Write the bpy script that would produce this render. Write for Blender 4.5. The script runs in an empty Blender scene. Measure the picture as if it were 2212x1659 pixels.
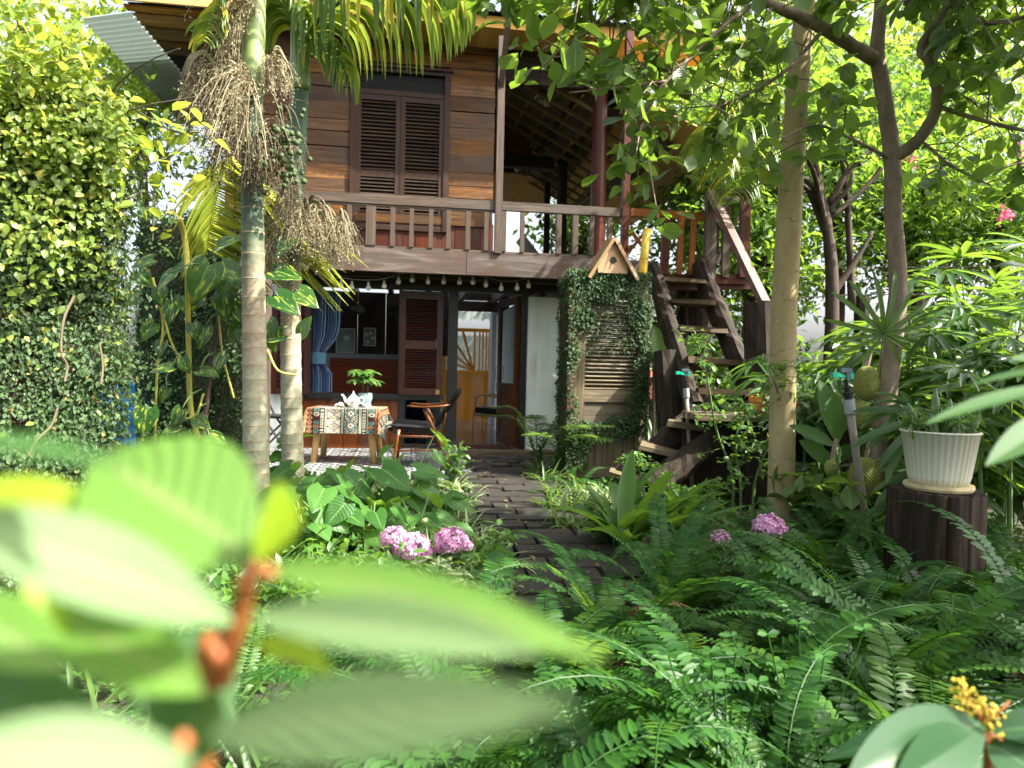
import bpy, math, random
import numpy as np
from mathutils import Vector, Matrix

S = bpy.context.scene
C = S.collection
R = math.radians

# ---------------------------------------------------------------- camera, sky, sun, exposure
CAM_Z = 1.1
cam_d = bpy.data.cameras.new('camera')
cam_d.lens = 25.0; cam_d.sensor_width = 36.0; cam_d.sensor_fit = 'HORIZONTAL'
cam_d.clip_start = 0.02; cam_d.clip_end = 400
cam = bpy.data.objects.new('camera', cam_d); C.objects.link(cam)
CAM_R = Matrix.Rotation(R(90 - 1.1), 4, 'X') @ Matrix.Rotation(0.021, 4, 'Z')
cam.matrix_world = Matrix.Translation((0, 0, CAM_Z)) @ CAM_R
cam_d.dof.use_dof = True; cam_d.dof.focus_distance = 3.2; cam_d.dof.aperture_fstop = 4.3
S.camera = cam

SUN = Vector((0.65, -0.19, 0.74)).normalized()
W = bpy.data.worlds.new('World'); S.world = W; W.use_nodes = True
wn = W.node_tree.nodes; wl = W.node_tree.links
sky = wn.new('ShaderNodeTexSky'); sky.sky_type = 'NISHITA'; sky.sun_disc = False
sky.sun_elevation = math.asin(SUN.z); sky.sun_rotation = math.atan2(SUN.x, SUN.y)
sky.dust_density = 6.0; sky.air_density = 0.8; sky.ozone_density = 0.6
hz = wn.new('ShaderNodeHueSaturation'); hz.inputs['Saturation'].default_value = 0.5     # humid, milky tropical sky
wl.new(sky.outputs[0], hz.inputs['Color']); wl.new(hz.outputs[0], wn['Background'].inputs[0]); wn['Background'].inputs[1].default_value = 0.15
sl = bpy.data.lights.new('sun', 'SUN'); sl.energy = 5.0; sl.angle = R(0.5); sl.color = (1, 0.95, 0.84)
so = bpy.data.objects.new('sun', sl); C.objects.link(so)
so.rotation_euler = SUN.to_track_quat('Z', 'Y').to_euler(); so.location = (8, -2, 12)
S.view_settings.view_transform = 'Standard'; S.view_settings.look = 'None'
S.view_settings.exposure = 1.85; S.view_settings.gamma = 1.0
S.render.engine = 'CYCLES'
cy = S.cycles
cy.max_bounces = 7; cy.diffuse_bounces = 4; cy.glossy_bounces = 3; cy.transmission_bounces = 5; cy.transparent_max_bounces = 8
cy.use_denoising = True; cy.caustics_reflective = False; cy.caustics_refractive = False
cy.sample_clamp_indirect = 6
try: cy.denoiser = 'OPENIMAGEDENOISE'
except Exception: pass

# ---------------------------------------------------------------- pixel (2212 x 1659) -> world point at a depth
F = 25.0 / 36.0 * 2212
R3 = CAM_R.to_3x3()
CP = Vector((0, 0, CAM_Z))
def ray(px, py):
    return R3 @ Vector(((px - 1106) / F, -(py - 829.5) / F, -1))
def P(px, py, Y):
    d = ray(px, py); return CP + d * (Y / d.y)
def G(px, py, z=0.0):
    d = ray(px, py); return CP + d * ((z - CAM_Z) / d.z)
def A(*pts): return np.array([tuple(p) for p in pts], float)

# house frame: local x = u (to the right), local y = into the house, z up
HA = R(8.6)
HO = P(976, 970, 9.4); HO.z = 0
HM = Matrix.Translation(HO) @ Matrix.Rotation(HA, 4, 'Z')
HI = HM.inverted()
def hl(px, py, n=0.0):
    d = HI.to_3x3() @ ray(px, py); c = HI @ CP
    t = (-n - c.y) / d.y; p = c + d * t
    return p.x, p.z
def hp(px, py, n):
    u, z = hl(px, py, n); return (u, -n, z)

# ---------------------------------------------------------------- mesh building
class MB:
    def __init__(s): s.V = []; s.U = []; s.Fa = []; s.n = 0
    def raw(s, v, faces, mi=0, uv=None, col=None):
        v = np.asarray(v, float).reshape(-1, 3)
        s.V.append(v); s.U.append(np.zeros((len(v), 2)) if uv is None else np.asarray(uv, float).reshape(-1, 2))
        if isinstance(faces, np.ndarray): groups = [faces]
        else:
            d = {}
            for f in faces: d.setdefault(len(f), []).append(f)
            groups = [np.array(x) for x in d.values()]
        for g in groups:
            s.Fa.append((g + s.n, mi, col))
        s.n += len(v)
    def box(s, c, size, M=None, mi=0, jit=0.0, rng=None):
        a, b, d = [x / 2 for x in size]
        v = np.array([(x, y, z) for x in (-a, a) for y in (-b, b) for z in (-d, d)])
        L = int(np.argmax(size)); o = [i for i in range(3) if i != L]
        uv = np.stack([v[:, o[0]] + v[:, o[1]], v[:, L]], 1)
        if jit and rng is not None: v = v + rng.normal(0, jit, v.shape)
        if M is not None: v = v @ np.array(M.to_3x3()).T
        v = v + np.array(c)
        s.raw(v, np.array([(0, 1, 3, 2), (4, 6, 7, 5), (0, 4, 5, 1), (2, 3, 7, 6), (0, 2, 6, 4), (1, 5, 7, 3)]), mi, uv)
    def bb(s, x0, x1, y0, y1, z0, z1, mi=0, **k):
        s.box(((x0 + x1) / 2, (y0 + y1) / 2, (z0 + z1) / 2), (abs(x1 - x0), abs(y1 - y0), abs(z1 - z0)), None, mi, **k)
    def beam(s, p0, p1, w, h, mi=0, up=(0, 0, 1), **k):
        p0 = Vector(p0); p1 = Vector(p1); d = (p1 - p0); L = d.length; d.normalize()
        u = Vector(up); x = d.cross(u)
        if x.length < 1e-3: x = d.cross(Vector((0, 1, 0)))
        x.normalize(); z = x.cross(d)
        M = Matrix((x, d, z)).transposed()
        s.box((p0 + p1) / 2, (w, L, h), M, mi, **k)
    def tube(s, pts, rad, seg=8, mi=0, cap=True, jit=0.0, rng=None, flat=1.0):
        p = np.asarray(pts, float); n = len(p)
        r = np.broadcast_to(np.asarray(rad, float), (n,))
        t = np.gradient(p, axis=0); t /= np.linalg.norm(t, axis=1)[:, None] + 1e-9
        ref = np.array((0.0, 0, 1)) if abs(t[0][2]) < .9 else np.array((1.0, 0, 0))
        x = np.cross(t, ref); x /= np.linalg.norm(x, axis=1)[:, None] + 1e-9
        y = np.cross(x, t)
        a = np.linspace(0, 2 * np.pi, seg, endpoint=False)
        rr = r[:, None] * np.ones((n, seg))
        if jit and rng is not None: rr = rr * (1 + rng.normal(0, jit, rr.shape))
        v = p[:, None] + rr[..., None] * (np.cos(a)[None, :, None] * x[:, None] + flat * np.sin(a)[None, :, None] * y[:, None])
        ln = np.concatenate([[0], np.cumsum(np.linalg.norm(np.diff(p, axis=0), axis=1))])
        uv = np.stack(np.broadcast_arrays(np.abs((a / np.pi) - 1)[None, :] * np.pi * r.mean(), ln[:, None]), -1)
        i = np.arange(n - 1)[:, None] * seg; j = np.arange(seg)[None]; k = (j + 1) % seg
        f = np.stack([i + j, i + k, i + seg + k, i + seg + j], -1).reshape(-1, 4)
        fl = [tuple(q) for q in f]
        if cap: fl += [tuple(range(seg))[::-1], tuple((n - 1) * seg + np.arange(seg))]
        s.raw(v, fl, mi, uv)
    def lathe(s, prof, c=(0, 0, 0), seg=24, mi=0, M=None, flute=0, famp=0.0):
        n = len(prof); a = np.linspace(0, 2 * np.pi, seg, endpoint=False)
        pr = np.array(prof, float)
        rr = pr[:, 0][:, None] * (1 + famp * np.cos(flute * a)[None] if flute else np.ones(seg)[None])
        v = np.stack(np.broadcast_arrays(rr * np.cos(a), rr * np.sin(a), pr[:, 1][:, None]), -1).reshape(-1, 3)
        if M is not None: v = v @ np.array(M.to_3x3()).T
        v = v + np.array(c)
        uv = np.stack(np.broadcast_arrays(a[None] / 6.283, pr[:, 1][:, None]), -1)
        i = np.arange(n - 1)[:, None] * seg; j = np.arange(seg)[None]; k = (j + 1) % seg
        s.raw(v, np.stack([i + j, i + k, i + seg + k, i + seg + j], -1).reshape(-1, 4), mi, uv)
    def grid(s, pts, mi=0, uv=None, cols=None):
        pts = np.asarray(pts, float); a, b = pts.shape[:2]
        i = np.arange(a - 1)[:, None] * b; j = np.arange(b - 1)[None]
        f = np.stack([i + j, i + j + 1, i + b + j + 1, i + b + j], -1).reshape(-1, 4)
        if uv is None:
            uv = np.stack(np.meshgrid(np.linspace(0, 1, b), np.linspace(0, 1, a)), -1)
        s.raw(pts, f, mi, uv, cols)
    def scatter(s, T, pos, d, up, sc=1.0, roll=None, mi=0):
        v, f, uv = T; pos = np.asarray(pos, float).reshape(-1, 3); N = len(pos)
        if N == 0: return
        d = np.broadcast_to(np.asarray(d, float), (N, 3)); up = np.broadcast_to(np.asarray(up, float), (N, 3))
        d = d / (np.linalg.norm(d, axis=1)[:, None] + 1e-9)
        x = np.cross(d, up); l = np.linalg.norm(x, axis=1)
        bad = l < 1e-3; x[bad] = np.cross(d[bad], (0.31, 0.87, 0.2)); x /= np.linalg.norm(x, axis=1)[:, None]
        z = np.cross(x, d)
        if roll is not None:
            c_, s_ = np.cos(roll)[:, None], np.sin(roll)[:, None]
            x, z = x * c_ + z * s_, z * c_ - x * s_
        M = np.stack([x, d, z], 1)
        sc = np.broadcast_to(np.asarray(sc, float), (N,))
        vv = np.einsum('kj,njm->nkm', v, M) * sc[:, None, None] + pos[:, None]
        k = len(v)
        ff = (f[None] + (np.arange(N) * k)[:, None, None]).reshape(-1, f.shape[1])
        s.raw(vv.reshape(-1, 3), ff, mi, np.tile(uv, (N, 1)))
    def mesh(s, name, mats, origin=(0, 0, 0), smooth=False):
        v = np.concatenate(s.V) - np.array(origin); uv = np.concatenate(s.U)
        me = bpy.data.meshes.new(name)
        idx = np.concatenate([f.reshape(-1) for f, _, _ in s.Fa])
        tot = np.concatenate([np.full(len(f), f.shape[1]) for f, _, _ in s.Fa])
        mi = np.concatenate([np.full(len(f), m) for f, m, _ in s.Fa])
        me.vertices.add(len(v)); me.vertices.foreach_set('co', v.astype(np.float32).ravel())
        me.loops.add(len(idx)); me.loops.foreach_set('vertex_index', idx.astype(np.int32))
        me.polygons.add(len(tot)); me.polygons.foreach_set('loop_start', np.concatenate([[0], np.cumsum(tot)[:-1]]).astype(np.int32))
        me.polygons.foreach_set('material_index', mi.astype(np.int32))
        ul = me.uv_layers.new(name='UVMap'); ul.data.foreach_set('uv', uv[idx].astype(np.float32).ravel())
        if any(c is not None for _, _, c in s.Fa):
            at = me.attributes.new('Col', 'FLOAT_COLOR', 'FACE')
            cc = np.concatenate([np.ones((len(f), 4)) if c is None else np.asarray(c, float) for f, _, c in s.Fa])
            at.data.foreach_set('color', cc.astype(np.float32).ravel())
        me.polygons.foreach_set('use_smooth', np.full(len(tot), smooth))
        for m in (mats if isinstance(mats, (list, tuple)) else [mats]): me.materials.append(m)
        me.update(calc_edges=True); me.validate()
        return me
    def build(s, name, mats, parent=None, smooth=False, origin=None):
        if origin is None: origin = WORG.get(parent.name, (0, 0, 0)) if parent else (0, 0, 0)
        o = bpy.data.objects.new(name, s.mesh(name, mats, origin, smooth)); C.objects.link(o)
        if parent is not None:
            o.parent = parent; WORG[o.name] = tuple(origin)
        else: o.location = origin
        return o
WORG = {}
def tag(o, label=None, cat=None, group=None, kind=None):
    for k, v in (('label', label), ('category', cat), ('group', group), ('kind', kind)):
        if v: o[k] = v
    return o
def thing(name, label, cat, loc=(0, 0, 0), group=None):
    """an Empty at the thing's base; its parts are given in world coordinates"""
    o = bpy.data.objects.new(name, None); C.objects.link(o); o.location = loc
    o.empty_display_size = 0.1
    WORG[o.name] = tuple(loc)
    return tag(o, label, cat, group)
def dup(o, loc, rz=0.0, sc=1.0, label=None):
    c = o.copy(); C.objects.link(c); c.location = loc; c.rotation_euler = (0, 0, rz); c.scale = (sc,) * 3
    if label: c['label'] = label
    for ch in o.children:
        k = ch.copy(); C.objects.link(k); k.parent = c
        for g in ch.children:
            q = g.copy(); C.objects.link(q); q.parent = k
    return c
def spline(pts, n=12):
    p = np.asarray(pts, float); p = np.vstack([2 * p[0] - p[1], p, 2 * p[-1] - p[-2]]); out = []
    for i in range(1, len(p) - 2):
        t = np.linspace(0, 1, n, endpoint=False)[:, None]
        a, b, c, d = p[i - 1], p[i], p[i + 1], p[i + 2]
        out.append(.5 * ((2 * b) + (c - a) * t + (2 * a - 5 * b + 4 * c - d) * t ** 2 + (3 * b - a - 3 * c + d) * t ** 3))
    out.append(p[-2][None]); return np.concatenate(out)
def PS(*q): return A(*[P(*x) for x in q])       # several (px, py, Y)

# leaf templates: along +y, normal +z
def leafT(shape='ell', nseg=4, w=.42, fold=.12, curl=.25, half=1, wave=0.0):
    t = np.linspace(0, 1, nseg + 1)
    if shape == 'ell': p = np.sin(np.pi * t) ** .8
    elif shape == 'obov': p = np.sin(np.pi * t ** 1.5) ** .75
    elif shape == 'ov': p = np.sin(np.pi * t ** .72) ** .85
    elif shape == 'blade': p = np.minimum(1, t * 6 + .35) * np.minimum(1, (1 - t) * 2.2) ** .8
    elif shape == 'sq': p = np.minimum(1, t * 8 + .2) * np.minimum(1, (1 - t) * 12 + .25)
    p = np.maximum(p, .03)
    cols = np.linspace(-1, 1, 2 * half + 1)
    v = []; uv = []
    for ti, pi in zip(t, p):
        for c in cols:
            x = c * pi * w / 2
            v.append((x, ti - curl * curl * ti ** 3 * .4, abs(x) * fold * 2 - curl * ti ** 2 * .5 + wave * math.sin(ti * 17 + c) * abs(c)))
            uv.append((.5 + c / 2, ti))
    m = len(cols); i = np.arange(nseg)[:, None] * m; j = np.arange(m - 1)[None]
    f = np.stack([i + j, i + j + 1, i + m + j + 1, i + m + j], -1).reshape(-1, 4)
    return np.array(v), f, np.array(uv)
def heartT(w=.9, nseg=7, fold=.1, curl=.3, lobe=.22):
    t = np.linspace(0, 1, nseg + 1); v = []; uv = []
    p = np.sin(np.pi * (t * .93 + .07) ** .62) ** .9; p[-1] = .02
    cols = np.linspace(-1, 1, 7)
    for ti, pi in zip(t, p):
        for c in cols:
            x = c * pi * w / 2
            y = ti - lobe * abs(c) ** 1.2 * (1 - ti) ** 1.5
            v.append((x, y, abs(x) * fold * 2 * (1 - .6 * abs(c)) - curl * max(0, ti) ** 2 * .5 + .015 * math.sin(9 * ti + 3 * c)))
            uv.append((.5 + c / 2, ti))
    m = len(cols); i = np.arange(nseg)[:, None] * m; j = np.arange(m - 1)[None]
    f = np.stack([i + j, i + j + 1, i + m + j + 1, i + m + j], -1).reshape(-1, 4)
    return np.array(v), f, np.array(uv)
def unit(v): return v / (np.linalg.norm(v, axis=-1, keepdims=True) + 1e-9)

# ---------------------------------------------------------------- materials
def nd(nt, t, ins=None, **p):
    n = nt.nodes.new('ShaderNode' + t)
    for k, v in p.items(): setattr(n, k, v)
    for k, v in (ins or {}).items():
        if isinstance(v, bpy.types.NodeSocket): nt.links.new(v, n.inputs[k])
        else: n.inputs[k].default_value = v
    return n
def newmat(name):
    m = bpy.data.materials.new(name); m.use_nodes = True; nt = m.node_tree
    b = nt.nodes['Principled BSDF']; return m, nt, b
def ramp(nt, fac, stops):
    n = nd(nt, 'ValToRGB', {0: fac}); e = n.color_ramp.elements
    while len(e) < len(stops): e.new(.5)
    for x, (pos, c) in zip(e, stops): x.position = pos; x.color = (*c, 1)
    return n.outputs[0]
def mixc(nt, fac, a, b, mode='MIX'):
    n = nd(nt, 'Mix', None, data_type='RGBA', blend_type=mode)
    for k, v in ((0, fac), (6, a), (7, b)):
        if isinstance(v, bpy.types.NodeSocket): nt.links.new(v, n.inputs[k])
        else: n.inputs[k].default_value = (*v, 1) if isinstance(v, tuple) and len(v) == 3 else v
    return n.outputs[2]
def mth(nt, op, a, b=None, c=None):
    n = nd(nt, 'Math', None, operation=op)
    for k, v in ((0, a), (1, b), (2, c)):
        if v is None: continue
        if isinstance(v, bpy.types.NodeSocket): nt.links.new(v, n.inputs[k])
        else: n.inputs[k].default_value = v
    return n.outputs[0]
def bump(nt, b, h, strength=.3, dist=.01):
    n = nd(nt, 'Bump', {'Height': h, 'Strength': strength, 'Distance': dist}); nt.links.new(n.outputs[0], b.inputs['Normal'])

def plain(name, c, rough=.5, metal=0, spec=.5, var=.12, scale=6, bmp=0.0):
    m, nt, b = newmat(name)
    tc = nd(nt, 'TexCoord'); nz = nd(nt, 'TexNoise', {'Vector': tc.outputs['Object'], 'Scale': scale, 'Detail': 5.0})
    lo = tuple(x * (1 - var) for x in c); hi = tuple(min(1, x * (1 + var)) for x in c)
    nt.links.new(ramp(nt, nz.outputs[0], [(.3, lo), (.7, hi)]), b.inputs['Base Color'])
    b.inputs['Roughness'].default_value = rough; b.inputs['Metallic'].default_value = metal
    b.inputs['Specular IOR Level'].default_value = spec
    if bmp: bump(nt, b, nz.outputs[0], bmp)
    return m
def wood(name, cols, rough=.6, grain=26, along=1.6, var=.35, grey=None, greyf=.5, bmp=.35, spec=.35, knots=False, dark=(.35,)):
    """grain runs along uv.y; every board (mesh island) gets its own shade"""
    m, nt, b = newmat(name)
    uv = nd(nt, 'UVMap'); gi = nd(nt, 'NewGeometry')
    rnd = gi.outputs['Random Per Island']
    off = nd(nt, 'CombineXYZ', {0: mth(nt, 'MULTIPLY', rnd, 37.0), 1: mth(nt, 'MULTIPLY', rnd, 91.0), 2: 0.0})
    vv = nd(nt, 'VectorMath', {0: uv.outputs[0], 1: off.outputs[0]}, operation='ADD')
    mp = nd(nt, 'Mapping', {'Vector': vv.outputs[0], 'Scale': (grain, along, 1)})
    n1 = nd(nt, 'TexNoise', {'Vector': mp.outputs[0], 'Scale': 1.0, 'Detail': 7.0, 'Roughness': .65, 'Distortion': .6})
    n2 = nd(nt, 'TexNoise', {'Vector': vv.outputs[0], 'Scale': 2.2, 'Detail': 4.0})
    k = len(cols)
    col = ramp(nt, n1.outputs[0], [(.25 + .5 * i / max(1, k - 1), c) for i, c in enumerate(cols)])
    if knots:
        vo = nd(nt, 'TexVoronoi', {'Vector': nd(nt, 'Mapping', {'Vector': vv.outputs[0], 'Scale': (5, 2.2, 1)}).outputs[0], 'Scale': 1.0})
        col = mixc(nt, ramp(nt, vo.outputs['Distance'], [(.05, (1, 1, 1)), (.13, (0, 0, 0))]), col, (.12, .04, .012))
    v = nd(nt, 'HueSaturation', {'Color': col, 'Value': nd(nt, 'MapRange', {0: rnd, 3: 1 - var, 4: 1 + var}).outputs[0], 'Saturation': nd(nt, 'MapRange', {0: mth(nt, 'FRACT', mth(nt, 'MULTIPLY', rnd, 13.7)), 3: .95, 4: 1.3}).outputs[0]})
    col = v.outputs[0]
    if grey:
        col = mixc(nt, ramp(nt, n2.outputs[0], [(.6 - greyf * .4, (0, 0, 0)), (.85 - greyf * .3, (.8, .8, .8))]), col, grey)
    nt.links.new(col, b.inputs['Base Color'])
    b.inputs['Roughness'].default_value = rough; b.inputs['Specular IOR Level'].default_value = spec
    bump(nt, b, n1.outputs[0], bmp, .006)
    return m
def leafm(name, c1, c2, tr, tf=.4, rough=.42, rib=None, ribw=.03, vein=0.0, yel=None, yf=.0, spec=.5, under=None, blotch=None):
    """leaf: per-leaf shade between c1 and c2, translucent colour tr, optional midrib / veins / some yellow leaves"""
    m, nt, b = newmat(name)
    gi = nd(nt, 'NewGeometry'); rnd = gi.outputs['Random Per Island']; uv = nd(nt, 'UVMap')
    col = ramp(nt, rnd, [(.0, c1), (1.0, c2)])
    if yel:
        col = mixc(nt, ramp(nt, mth(nt, 'FRACT', mth(nt, 'MULTIPLY', rnd, 17.3)), [(max(.001, 1 - yf - .02), (0, 0, 0)), (1 - yf, (1, 1, 1))]), col, yel)
    trc = mixc(nt, .5, col, tr, 'MIX')
    sx = nd(nt, 'SeparateXYZ', {0: uv.outputs[0]})
    ax = mth(nt, 'ABSOLUTE', mth(nt, 'SUBTRACT', sx.outputs[0], .5))
    if blotch:
        nz = nd(nt, 'TexNoise', {'Vector': nd(nt, 'Mapping', {'Vector': nd(nt, 'VectorMath', {0: uv.outputs[0], 1: nd(nt, 'CombineXYZ', {0: mth(nt, 'MULTIPLY', rnd, 50.0)}).outputs[0]}, operation='ADD').outputs[0], 'Scale': (6, 2, 1)}).outputs[0], 'Scale': 1.3, 'Detail': 5.0})
        col = mixc(nt, ramp(nt, nz.outputs[0], [(.56, (0, 0, 0)), (.62, (1, 1, 1))]), col, blotch)
    if vein:
        sv = mth(nt, 'SINE', mth(nt, 'MULTIPLY', mth(nt, 'SUBTRACT', sx.outputs[1], mth(nt, 'MULTIPLY', ax, .55)), 58.0))
        vf = ramp(nt, sv, [(.86, (0, 0, 0)), (.99, (vein, vein, vein))])
        col = mixc(nt, vf, col, rib or tr); trc = mixc(nt, vf, trc, rib or tr)
        bump(nt, b, sv, .25, .002)
    if rib:
        rf = ramp(nt, ax, [(ribw, (1, 1, 1)), (ribw * 1.7, (0, 0, 0))])
        col = mixc(nt, rf, col, rib)
    if under:
        col = mixc(nt, gi.outputs['Backfacing'], col, under)
    nt.links.new(col, b.inputs['Base Color']); b.inputs['Roughness'].default_value = rough
    b.inputs['Specular IOR Level'].default_value = spec
    t = nd(nt, 'BsdfTranslucent', {'Color': trc})
    mx = nd(nt, 'MixShader', {0: tf, 1: b.outputs[0], 2: t.outputs[0]})
    nt.links.new(mx.outputs[0], nt.nodes['Material Output'].inputs[0])
    return m
def bark(name, c1, c2, scale=8, stretch=.35, bmp=.6, spots=None, ring=None, ringc=None):
    m, nt, b = newmat(name)
    tc = nd(nt, 'TexCoord'); mp = nd(nt, 'Mapping', {'Vector': tc.outputs['Object'], 'Scale': (scale, scale, scale * stretch)})
    n1 = nd(nt, 'TexNoise', {'Vector': mp.outputs[0], 'Scale': 1.5, 'Detail': 8.0, 'Roughness': .65})
    col = ramp(nt, n1.outputs[0], [(.3, c1), (.7, c2)])
    if spots:
        vo = nd(nt, 'TexVoronoi', {'Vector': tc.outputs['Object'], 'Scale': 45.0})
        col = mixc(nt, ramp(nt, vo.outputs['Distance'], [(.1, (.7, .7, .7)), (.2, (0, 0, 0))]), col, spots)
    h = n1.outputs[0]
    if ring:
        sz = nd(nt, 'SeparateXYZ', {0: tc.outputs['Object']})
        wob = nd(nt, 'TexNoise', {'Vector': tc.outputs['Object'], 'Scale': 9.0, 'Detail': 2.0})
        fr = mth(nt, 'FRACT', mth(nt, 'ADD', mth(nt, 'MULTIPLY', sz.outputs[2], ring), mth(nt, 'MULTIPLY', wob.outputs[0], 1.1)))
        rf = ramp(nt, fr, [(.0, (1, 1, 1)), (.03, (1, 1, 1)), (.05, (0, 0, 0))])
        rf = mth(nt, 'MULTIPLY', rf, ramp(nt, nd(nt, 'TexNoise', {'Vector': tc.outputs['Object'], 'Scale': 11.0, 'Detail': 3.0}).outputs[0], [(.45, (0, 0, 0)), (.6, (1, 1, 1))]))
        col = mixc(nt, rf, col, ringc)
        h = mth(nt, 'ADD', h, mth(nt, 'MULTIPLY', rf, .6))
    nt.links.new(col, b.inputs['Base Color']); b.inputs['Roughness'].default_value = .8
    b.inputs['Specular IOR Level'].default_value = .25
    bump(nt, b, h, bmp, .01)
    return m
def colm(name, rough=.9):
    m, nt, b = newmat(name)
    at = nd(nt, 'Attribute', None, attribute_name='Col')
    tc = nd(nt, 'TexCoord'); nz = nd(nt, 'TexNoise', {'Vector': tc.outputs['Object'], 'Scale': 300.0, 'Detail': 2.0})
    nt.links.new(mixc(nt, .25, at.outputs[0], ramp(nt, nz.outputs[0], [(.3, (.5, .5, .5)), (.7, (1, 1, 1))]), 'MULTIPLY'), b.inputs['Base Color'])
    b.inputs['Roughness'].default_value = rough; b.inputs['Specular IOR Level'].default_value = .2
    return m
M = {}
M['plank'] = wood('weathered_plank', [(.02, .010, .005), (.098, .044, .015), (.23, .112, .041)], var=.6, grey=(.055, .036, .022), greyf=.38)
M['redplank'] = wood('red_plank', [(0.0240, 0.0072, 0.0048), (0.0630, 0.0198, 0.0120), (0.1020, 0.0390, 0.0252)], var=.4, rough=.5, grey=(0.0960, 0.0780, 0.0720), greyf=.1)
M['knee'] = wood('knee_plank', [(0.0540, 0.0156, 0.0072), (0.1200, 0.0390, 0.0156), (0.1680, 0.0600, 0.0252)], var=.3, rough=.5)
M['dark'] = wood('dark_wood', [(.012, .008, .006), (.035, .023, .017), (.07, .046, .034)], var=.3, grain=20)
M['beamw'] = wood('grey_brown_beam', [(0.0324, 0.0245, 0.0194), (0.0828, 0.0662, 0.0547), (0.1944, 0.1656, 0.1440)], var=.15, rough=.5, grain=14, grey=(0.0792, 0.0324, 0.0202), greyf=.5, spec=.5)
M['rail'] = wood('grey_rail_wood', [(.028, .02, .015), (.07, .052, .04), (.145, .112, .09)], var=.3, grey=(.08, .068, .058), greyf=.4)
M['redwood'] = wood('red_post_wood', [(0.0263, 0.0075, 0.0060), (0.0562, 0.0165, 0.0120), (0.0900, 0.0315, 0.0225)], var=.25, rough=.45)
M['orange'] = wood('orange_wood', [(0.1200, 0.0400, 0.0128), (0.2080, 0.0720, 0.0224), (0.2720, 0.1080, 0.0360)], var=.25)
M['pine'] = wood('pine_board', [(.42, .25, .10), (.56, .36, .16), (.66, .45, .22)], var=.14, rough=.5, knots=True, bmp=.1)
M['pinedoor'] = wood('varnished_pine', [(.46, .20, .06), (.60, .29, .095), (.70, .37, .14)], var=.1, rough=.35, knots=True, bmp=.1, spec=.5)
M['bird'] = wood('weathered_pink_board', [(.2, .13, .09), (.36, .24, .16), (.46, .33, .24)], var=.15, grey=(.3, .25, .2))
M['rafter'] = wood('pale_rafter', [(.13, .09, .05), (.24, .17, .1), (.32, .25, .16)], var=.2)
M['soffitw'] = wood('warm_weathered_board', [(.1, .05, .02), (.28, .16, .075), (.45, .29, .15)], var=.5)
M['ceil'] = plain('dark_ceiling', (.09, .075, .06), rough=.8, var=.4)  # dark brown ceiling sheet, tone varied at random
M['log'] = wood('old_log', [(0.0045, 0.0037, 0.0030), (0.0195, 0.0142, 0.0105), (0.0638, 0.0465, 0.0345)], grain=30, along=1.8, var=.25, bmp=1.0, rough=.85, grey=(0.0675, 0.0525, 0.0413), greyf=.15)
M['oldboard'] = wood('old_pale_board', [(.04, .03, .019), (.105, .086, .058), (.21, .18, .125)], var=.25, bmp=.6, rough=.8)
M['treadw'] = wood('dark_worn_tread', [(.025, .017, .011), (.07, .05, .034), (.15, .115, .08)], var=.3, bmp=.7, rough=.8)
M['shutter'] = wood('maroon_shutter', [(0.0275, 0.0088, 0.0066), (0.0523, 0.0176, 0.0132), (0.0715, 0.0275, 0.0220)], var=.2, rough=.4, spec=.5, bmp=.25)
M['dshutter'] = wood('dark_shutter', [(0.0096, 0.0048, 0.0032), (0.0272, 0.0120, 0.0064), (0.0600, 0.0256, 0.0128)], var=.2)
M['frame'] = plain('black_frame', (.018, .02, .021), rough=.35)
M['white'] = plain('white_plaster', (.74, .79, .74), rough=.8, var=.05, scale=2.5, bmp=.05)
def stained(name, c, stain, rough):
    m, nt, b = newmat(name); tc = nd(nt, 'TexCoord')
    n1 = nd(nt, 'TexNoise', {'Vector': nd(nt, 'Mapping', {'Vector': tc.outputs['Object'], 'Scale': (9, 9, .9)}).outputs[0], 'Scale': 1.0, 'Detail': 6.0})
    n2 = nd(nt, 'TexNoise', {'Vector': tc.outputs['Object'], 'Scale': 2.3, 'Detail': 7.0})
    f = mth(nt, 'MULTIPLY', ramp(nt, n1.outputs[0], [(.45, (0, 0, 0)), (.75, (1, 1, 1))]), ramp(nt, n2.outputs[0], [(.38, (0, 0, 0)), (.7, (1, 1, 1))]))
    nt.links.new(mixc(nt, f, c, stain), b.inputs['Base Color']); b.inputs['Roughness'].default_value = rough
    bump(nt, b, n2.outputs[0], .08); return m
M['white'] = stained('white_plaster', (.76, .8, .75), (.42, .44, .38), .8)
M['grey_in'] = plain('grey_plaster', (.35, .38, .4), rough=.8, var=.06)
M['black'] = plain('black_leather', (.014, .013, .014), rough=.3, var=.2)
M['metal'] = plain('grey_metal', (.3, .31, .32), rough=.4, metal=.8)
M['brass'] = plain('brass', (.6, .42, .15), rough=.35, metal=1)
M['walnut'] = wood('walnut', [(.05, .02, .011), (.13, .055, .028), (.2, .095, .05)], var=.15, rough=.3, spec=.6, bmp=.1)
M['ash'] = wood('pale_ash', [(.4, .27, .14), (.5, .35, .19), (.58, .43, .26)], var=.08, rough=.4, bmp=.1)
M['ceramic'] = plain('white_ceramic', (.82, .82, .83), rough=.15, var=.03)
M['celadon'] = plain('blue_green_glaze', (.2, .3, .31), rough=.2, var=.15)
M['terra'] = plain('terracotta', (.3, .085, .04), rough=.7, var=.2)
M['potorange'] = plain('orange_pot_plastic', (.62, .22, .03), rough=.45, var=.08)
M['potcream'] = None
M['potcream'] = stained('cream_pot_plastic', (.62, .6, .47), (.27, .25, .13), .45)
M['soil'] = plain('dark_soil', (.035, .025, .017), rough=.95, var=.5, scale=40, bmp=.8)
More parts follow.
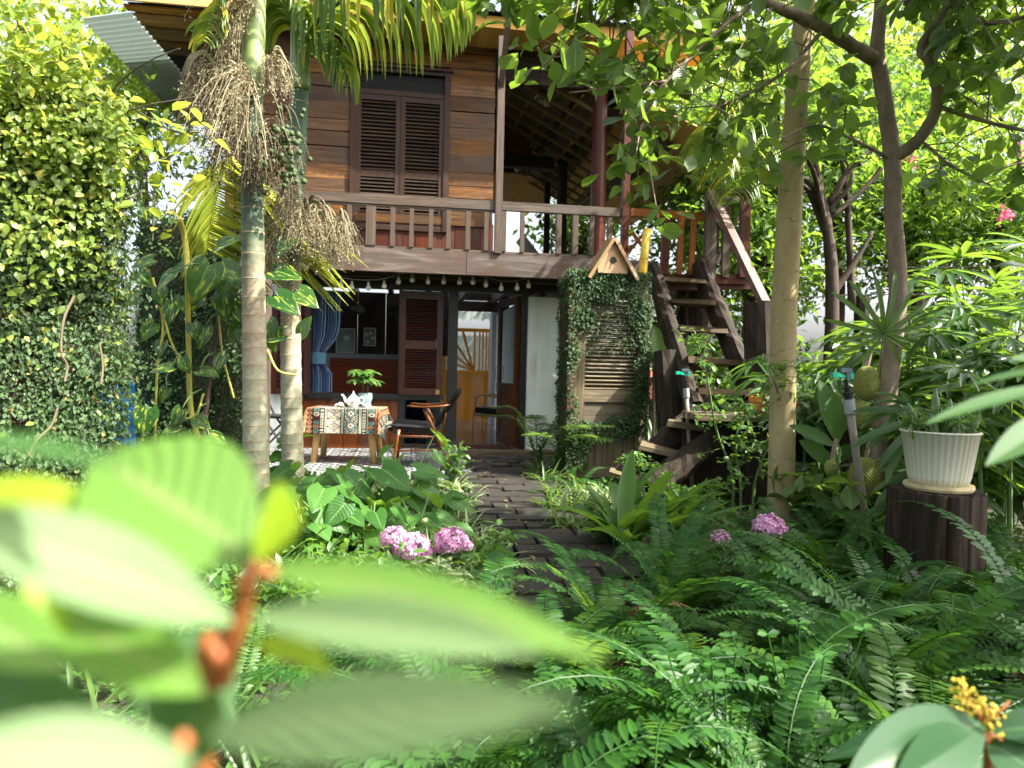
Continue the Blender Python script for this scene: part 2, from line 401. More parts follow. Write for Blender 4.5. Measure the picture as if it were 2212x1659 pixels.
M['block'] = plain('concrete_block', (.11, .11, .10), rough=.9, var=.25, scale=12, bmp=.3)
M['brick'] = plain('red_brick', (.085, .03, .02), rough=.9, var=.4, scale=30, bmp=.5)
M['bulb'] = plain('cream_bulb', (.6, .62, .5), rough=.3, var=.05)
M['pvc'] = plain('grey_pvc', (.22, .19, .15), rough=.5, var=.2, scale=9)
M['pvcgrey'] = plain('pale_pvc_joint', (.27, .3, .31), rough=.4, var=.08)
M['teal'] = plain('teal_plastic', (.0, .36, .22), rough=.35, var=.1)
M['blue'] = plain('blue_plastic', (.01, .13, .4), rough=.4, var=.15)
M['corr'] = leafm('corrugated_plastic_sheet', (.26, .31, .29), (.26, .31, .29), (.35, .45, .4), tf=.22, rough=.4) if 'leafm' in globals() else None
M['roofdark'] = plain('dark_roof_sheet', (.05, .055, .055), rough=.6, var=.3)
M['bamboo'] = plain('yellow_bamboo', (.58, .42, .03), rough=.35, var=.3, scale=9)
M['jackbark'] = bark('jackfruit_bark', (.13, .095, .07), (.32, .25, .19), spots=(.38, .36, .32))
M['palebark'] = bark('pale_trunk_bark', (.26, .2, .095), (.43, .35, .18), scale=5, bmp=.45, ring=6.0, ringc=(.2, .145, .075), spots=(.5, .46, .32))
M['darkbark'] = bark('dark_bark', (.03, .02, .016), (.09, .065, .05))
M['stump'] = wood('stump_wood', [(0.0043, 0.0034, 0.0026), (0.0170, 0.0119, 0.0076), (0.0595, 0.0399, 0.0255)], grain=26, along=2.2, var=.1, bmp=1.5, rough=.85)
M['twig'] = bark('twig', (.06, .05, .03), (.13, .105, .06))
M['gstem'] = plain('green_stem', (.1, .17, .05), rough=.5, var=.2)
M['ystem'] = plain('yellow_stem', (.42, .4, .06), rough=.45, var=.25)
M['rstem'] = plain('orange_brown_stem', (.27, .075, .018), rough=.5, var=.3, scale=60)
# glass
m, nt, b = newmat('window_glass'); b.inputs['Base Color'].default_value = (.75, .85, .85, 1)
b.inputs['Roughness'].default_value = .03; b.inputs['Transmission Weight'].default_value = 1.0; b.inputs['IOR'].default_value = 1.1; M['glass'] = m
# leaves
M['jack'] = leafm('jackfruit_leaf', (.04, .085, .02), (.095, .165, .04), (.42, .68, .04), tf=.45, rough=.36, rib=(.2, .28, .08), ribw=.022, vein=.3, under=(.15, .215, .085), yel=(.45, .27, .02), yf=.015)
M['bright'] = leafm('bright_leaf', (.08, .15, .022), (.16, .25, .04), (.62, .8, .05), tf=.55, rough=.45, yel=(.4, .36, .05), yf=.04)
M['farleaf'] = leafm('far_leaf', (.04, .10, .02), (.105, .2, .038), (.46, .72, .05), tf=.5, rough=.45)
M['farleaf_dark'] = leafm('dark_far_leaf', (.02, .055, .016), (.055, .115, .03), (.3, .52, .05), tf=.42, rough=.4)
M['ivyd'] = leafm('dark_creeper_leaf', (.016, .045, .015), (.05, .095, .03), (.2, .34, .05), tf=.18, rough=.6, spec=.25)
M['ivy'] = leafm('creeping_fig_leaf', (.02, .05, .016), (.058, .105, .032), (.3, .42, .06), tf=.22, rough=.55, spec=.35, yel=(.2, .17, .05), yf=.03)  # green darkened so the colour carries the lower wall's shade
M['vine'] = leafm('sunny_vine_leaf', (.11, .19, .03), (.24, .32, .06), (.75, .85, .08), tf=.45, rough=.42, rib=(.3, .36, .1), ribw=.03, yel=(.42, .36, .07), yf=.06)
M['fern'] = leafm('fern_leaf', (.010, .046, .007), (.034, .115, .014), (.22, .5, .03), tf=.32, rough=.5, spec=.35)
M['fernbrown'] = leafm('withered_fern_leaf', (.09, .055, .02), (.17, .11, .035), (.3, .2, .06), tf=.25, rough=.7)
M['fern2'] = leafm('young_fern_leaf', (.035, .10, .012), (.07, .165, .022), (.4, .65, .06), tf=.38, rough=.42)
M['palm'] = leafm('palm_leaflet', (.045, .095, .022), (.11, .18, .038), (.5, .66, .06), tf=.42, rough=.35, yel=(.45, .38, .04), yf=.16)
M['palmy'] = leafm('yellow_palm_leaflet', (.2, .28, .04), (.42, .45, .07), (.85, .88, .1), tf=.48, rough=.4)
M['fan'] = leafm('fan_palm_blade', (.022, .07, .02), (.055, .13, .035), (.42, .68, .04), tf=.4, rough=.3, rib=(.09, .17, .06), ribw=.04)
M['taro'] = leafm('heart_leaf', (.03, .11, .02), (.085, .21, .04), (.45, .75, .05), tf=.4, rough=.38, spec=.4, rib=(.15, .28, .07), ribw=.02, vein=.4)
M['pothos'] = leafm('golden_pothos_leaf', (.02, .075, .016), (.045, .12, .025), (.3, .5, .04), tf=.28, rough=.25, rib=(.16, .26, .05), ribw=.02, blotch=(.42, .46, .06))
M['nest'] = leafm('nest_fern_leaf', (.055, .15, .02), (.1, .22, .035), (.45, .75, .05), tf=.42, rough=.35, rib=(.05, .06, .02), ribw=.02, wave=0 if False else None) if False else leafm('nest_fern_leaf', (.055, .15, .02), (.1, .22, .035), (.45, .75, .05), tf=.42, rough=.35, rib=(.1, .14, .03), ribw=.02)
M['grass'] = leafm('strap_leaf', (.045, .11, .022), (.11, .2, .045), (.42, .6, .07), tf=.35, rough=.4)
M['varieg'] = leafm('spider_leaf', (.08, .16, .04), (.2, .3, .1), (.5, .65, .15), tf=.3, rough=.45, rib=(.5, .52, .3), ribw=.12)
M['shrub'] = leafm('garden_leaf', (.035, .1, .022), (.09, .19, .04), (.4, .65, .06), tf=.35, rough=.4)
M['near'] = leafm('near_shrub_leaf', (.085, .20, .022), (.135, .27, .045), (.55, .9, .02), tf=.45, rough=.45, rib=(.2, .26, .08), ribw=.03, vein=.3, spec=.6, under=(.14, .26, .03))
M['nearp'] = leafm('sheen_shrub_leaf', (.10, .17, .065), (.13, .21, .085), (.45, .75, .06), tf=.32, rough=.62, rib=(.2, .28, .12), ribw=.03, vein=.25, spec=.4)  # greyer copy of the near leaf, glossy sheen put into the colour
M['neary'] = leafm('near_yellow_leaf', (.2, .32, .015), (.28, .4, .02), (.75, .85, .02), tf=.5, rough=.5)
M['nearr'] = leafm('smooth_green_leaf', (.028, .085, .02), (.05, .125, .03), (.3, .6, .04), tf=.4, rough=.6, rib=(.1, .19, .06), ribw=.014, spec=.3)
M['shade_leaf'] = leafm('shade_painted_leaf', (.014, .055, .018), (.022, .075, .025), (.2, .45, .04), tf=.3, rough=.4, rib=(.09, .17, .06), ribw=.014, spec=.4)  # darker copy of the smooth green leaf, shade put into the colour
M['petal'] = leafm('pink_petal', (.5, .16, .38), (.82, .55, .72), (.9, .5, .75), tf=.3, rough=.6)
M['pinkp'] = leafm('hot_pink_petal', (.65, .12, .22), (.8, .2, .35), (.9, .3, .4), tf=.3, rough=.6)
M['palehead'] = leafm('pale_green_petal', (.42, .55, .28), (.6, .7, .42), (.7, .8, .4), tf=.3, rough=.6)
M['dry'] = leafm('dry_flower', (.16, .135, .075), (.44, .38, .24), (.5, .36, .18), tf=.2, rough=.8)
M['nut'] = plain('green_nut', (.07, .10, .04), rough=.7, var=.3, spec=.2)
M['yflower'] = plain('yellow_bud', (.55, .42, .03), rough=.6, var=.3, scale=90)
# ================================================================ the setting
def ground_mat():
    m, nt, b = newmat('garden_soil')
    tc = nd(nt, 'TexCoord')
    n1 = nd(nt, 'TexNoise', {'Vector': tc.outputs['Object'], 'Scale': 3.0, 'Detail': 8.0})
    n2 = nd(nt, 'TexNoise', {'Vector': tc.outputs['Object'], 'Scale': 40.0, 'Detail': 5.0})
    c = ramp(nt, n1.outputs[0], [(.35, (.022, .017, .011)), (.55, (.04, .034, .018)), (.7, (.03, .055, .015))])
    c = mixc(nt, .5, c, ramp(nt, n2.outputs[0], [(.35, (.4, .4, .4)), (.7, (1, 1, 1))]), 'MULTIPLY')
    nt.links.new(c, b.inputs['Base Color']); b.inputs['Roughness'].default_value = .95
    bump(nt, b, n2.outputs[0], .8, .02); return m
g = MB(); rg = np.random.default_rng(1)
xs = np.concatenate([np.linspace(-120, -8, 8), np.linspace(-7, 7, 85), np.linspace(8, 120, 8)])
ys = np.concatenate([np.linspace(-40, -2, 6), np.linspace(-1, 12, 85), np.linspace(13, 160, 10)])
X, Y = np.meshgrid(xs, ys)
Z = .03 * np.sin(X * 3.1 + 1) * np.sin(Y * 2.3) * (np.abs(X) < 7) * (Y < 7) - .03
g.grid(np.stack([X, Y, Z], -1)); tag(g.build('ground', ground_mat(), smooth=True), kind='structure')

# brick path to the door
pv = MB(); rg = np.random.default_rng(5)
pd = Vector((.125, -1, 0)).normalized(); px_ = Vector((-pd.y, pd.x, 0))
p0 = Vector((-.66, 8.75, 0)); t = 0.0; row = 0
while t < 6.2:
    h = rg.uniform(.20, .27); x = -.02 - (.16 if row % 2 else 0)
    while x < .86:
        w = rg.uniform(.36, .5) if x > 0 else .3
        x1 = min(x + w, .9)
        if x1 - x > .08:
            cpt = p0 + pd * (t + h / 2) + px_ * ((x + x1) / 2)
            mt = Matrix((px_, -pd, (0, 0, 1))).transposed() @ Matrix.Rotation(rg.normal(0, .012), 3, 'Z') @ Matrix.Rotation(rg.normal(0, .012), 3, 'X')
            pv.box((cpt.x, cpt.y, .012 + rg.normal(0, .006)), (x1 - x - .022, h - .03, .07), mt, jit=.003, rng=rg)
        x = x1
    t += h; row += 1
def paver_mat():
    m, nt, b = newmat('dark_pavers')
    tc = nd(nt, 'TexCoord'); gi = nd(nt, 'NewGeometry')
    n1 = nd(nt, 'TexNoise', {'Vector': tc.outputs['Object'], 'Scale': 7.0, 'Detail': 8.0})
    n2 = nd(nt, 'TexNoise', {'Vector': tc.outputs['Object'], 'Scale': 55.0, 'Detail': 5.0})
    c = ramp(nt, n1.outputs[0], [(.3, (.009, .0075, .006)), (.6, (.021, .017, .013)), (.75, (.015, .018, .009))])
    c = nd(nt, 'HueSaturation', {'Color': c, 'Value': nd(nt, 'MapRange', {0: gi.outputs['Random Per Island'], 3: .7, 4: 1.3}).outputs[0]}).outputs[0]
    nt.links.new(c, b.inputs['Base Color']); b.inputs['Roughness'].default_value = .7
    bump(nt, b, n2.outputs[0], .5, .01); return m
tag(pv.build('path', paver_mat()), kind='structure')

def tile_mat(name, dark, light, cell, rough):
    m, nt, b = newmat(name)
    tc = nd(nt, 'TexCoord'); s = nd(nt, 'SeparateXYZ', {0: tc.outputs['Object']})
    def cellc(o, c):
        return mth(nt, 'SUBTRACT', mth(nt, 'FRACT', mth(nt, 'DIVIDE', o, c)), .5)
    a = cellc(s.outputs[0], cell); bb_ = cellc(s.outputs[1], cell)
    d = mth(nt, 'SQRT', mth(nt, 'ADD', mth(nt, 'MULTIPLY', a, a), mth(nt, 'MULTIPLY', bb_, bb_)))
    ring = mth(nt, 'LESS_THAN', mth(nt, 'ABSOLUTE', mth(nt, 'SUBTRACT', d, .38)), .11)
    dot = mth(nt, 'LESS_THAN', mth(nt, 'ABSOLUTE', mth(nt, 'SUBTRACT', mth(nt, 'ADD', mth(nt, 'ABSOLUTE', a), mth(nt, 'ABSOLUTE', bb_)), .12)), .05)
    f = mth(nt, 'MAXIMUM', ring, dot)
    nz = nd(nt, 'TexNoise', {'Vector': tc.outputs['Object'], 'Scale': 4.0, 'Detail': 5.0})
    c = mixc(nt, f, light, dark)
    c = mixc(nt, .35, c, ramp(nt, nz.outputs[0], [(.3, (.5, .48, .44)), (.7, (1, 1, 1))]), 'MULTIPLY')
    # grout between the tiles
    gx = mth(nt, 'LESS_THAN', mth(nt, 'MINIMUM', mth(nt, 'SUBTRACT', .5, mth(nt, 'ABSOLUTE', cellc(s.outputs[0], cell * 2))), mth(nt, 'SUBTRACT', .5, mth(nt, 'ABSOLUTE', cellc(s.outputs[1], cell * 2)))), .008)
    c = mixc(nt, gx, c, (.2, .19, .17))
    nt.links.new(c, b.inputs['Base Color']); b.inputs['Roughness'].default_value = rough
    return m
M['tile'] = tile_mat('patterned_cement_tile', (.012, .014, .016), (.45, .47, .48), .17, .35)
M['tile_in'] = tile_mat('indoor_patterned_tile', (.05, .035, .03), (.30, .26, .24), .1, .16)
def local_struct(mb, name, mat):
    o = mb.build(name, mat); o.location = HO; o.rotation_euler = (0, 0, HA); return tag(o, kind='structure')
U0 = hl(480, 900, 0)[0]                                    # left end of the house
fl = MB(); fl.bb(U0 - .3, hl(985, 990, 0)[0], -2.15, -.02, -.1, .05)
local_struct(fl, 'terrace', M['tile'])

# ================================================================ the house
house = thing('wooden_house', 'two-storey wooden house with a balcony, louvred shutters and an open ground-floor door', 'house', HO)
house.rotation_euler = (0, 0, HA); WORG[house.name] = (0, 0, 0)
rh = np.random.default_rng(11)
def U(px, py, n): return hl(px, py, n)[0]
def Zz(px, py, n): return hl(px, py, n)[1]
def hbox(mb, x0, y0, x1, y1, n, th, mi=0, **k):
    ym, xm = (y0 + y1) / 2, (x0 + x1) / 2
    mb.bb(U(x0, ym, n), U(x1, ym, n), -n, -n + th, Zz(xm, y1, n), Zz(xm, y0, n), mi, **k)
def shutter_leaf(name, u0, u1, z0, z1, y, parent, rails, fmat, smat, ns, st=.06, th=.04, label=None, tilt=.5):
    """louvred leaf: frame of two stiles and rails (fractions), slats between"""
    f = MB(); f.bb(u0, u0 + st, y, y + th, z0, z1); f.bb(u1 - st, u1, y, y + th, z0, z1)
    H = z1 - z0; s = MB()
    for a, b_ in rails: f.bb(u0 + st, u1 - st, y + .004, y + th - .004, z0 + a * H, z0 + b_ * H)
    rs = sorted(rails)
    for (a, b_), (c_, d_) in zip(rs[:-1], rs[1:]):
        n = max(3, int(round(ns * (c_ - b_))))
        for i in range(n):
            zz = z0 + H * (b_ + (c_ - b_) * (i + .5) / n)
            s.box(((u0 + u1) / 2, y + th / 2, zz), (u1 - u0 - 2 * st, th * 1.15, .009), Matrix.Rotation(tilt + rh.normal(0, .05), 3, 'X'))
    fo = f.build(name, fmat, parent)
    if label: fo['label'] = label
    s.build('louvre', smat, fo)
    return fo

NB = .85                                                   # how far the balcony stands out from the wall
zBeam0, zBeam1 = Zz(1000, 593, NB), Zz(1000, 544, NB)
zFloor = zBeam1 - .03
zSoff = Zz(900, 92, 0)
UP = U(1078, 400, NB)                                      # post between closed wall and open veranda
UR = U(1352, 420, NB)                                      # right end of the veranda
zLow = Zz(900, 627, 0)                                     # top of the ground-floor openings
u = lambda px, py=750, n=0: U(px, py, n)

# ---- upper storey: boarded wall with its shuttered window
w = MB(); z = zFloor + .55; hts = []
uW0, uW1 = U(757, 300, 0), U(971, 300, 0); zW0, zW1 = Zz(860, 440, 0), Zz(865, 152, 0)
while z < zSoff - .01:
    h = min(rh.uniform(.15, .24), zSoff - z)
    segs = [(U0, uW0), (uW1, UP + .03)] if z < zW1 - .02 else [(U0, (U0 + UP) * .55), ((U0 + UP) * .55, UP + .03)]
    for a, b_ in segs:
        dn = rh.uniform(0, .012)
        w.bb(a, b_ - .004, -.02 - dn, .02, z, z + h - rh.uniform(.003, .012), jit=.0035, rng=rh)
    z += h
for a in np.arange(U0, UP, .17):                           # upright boards under the window
    w.bb(a, a + .165, -.02 - rh.uniform(0, .01), .02, zFloor, zFloor + .545, mi=1)
w.bb(U0, UP, -.05, -.03, zFloor + .50, zFloor + .60, mi=0)
w.bb(U0, UP + .03, .03, .06, zFloor, zSoff, mi=2)
w.build('boarded_wall', [M['plank'], M['redplank'], M['dark']], house)
wf = MB(); fr = .075
wf.bb(uW0, uW0 + fr, -.06, .03, zW0 - .35, zW1); wf.bb(uW1 - fr, uW1, -.06, .03, zW0 - .35, zW1)
wf.bb(uW0 - .03, uW1 + .03, -.085, .0, zW1, zW1 + .035)
zT = Zz(865, 205, 0)
wf.bb(uW0 + fr, uW1 - fr, -.05, .02, zT - .03, zT + .03); wf.bb(uW0 + fr, uW1 - fr, -.05, .02, zW1 - .05, zW1)
wf.bb(uW0 + fr, uW1 - fr, -.05, .02, zW0 - .35, zW0 - .28)
wfo = wf.build('upper_window_frame', M['dshutter'], house)
gp = MB(); gp.bb(uW0 + fr, uW1 - fr, -.01, 0, zT + .03, zW1 - .05); gp.build('transom_pane', M['glass'], wfo)
um = (uW0 + uW1) / 2
for a, b_ in ((uW0 + fr, um - .003), (um + .003, uW1 - fr)):
    shutter_leaf('upper_shutter', a, b_, zW0 - .27, zT - .035, -.045, house, [(0, .08), (.36, .41), (.96, 1)], M['dshutter'], M['dark'], 34, tilt=.75)

# ---- balcony: beam, railing, balusters, floor
bm = MB()
uB0 = U(560, 560, NB); uB1 = U(1235, 580, NB); uB2 = U(1420, 585, NB); uj = U(1008, 565, NB)
bm.bb(uB0, uj - .003, -NB, -NB + .09, zBeam0, zBeam1); bm.bb(uj + .003, uB2, -NB, -NB + .09, zBeam0, zBeam1 - .006)
bmo = bm.build('balcony_beam', M['beamw'], house)
fb = MB()
for a in np.arange(-NB + .1, 3.6, .16): fb.bb(uB0 if a < 1.7 else 1.1, uB2 - .02 if a > .3 else uB2, a, a + .155, zBeam1 - .06, zBeam1 - .03)
for a in np.arange(uB0 + .2, uB2, .6): fb.bb(a, a + .07, -NB + .092, 4, zBeam0 + .06, zBeam1 - .063)
fb.build('balcony_floor', M['dark'], house)
zR = Zz(860, 432, NB)
rl = MB(); rl.bb(uB0, UP - .03, -NB + .0, -NB + .07, zR - .055, zR + .055); rl.bb(UP + .05, UR, -NB + .0, -NB + .07, zR - .05, zR + .055)
rl.bb(uB0, UR, -NB + .02, -NB + .05, zBeam1 + .0, zBeam1 + .03)
rl.bb(uB0, UP - .04, -NB + .015, -NB + .05, zR - .085, zR - .06)
rlo = rl.build('balcony_rail', M['rail'], house)
for px, w_ in ((600, 9), (634, 9), (668, 9), (709, 9), (754, 9), (801, 20), (848, 9.5), (889, 9), (931, 9), (969, 9.5), (1011, 10), (1051, 10), (1089, 10), (1129, 9), (1208, 11), (1244, 12), (1280, 9), (1318, 10)):
    b_ = MB(); uu = U(px, 490, NB); ww = w_ / F * 8.6 / 2
    b_.bb(uu - ww, uu + ww, -NB + .006, -NB + .06, zBeam1 + .032, zR - .057 - (.03 if px < 1078 else 0)); b_.build('baluster', M['rail'], house)
po = MB(); po.bb(UP - .04, UP + .045, -NB - .03, -NB + .07, zBeam1, Zz(1092, 80, NB)); po.build('balcony_post', M['rail'], house)
st = MB(); st.beam((UP, -NB, Zz(1085, 190, NB)), (UP + .02, -NB - .55, zSoff - .02), .06, .06); st.build('eave_brace', M['rail'], house)

# ---- veranda: posts, plates, lintel, ceiling
vp = MB(); a = hp(1298, 180, .05)
vp.tube([(a[0], -.05, zFloor), (a[0], -.05, zSoff - .02)], [.105, .095], 14); vp.build('veranda_post', M['redwood'], house)
vp = MB(); vp.bb(UR - .04, UR + .045, -NB - .02, -NB + .07, zBeam1 - .1, zSoff - .02); vp.build('veranda_post', M['redwood'], house)
for (px, n, r_) in ((1214, -2.6, .1), (1182, -3.9, .07)):
    vp = MB(); a = hp(px, 450, n); vp.tube([(a[0] + .02, -n, zFloor), (a[0], -n, zFloor + 1.2), (a[0], -n, zSoff - .25)], [r_, r_ * .9, r_ * .85], 10, jit=.05, rng=rh)
    vp.build('veranda_post', M['log'], house)
pl = MB()
pl.bb(UP + .05, UR + .1, -.06, .04, Zz(1180, 188, 0), zSoff - .004)         # lintel over the front opening
uc = U(1300, 180, .05); ub = U(1214, 350, -2.6)
zp = zSoff - .58
pl.beam((uc + .28, -.5, zp + .1), (uc + .02, 4, zp - .02), .12, .15)
pl.beam((uc - .2, -.1, zp + .22), (uc - .36, 4, zp + .12), .1, .13)
pl.bb(UP, uc - .1, 2.55, 2.68, zp - .2, zp)
pl.build('veranda_beam', M['log'], house)
gw = MB()                                                   # boarded gable inside, dark ceiling and its battens
for k in range(7): gw.bb(UP, uc - .45 + k * -.05, 2.70, 2.73, zp + k * .17, zp + k * .17 + .165)
gw.build('inner_gable', M['plank'], house)
ce = MB()
def slope(u_): return zSoff + .16 - (u_ - UP) * .5
for v_ in np.arange(UP - .1, uc + .9, .27):
    ce.beam((v_, .1, slope(v_)), (v_ - .1, 4.6, slope(v_ - .1)), .035, .03)
for y_ in np.arange(.25, 4.6, .42):
    ce.beam((UP, y_, slope(UP) - .05), (uc + .7, y_ + .0, slope(uc + .7) - .05), .04, .05)
ce.build('rafter', M['rafter'], house)
ct = MB(); ct.raw([(UP, 0.05, slope(UP) + .05), (uc + 1.1, .05, slope(uc + 1.1) + .05), (uc + 1.1, 4.8, slope(uc + 1.1) + .05), (UP, 4.8, slope(UP) + .05)], np.array([(0, 1, 2, 3)]))
ct.raw([(UP, 0.05, slope(UP) + .05), (UP, 4.8, slope(UP) + .05), (U0, 4.8, slope(UP) + .05), (U0, .05, slope(UP) + .05)], np.array([(0, 1, 2, 3)]))
ct.build('ceiling', M['ceil'], house)

# ---- roof: pine soffits, fascia, sheets
sf = MB()
uE = uc + 1.35; uL = U(268, 34, .15)
for a in np.arange(uL + 1.6, uE, .14): sf.bb(a, min(a + .137, uE), -.62, -.02, zSoff, zSoff + .018)
sf.build('pine_soffit', M['pine'], house); sf = MB()
for k, a in enumerate(np.arange(uc + .3, uE + .4, .13)): zz0, zz1 = zSoff - .62 - (a - uc) * .36, zSoff - .62 - (a + .127 - uc) * .36; sf.raw([(x_, y_, z_ + t_) for t_ in (0, .02) for x_, z_ in ((a, zz0), (a + .128, zz1)) for y_ in (-.6, 4.6)], [(0, 2, 3, 1), (4, 5, 7, 6), (0, 4, 6, 2), (1, 3, 7, 5), (0, 1, 5, 4), (2, 6, 7, 3)], uv=[(x_, y_) for t_ in (0, 1) for x_ in (0, .128) for y_ in (0, 5.2)])
sf.build('pine_soffit', M['pine'], house); sf = MB()
for a in np.arange(UP - .3, uc + .3, .13): sf.beam((a + .065, 4.25, zSoff - .42), (a + .065, 5.2, zSoff - .9), .1295, .018)
sf.build('pine_soffit', M['pine'], house)
bs = MB(); bs.bb(UP - .3, uc + .3, 4.2, 4.24, zSoff - .42, zSoff + .6); bs.bb(uc + .27, uc + .31, -.02, 4.4, zSoff - .75, zSoff - .25); bs.build('soffit_board', M['dark'], house)
sb = MB(); y_ = -.17; i = 0
while y_ < 1.1:
    d = rh.uniform(.10, .17); sb.bb(uL + .04 * (i % 3) + rh.uniform(-.03, .03), uL + 2.4, y_, y_ + d - .004, zSoff + .03 + (.03 if i % 3 == 0 else 0), zSoff + .05 + (.03 if i % 3 == 0 else 0)); y_ += d; i += 1
sb.build('weathered_soffit', M['soffitw'], house)
fa = MB(); fa.bb(uL + 1.6, uE + .05, -.66, -.623, zSoff - .03, zSoff + .11); fa.bb(uL - .1, uL + 1.6, -.32, -.285, zSoff + .06, zSoff + .2); fa.build('fascia', M['pine'], house)
rf = MB()
us = np.arange(uL - .05, uE + .35, .02)
def corr(u0, u1, ya, za, yb, zb, n=2, amp=.018, pitch=.11, ax='u'):
    uu = np.arange(u0, u1, pitch / 6); k = np.linspace(0, 1, n)
    zz = amp * np.sin(uu * 2 * np.pi / pitch)
    return np.stack([np.stack([uu, np.full_like(uu, ya + (yb - ya) * q), za + (zb - za) * q + zz], -1) for q in k])
rf.grid(corr(uL + 1.5, uE + .3, -.76, zSoff + .13, 2.2, zSoff + 1.5)); rf.grid(corr(uL - .06, uL + 1.5, -.26, zSoff + .15, 2.2, zSoff + 1.2)); rf.raw([(uL + .05, -.2, zSoff + .09), (uL + .05, 5.6, zSoff + .05), (uL + .05, 2.2, zSoff + 1.25)], [(0, 1, 2)]); rf.grid(corr(uL - .06, uE + .3, 2.2, zSoff + 1.5, 4.4, zSoff + .3))
rf.build('roof', M['roofdark'], house, smooth=True)
# corrugated sheet that runs out past the boards on the left, ribs across
cs = MB(); pts = PS((176, 40, 7.6), (282, 26, 7.6), (480, 262, 11.0), (392, 262, 11.0))
tt = np.linspace(0, 1, 220); rows = []
a0, a1, b1, b0 = [np.array(HI @ Vector(q)) for q in pts]
for q in tt:
    l_, r_ = a0 + (b0 - a0) * q, a1 + (b1 - a1) * q
    zoff = .025 * math.sin(q * 2 * math.pi * 30)
    rows.append([l_ + (0, 0, zoff), (l_ + r_) / 2 + (0, 0, zoff), r_ + (0, 0, zoff)])
cs.grid(rows); cs.build('corrugated_sheet', M['corr'], house, smooth=True)
pb = MB(); pb.beam(HI @ P(330, 185, 10.4), HI @ P(412, 268, 11.2), .1, .08); pb.build('eave_pole', M['oldboard'], house)

# ---- ground floor
uS0, uS1 = U(674, 740, 0), U(966, 740, 0)                   # window opening, door post
uD0, uD1 = U(987, 800, 0), U(1123, 800, 0)
zSill = Zz(770, 853, 0)
kw = MB()
for a in np.arange(U0 + .9, U(860, 900, 0), .2): kw.bb(a, min(a + .195, U(860, 900, 0)), -.015, .02, .05, zSill - .05)
kw.build('knee_wall', M['knee'], house)
dfm = MB()
dfm.bb(U(966, 800, 0), uD0, -.05, .06, .05, zLow); dfm.bb(uD1, U(1139, 800, 0), -.05, .06, .05, zLow)
dfm.bb(uS0 - .06, U(1139, 640, 0), -.05, .06, zLow, zLow + .07)
dfm.bb(U(650, 855, 0), U(958, 858, 0), -.06, .08, zSill - .05, zSill + .02)
dfm.bb(U(861, 900, 0), U(873, 900, 0), -.04, .05, .05, zSill - .052); dfm.bb(uS0 - .05, uS0, -.05, .06, zSill + .022, zLow)
dfm.bb(U(861, 700, 0), U(868, 700, 0), -.035, .05, zSill + .022, zLow)
dfm.bb(U(873, 955, 0), U(966, 955, 0), -.03, .04, .052, .11)
dfo = dfm.build('door_frame', M['frame'], house)
sg = MB(); sg.bb(U(873, 900, 0), U(966, 900, 0), .0, .008, .11, zSill - .052); sg.bb(U(869, 700, 0), U(966, 700, 0), .0, .008, zSill + .022, zLow)
sg.build('side_pane', M['glass'], house)
wl_ = MB(); wl_.bb(U(1139, 800, .12), U(1560, 800, .12), -.12, 3.2, -.05, zBeam0 - .16)
wl_.build('white_wall', M['white'], house)
wl_ = MB(); wl_.bb(U0 - .05, uS0 - .06, -.0, .12, .05, zLow); wl_.build('white_wall', M['white'], house)
hd = MB()
for k, (za, zb) in enumerate(((zLow + .07, zLow + .19), (zLow + .195, zBeam0 + .05))): hd.bb(U0, U(1560, 600, 0), -.03 - .01 * k, .03, za, zb)
hd.bb(U0, U(1330, 600, .4), -.55, -.47, zBeam0 - .03, zBeam0 + .055)
hd.build('header_board', M['dark'], house)
sp = MB(); sp.bb(uD0 - .15, U(1230, 980, .35), -.33, -.02, -.05, .045); sp.build('door_step', M['oldboard'], house)
# shutters of the big window
shutter_leaf('window_shutter', U(863, 740, .1), U(956, 740, .1), Zz(905, 853, .1), Zz(905, 629, .1), -.13, house, [(0, .06), (.44, .52), (.92, 1)], M['shutter'], M['shutter'], 40, st=.075, tilt=.55, label='maroon louvred shutter swung open in front of the glass')
shutter_leaf('window_shutter', U(586, 750, .08), U(671, 750, .08), Zz(640, 852, .08), Zz(640, 640, .08), -.12, house, [(0, .06), (.44, .52), (.92, 1)], M['shutter'], M['shutter'], 40, st=.075, tilt=.55)
hg = MB(); q = hp(945, 847, .16); hg.box(q, (.05, .012, .06)); hg.tube([(q[0], q[1] - .01, q[2] - .03), (q[0], q[1] - .01, q[2] + .03)], .009, 6); hg.build('brass_hinge', M['brass'], house)
hg = MB(); q = hp(942, 742, .16); hg.tube([(q[0], q[1], q[2] - .06), (q[0], q[1] - .03, q[2] - .05), (q[0], q[1] - .03, q[2] + .05), (q[0], q[1], q[2] + .06)], .006, 6); hg.build('shutter_handle', M['metal'], house)
# open door leaf, swung inwards on the right jamb
dl = MB(); dm = MB(); y0 = .06; L = .78; dang = R(78)
Md = Matrix.Translation((uD1 - .02, y0, 0)) @ Matrix.Rotation(math.pi - dang, 4, 'Z')
def dbox(mb, a, b_, z0, z1, th=.04, off=0, mi=0):
    c = Md @ Vector(((a + b_) / 2, off, (z0 + z1) / 2)); mb.box(c, (b_ - a, th, z1 - z0), Md, mi)
for a, b_ in ((0, .1), (L - .1, L)): dbox(dl, a, b_, .06, zLow - .02)
for za, zb in ((.06, .2), (.55, .63), (.82, .92), (zLow - .12, zLow - .02)): dbox(dl, .1, L - .1, za, zb, .038)
dbox(dl, .1, L - .1, .2, .55, .02); dbox(dl, .1, L - .1, .63, .82, .02)
dlo = dl.build('door', M['walnut'], house)
dbox(dm, .1, L - .1, .92, zLow - .12, .006); dm.build('door_pane', M['glass'], dlo)
dk = MB()
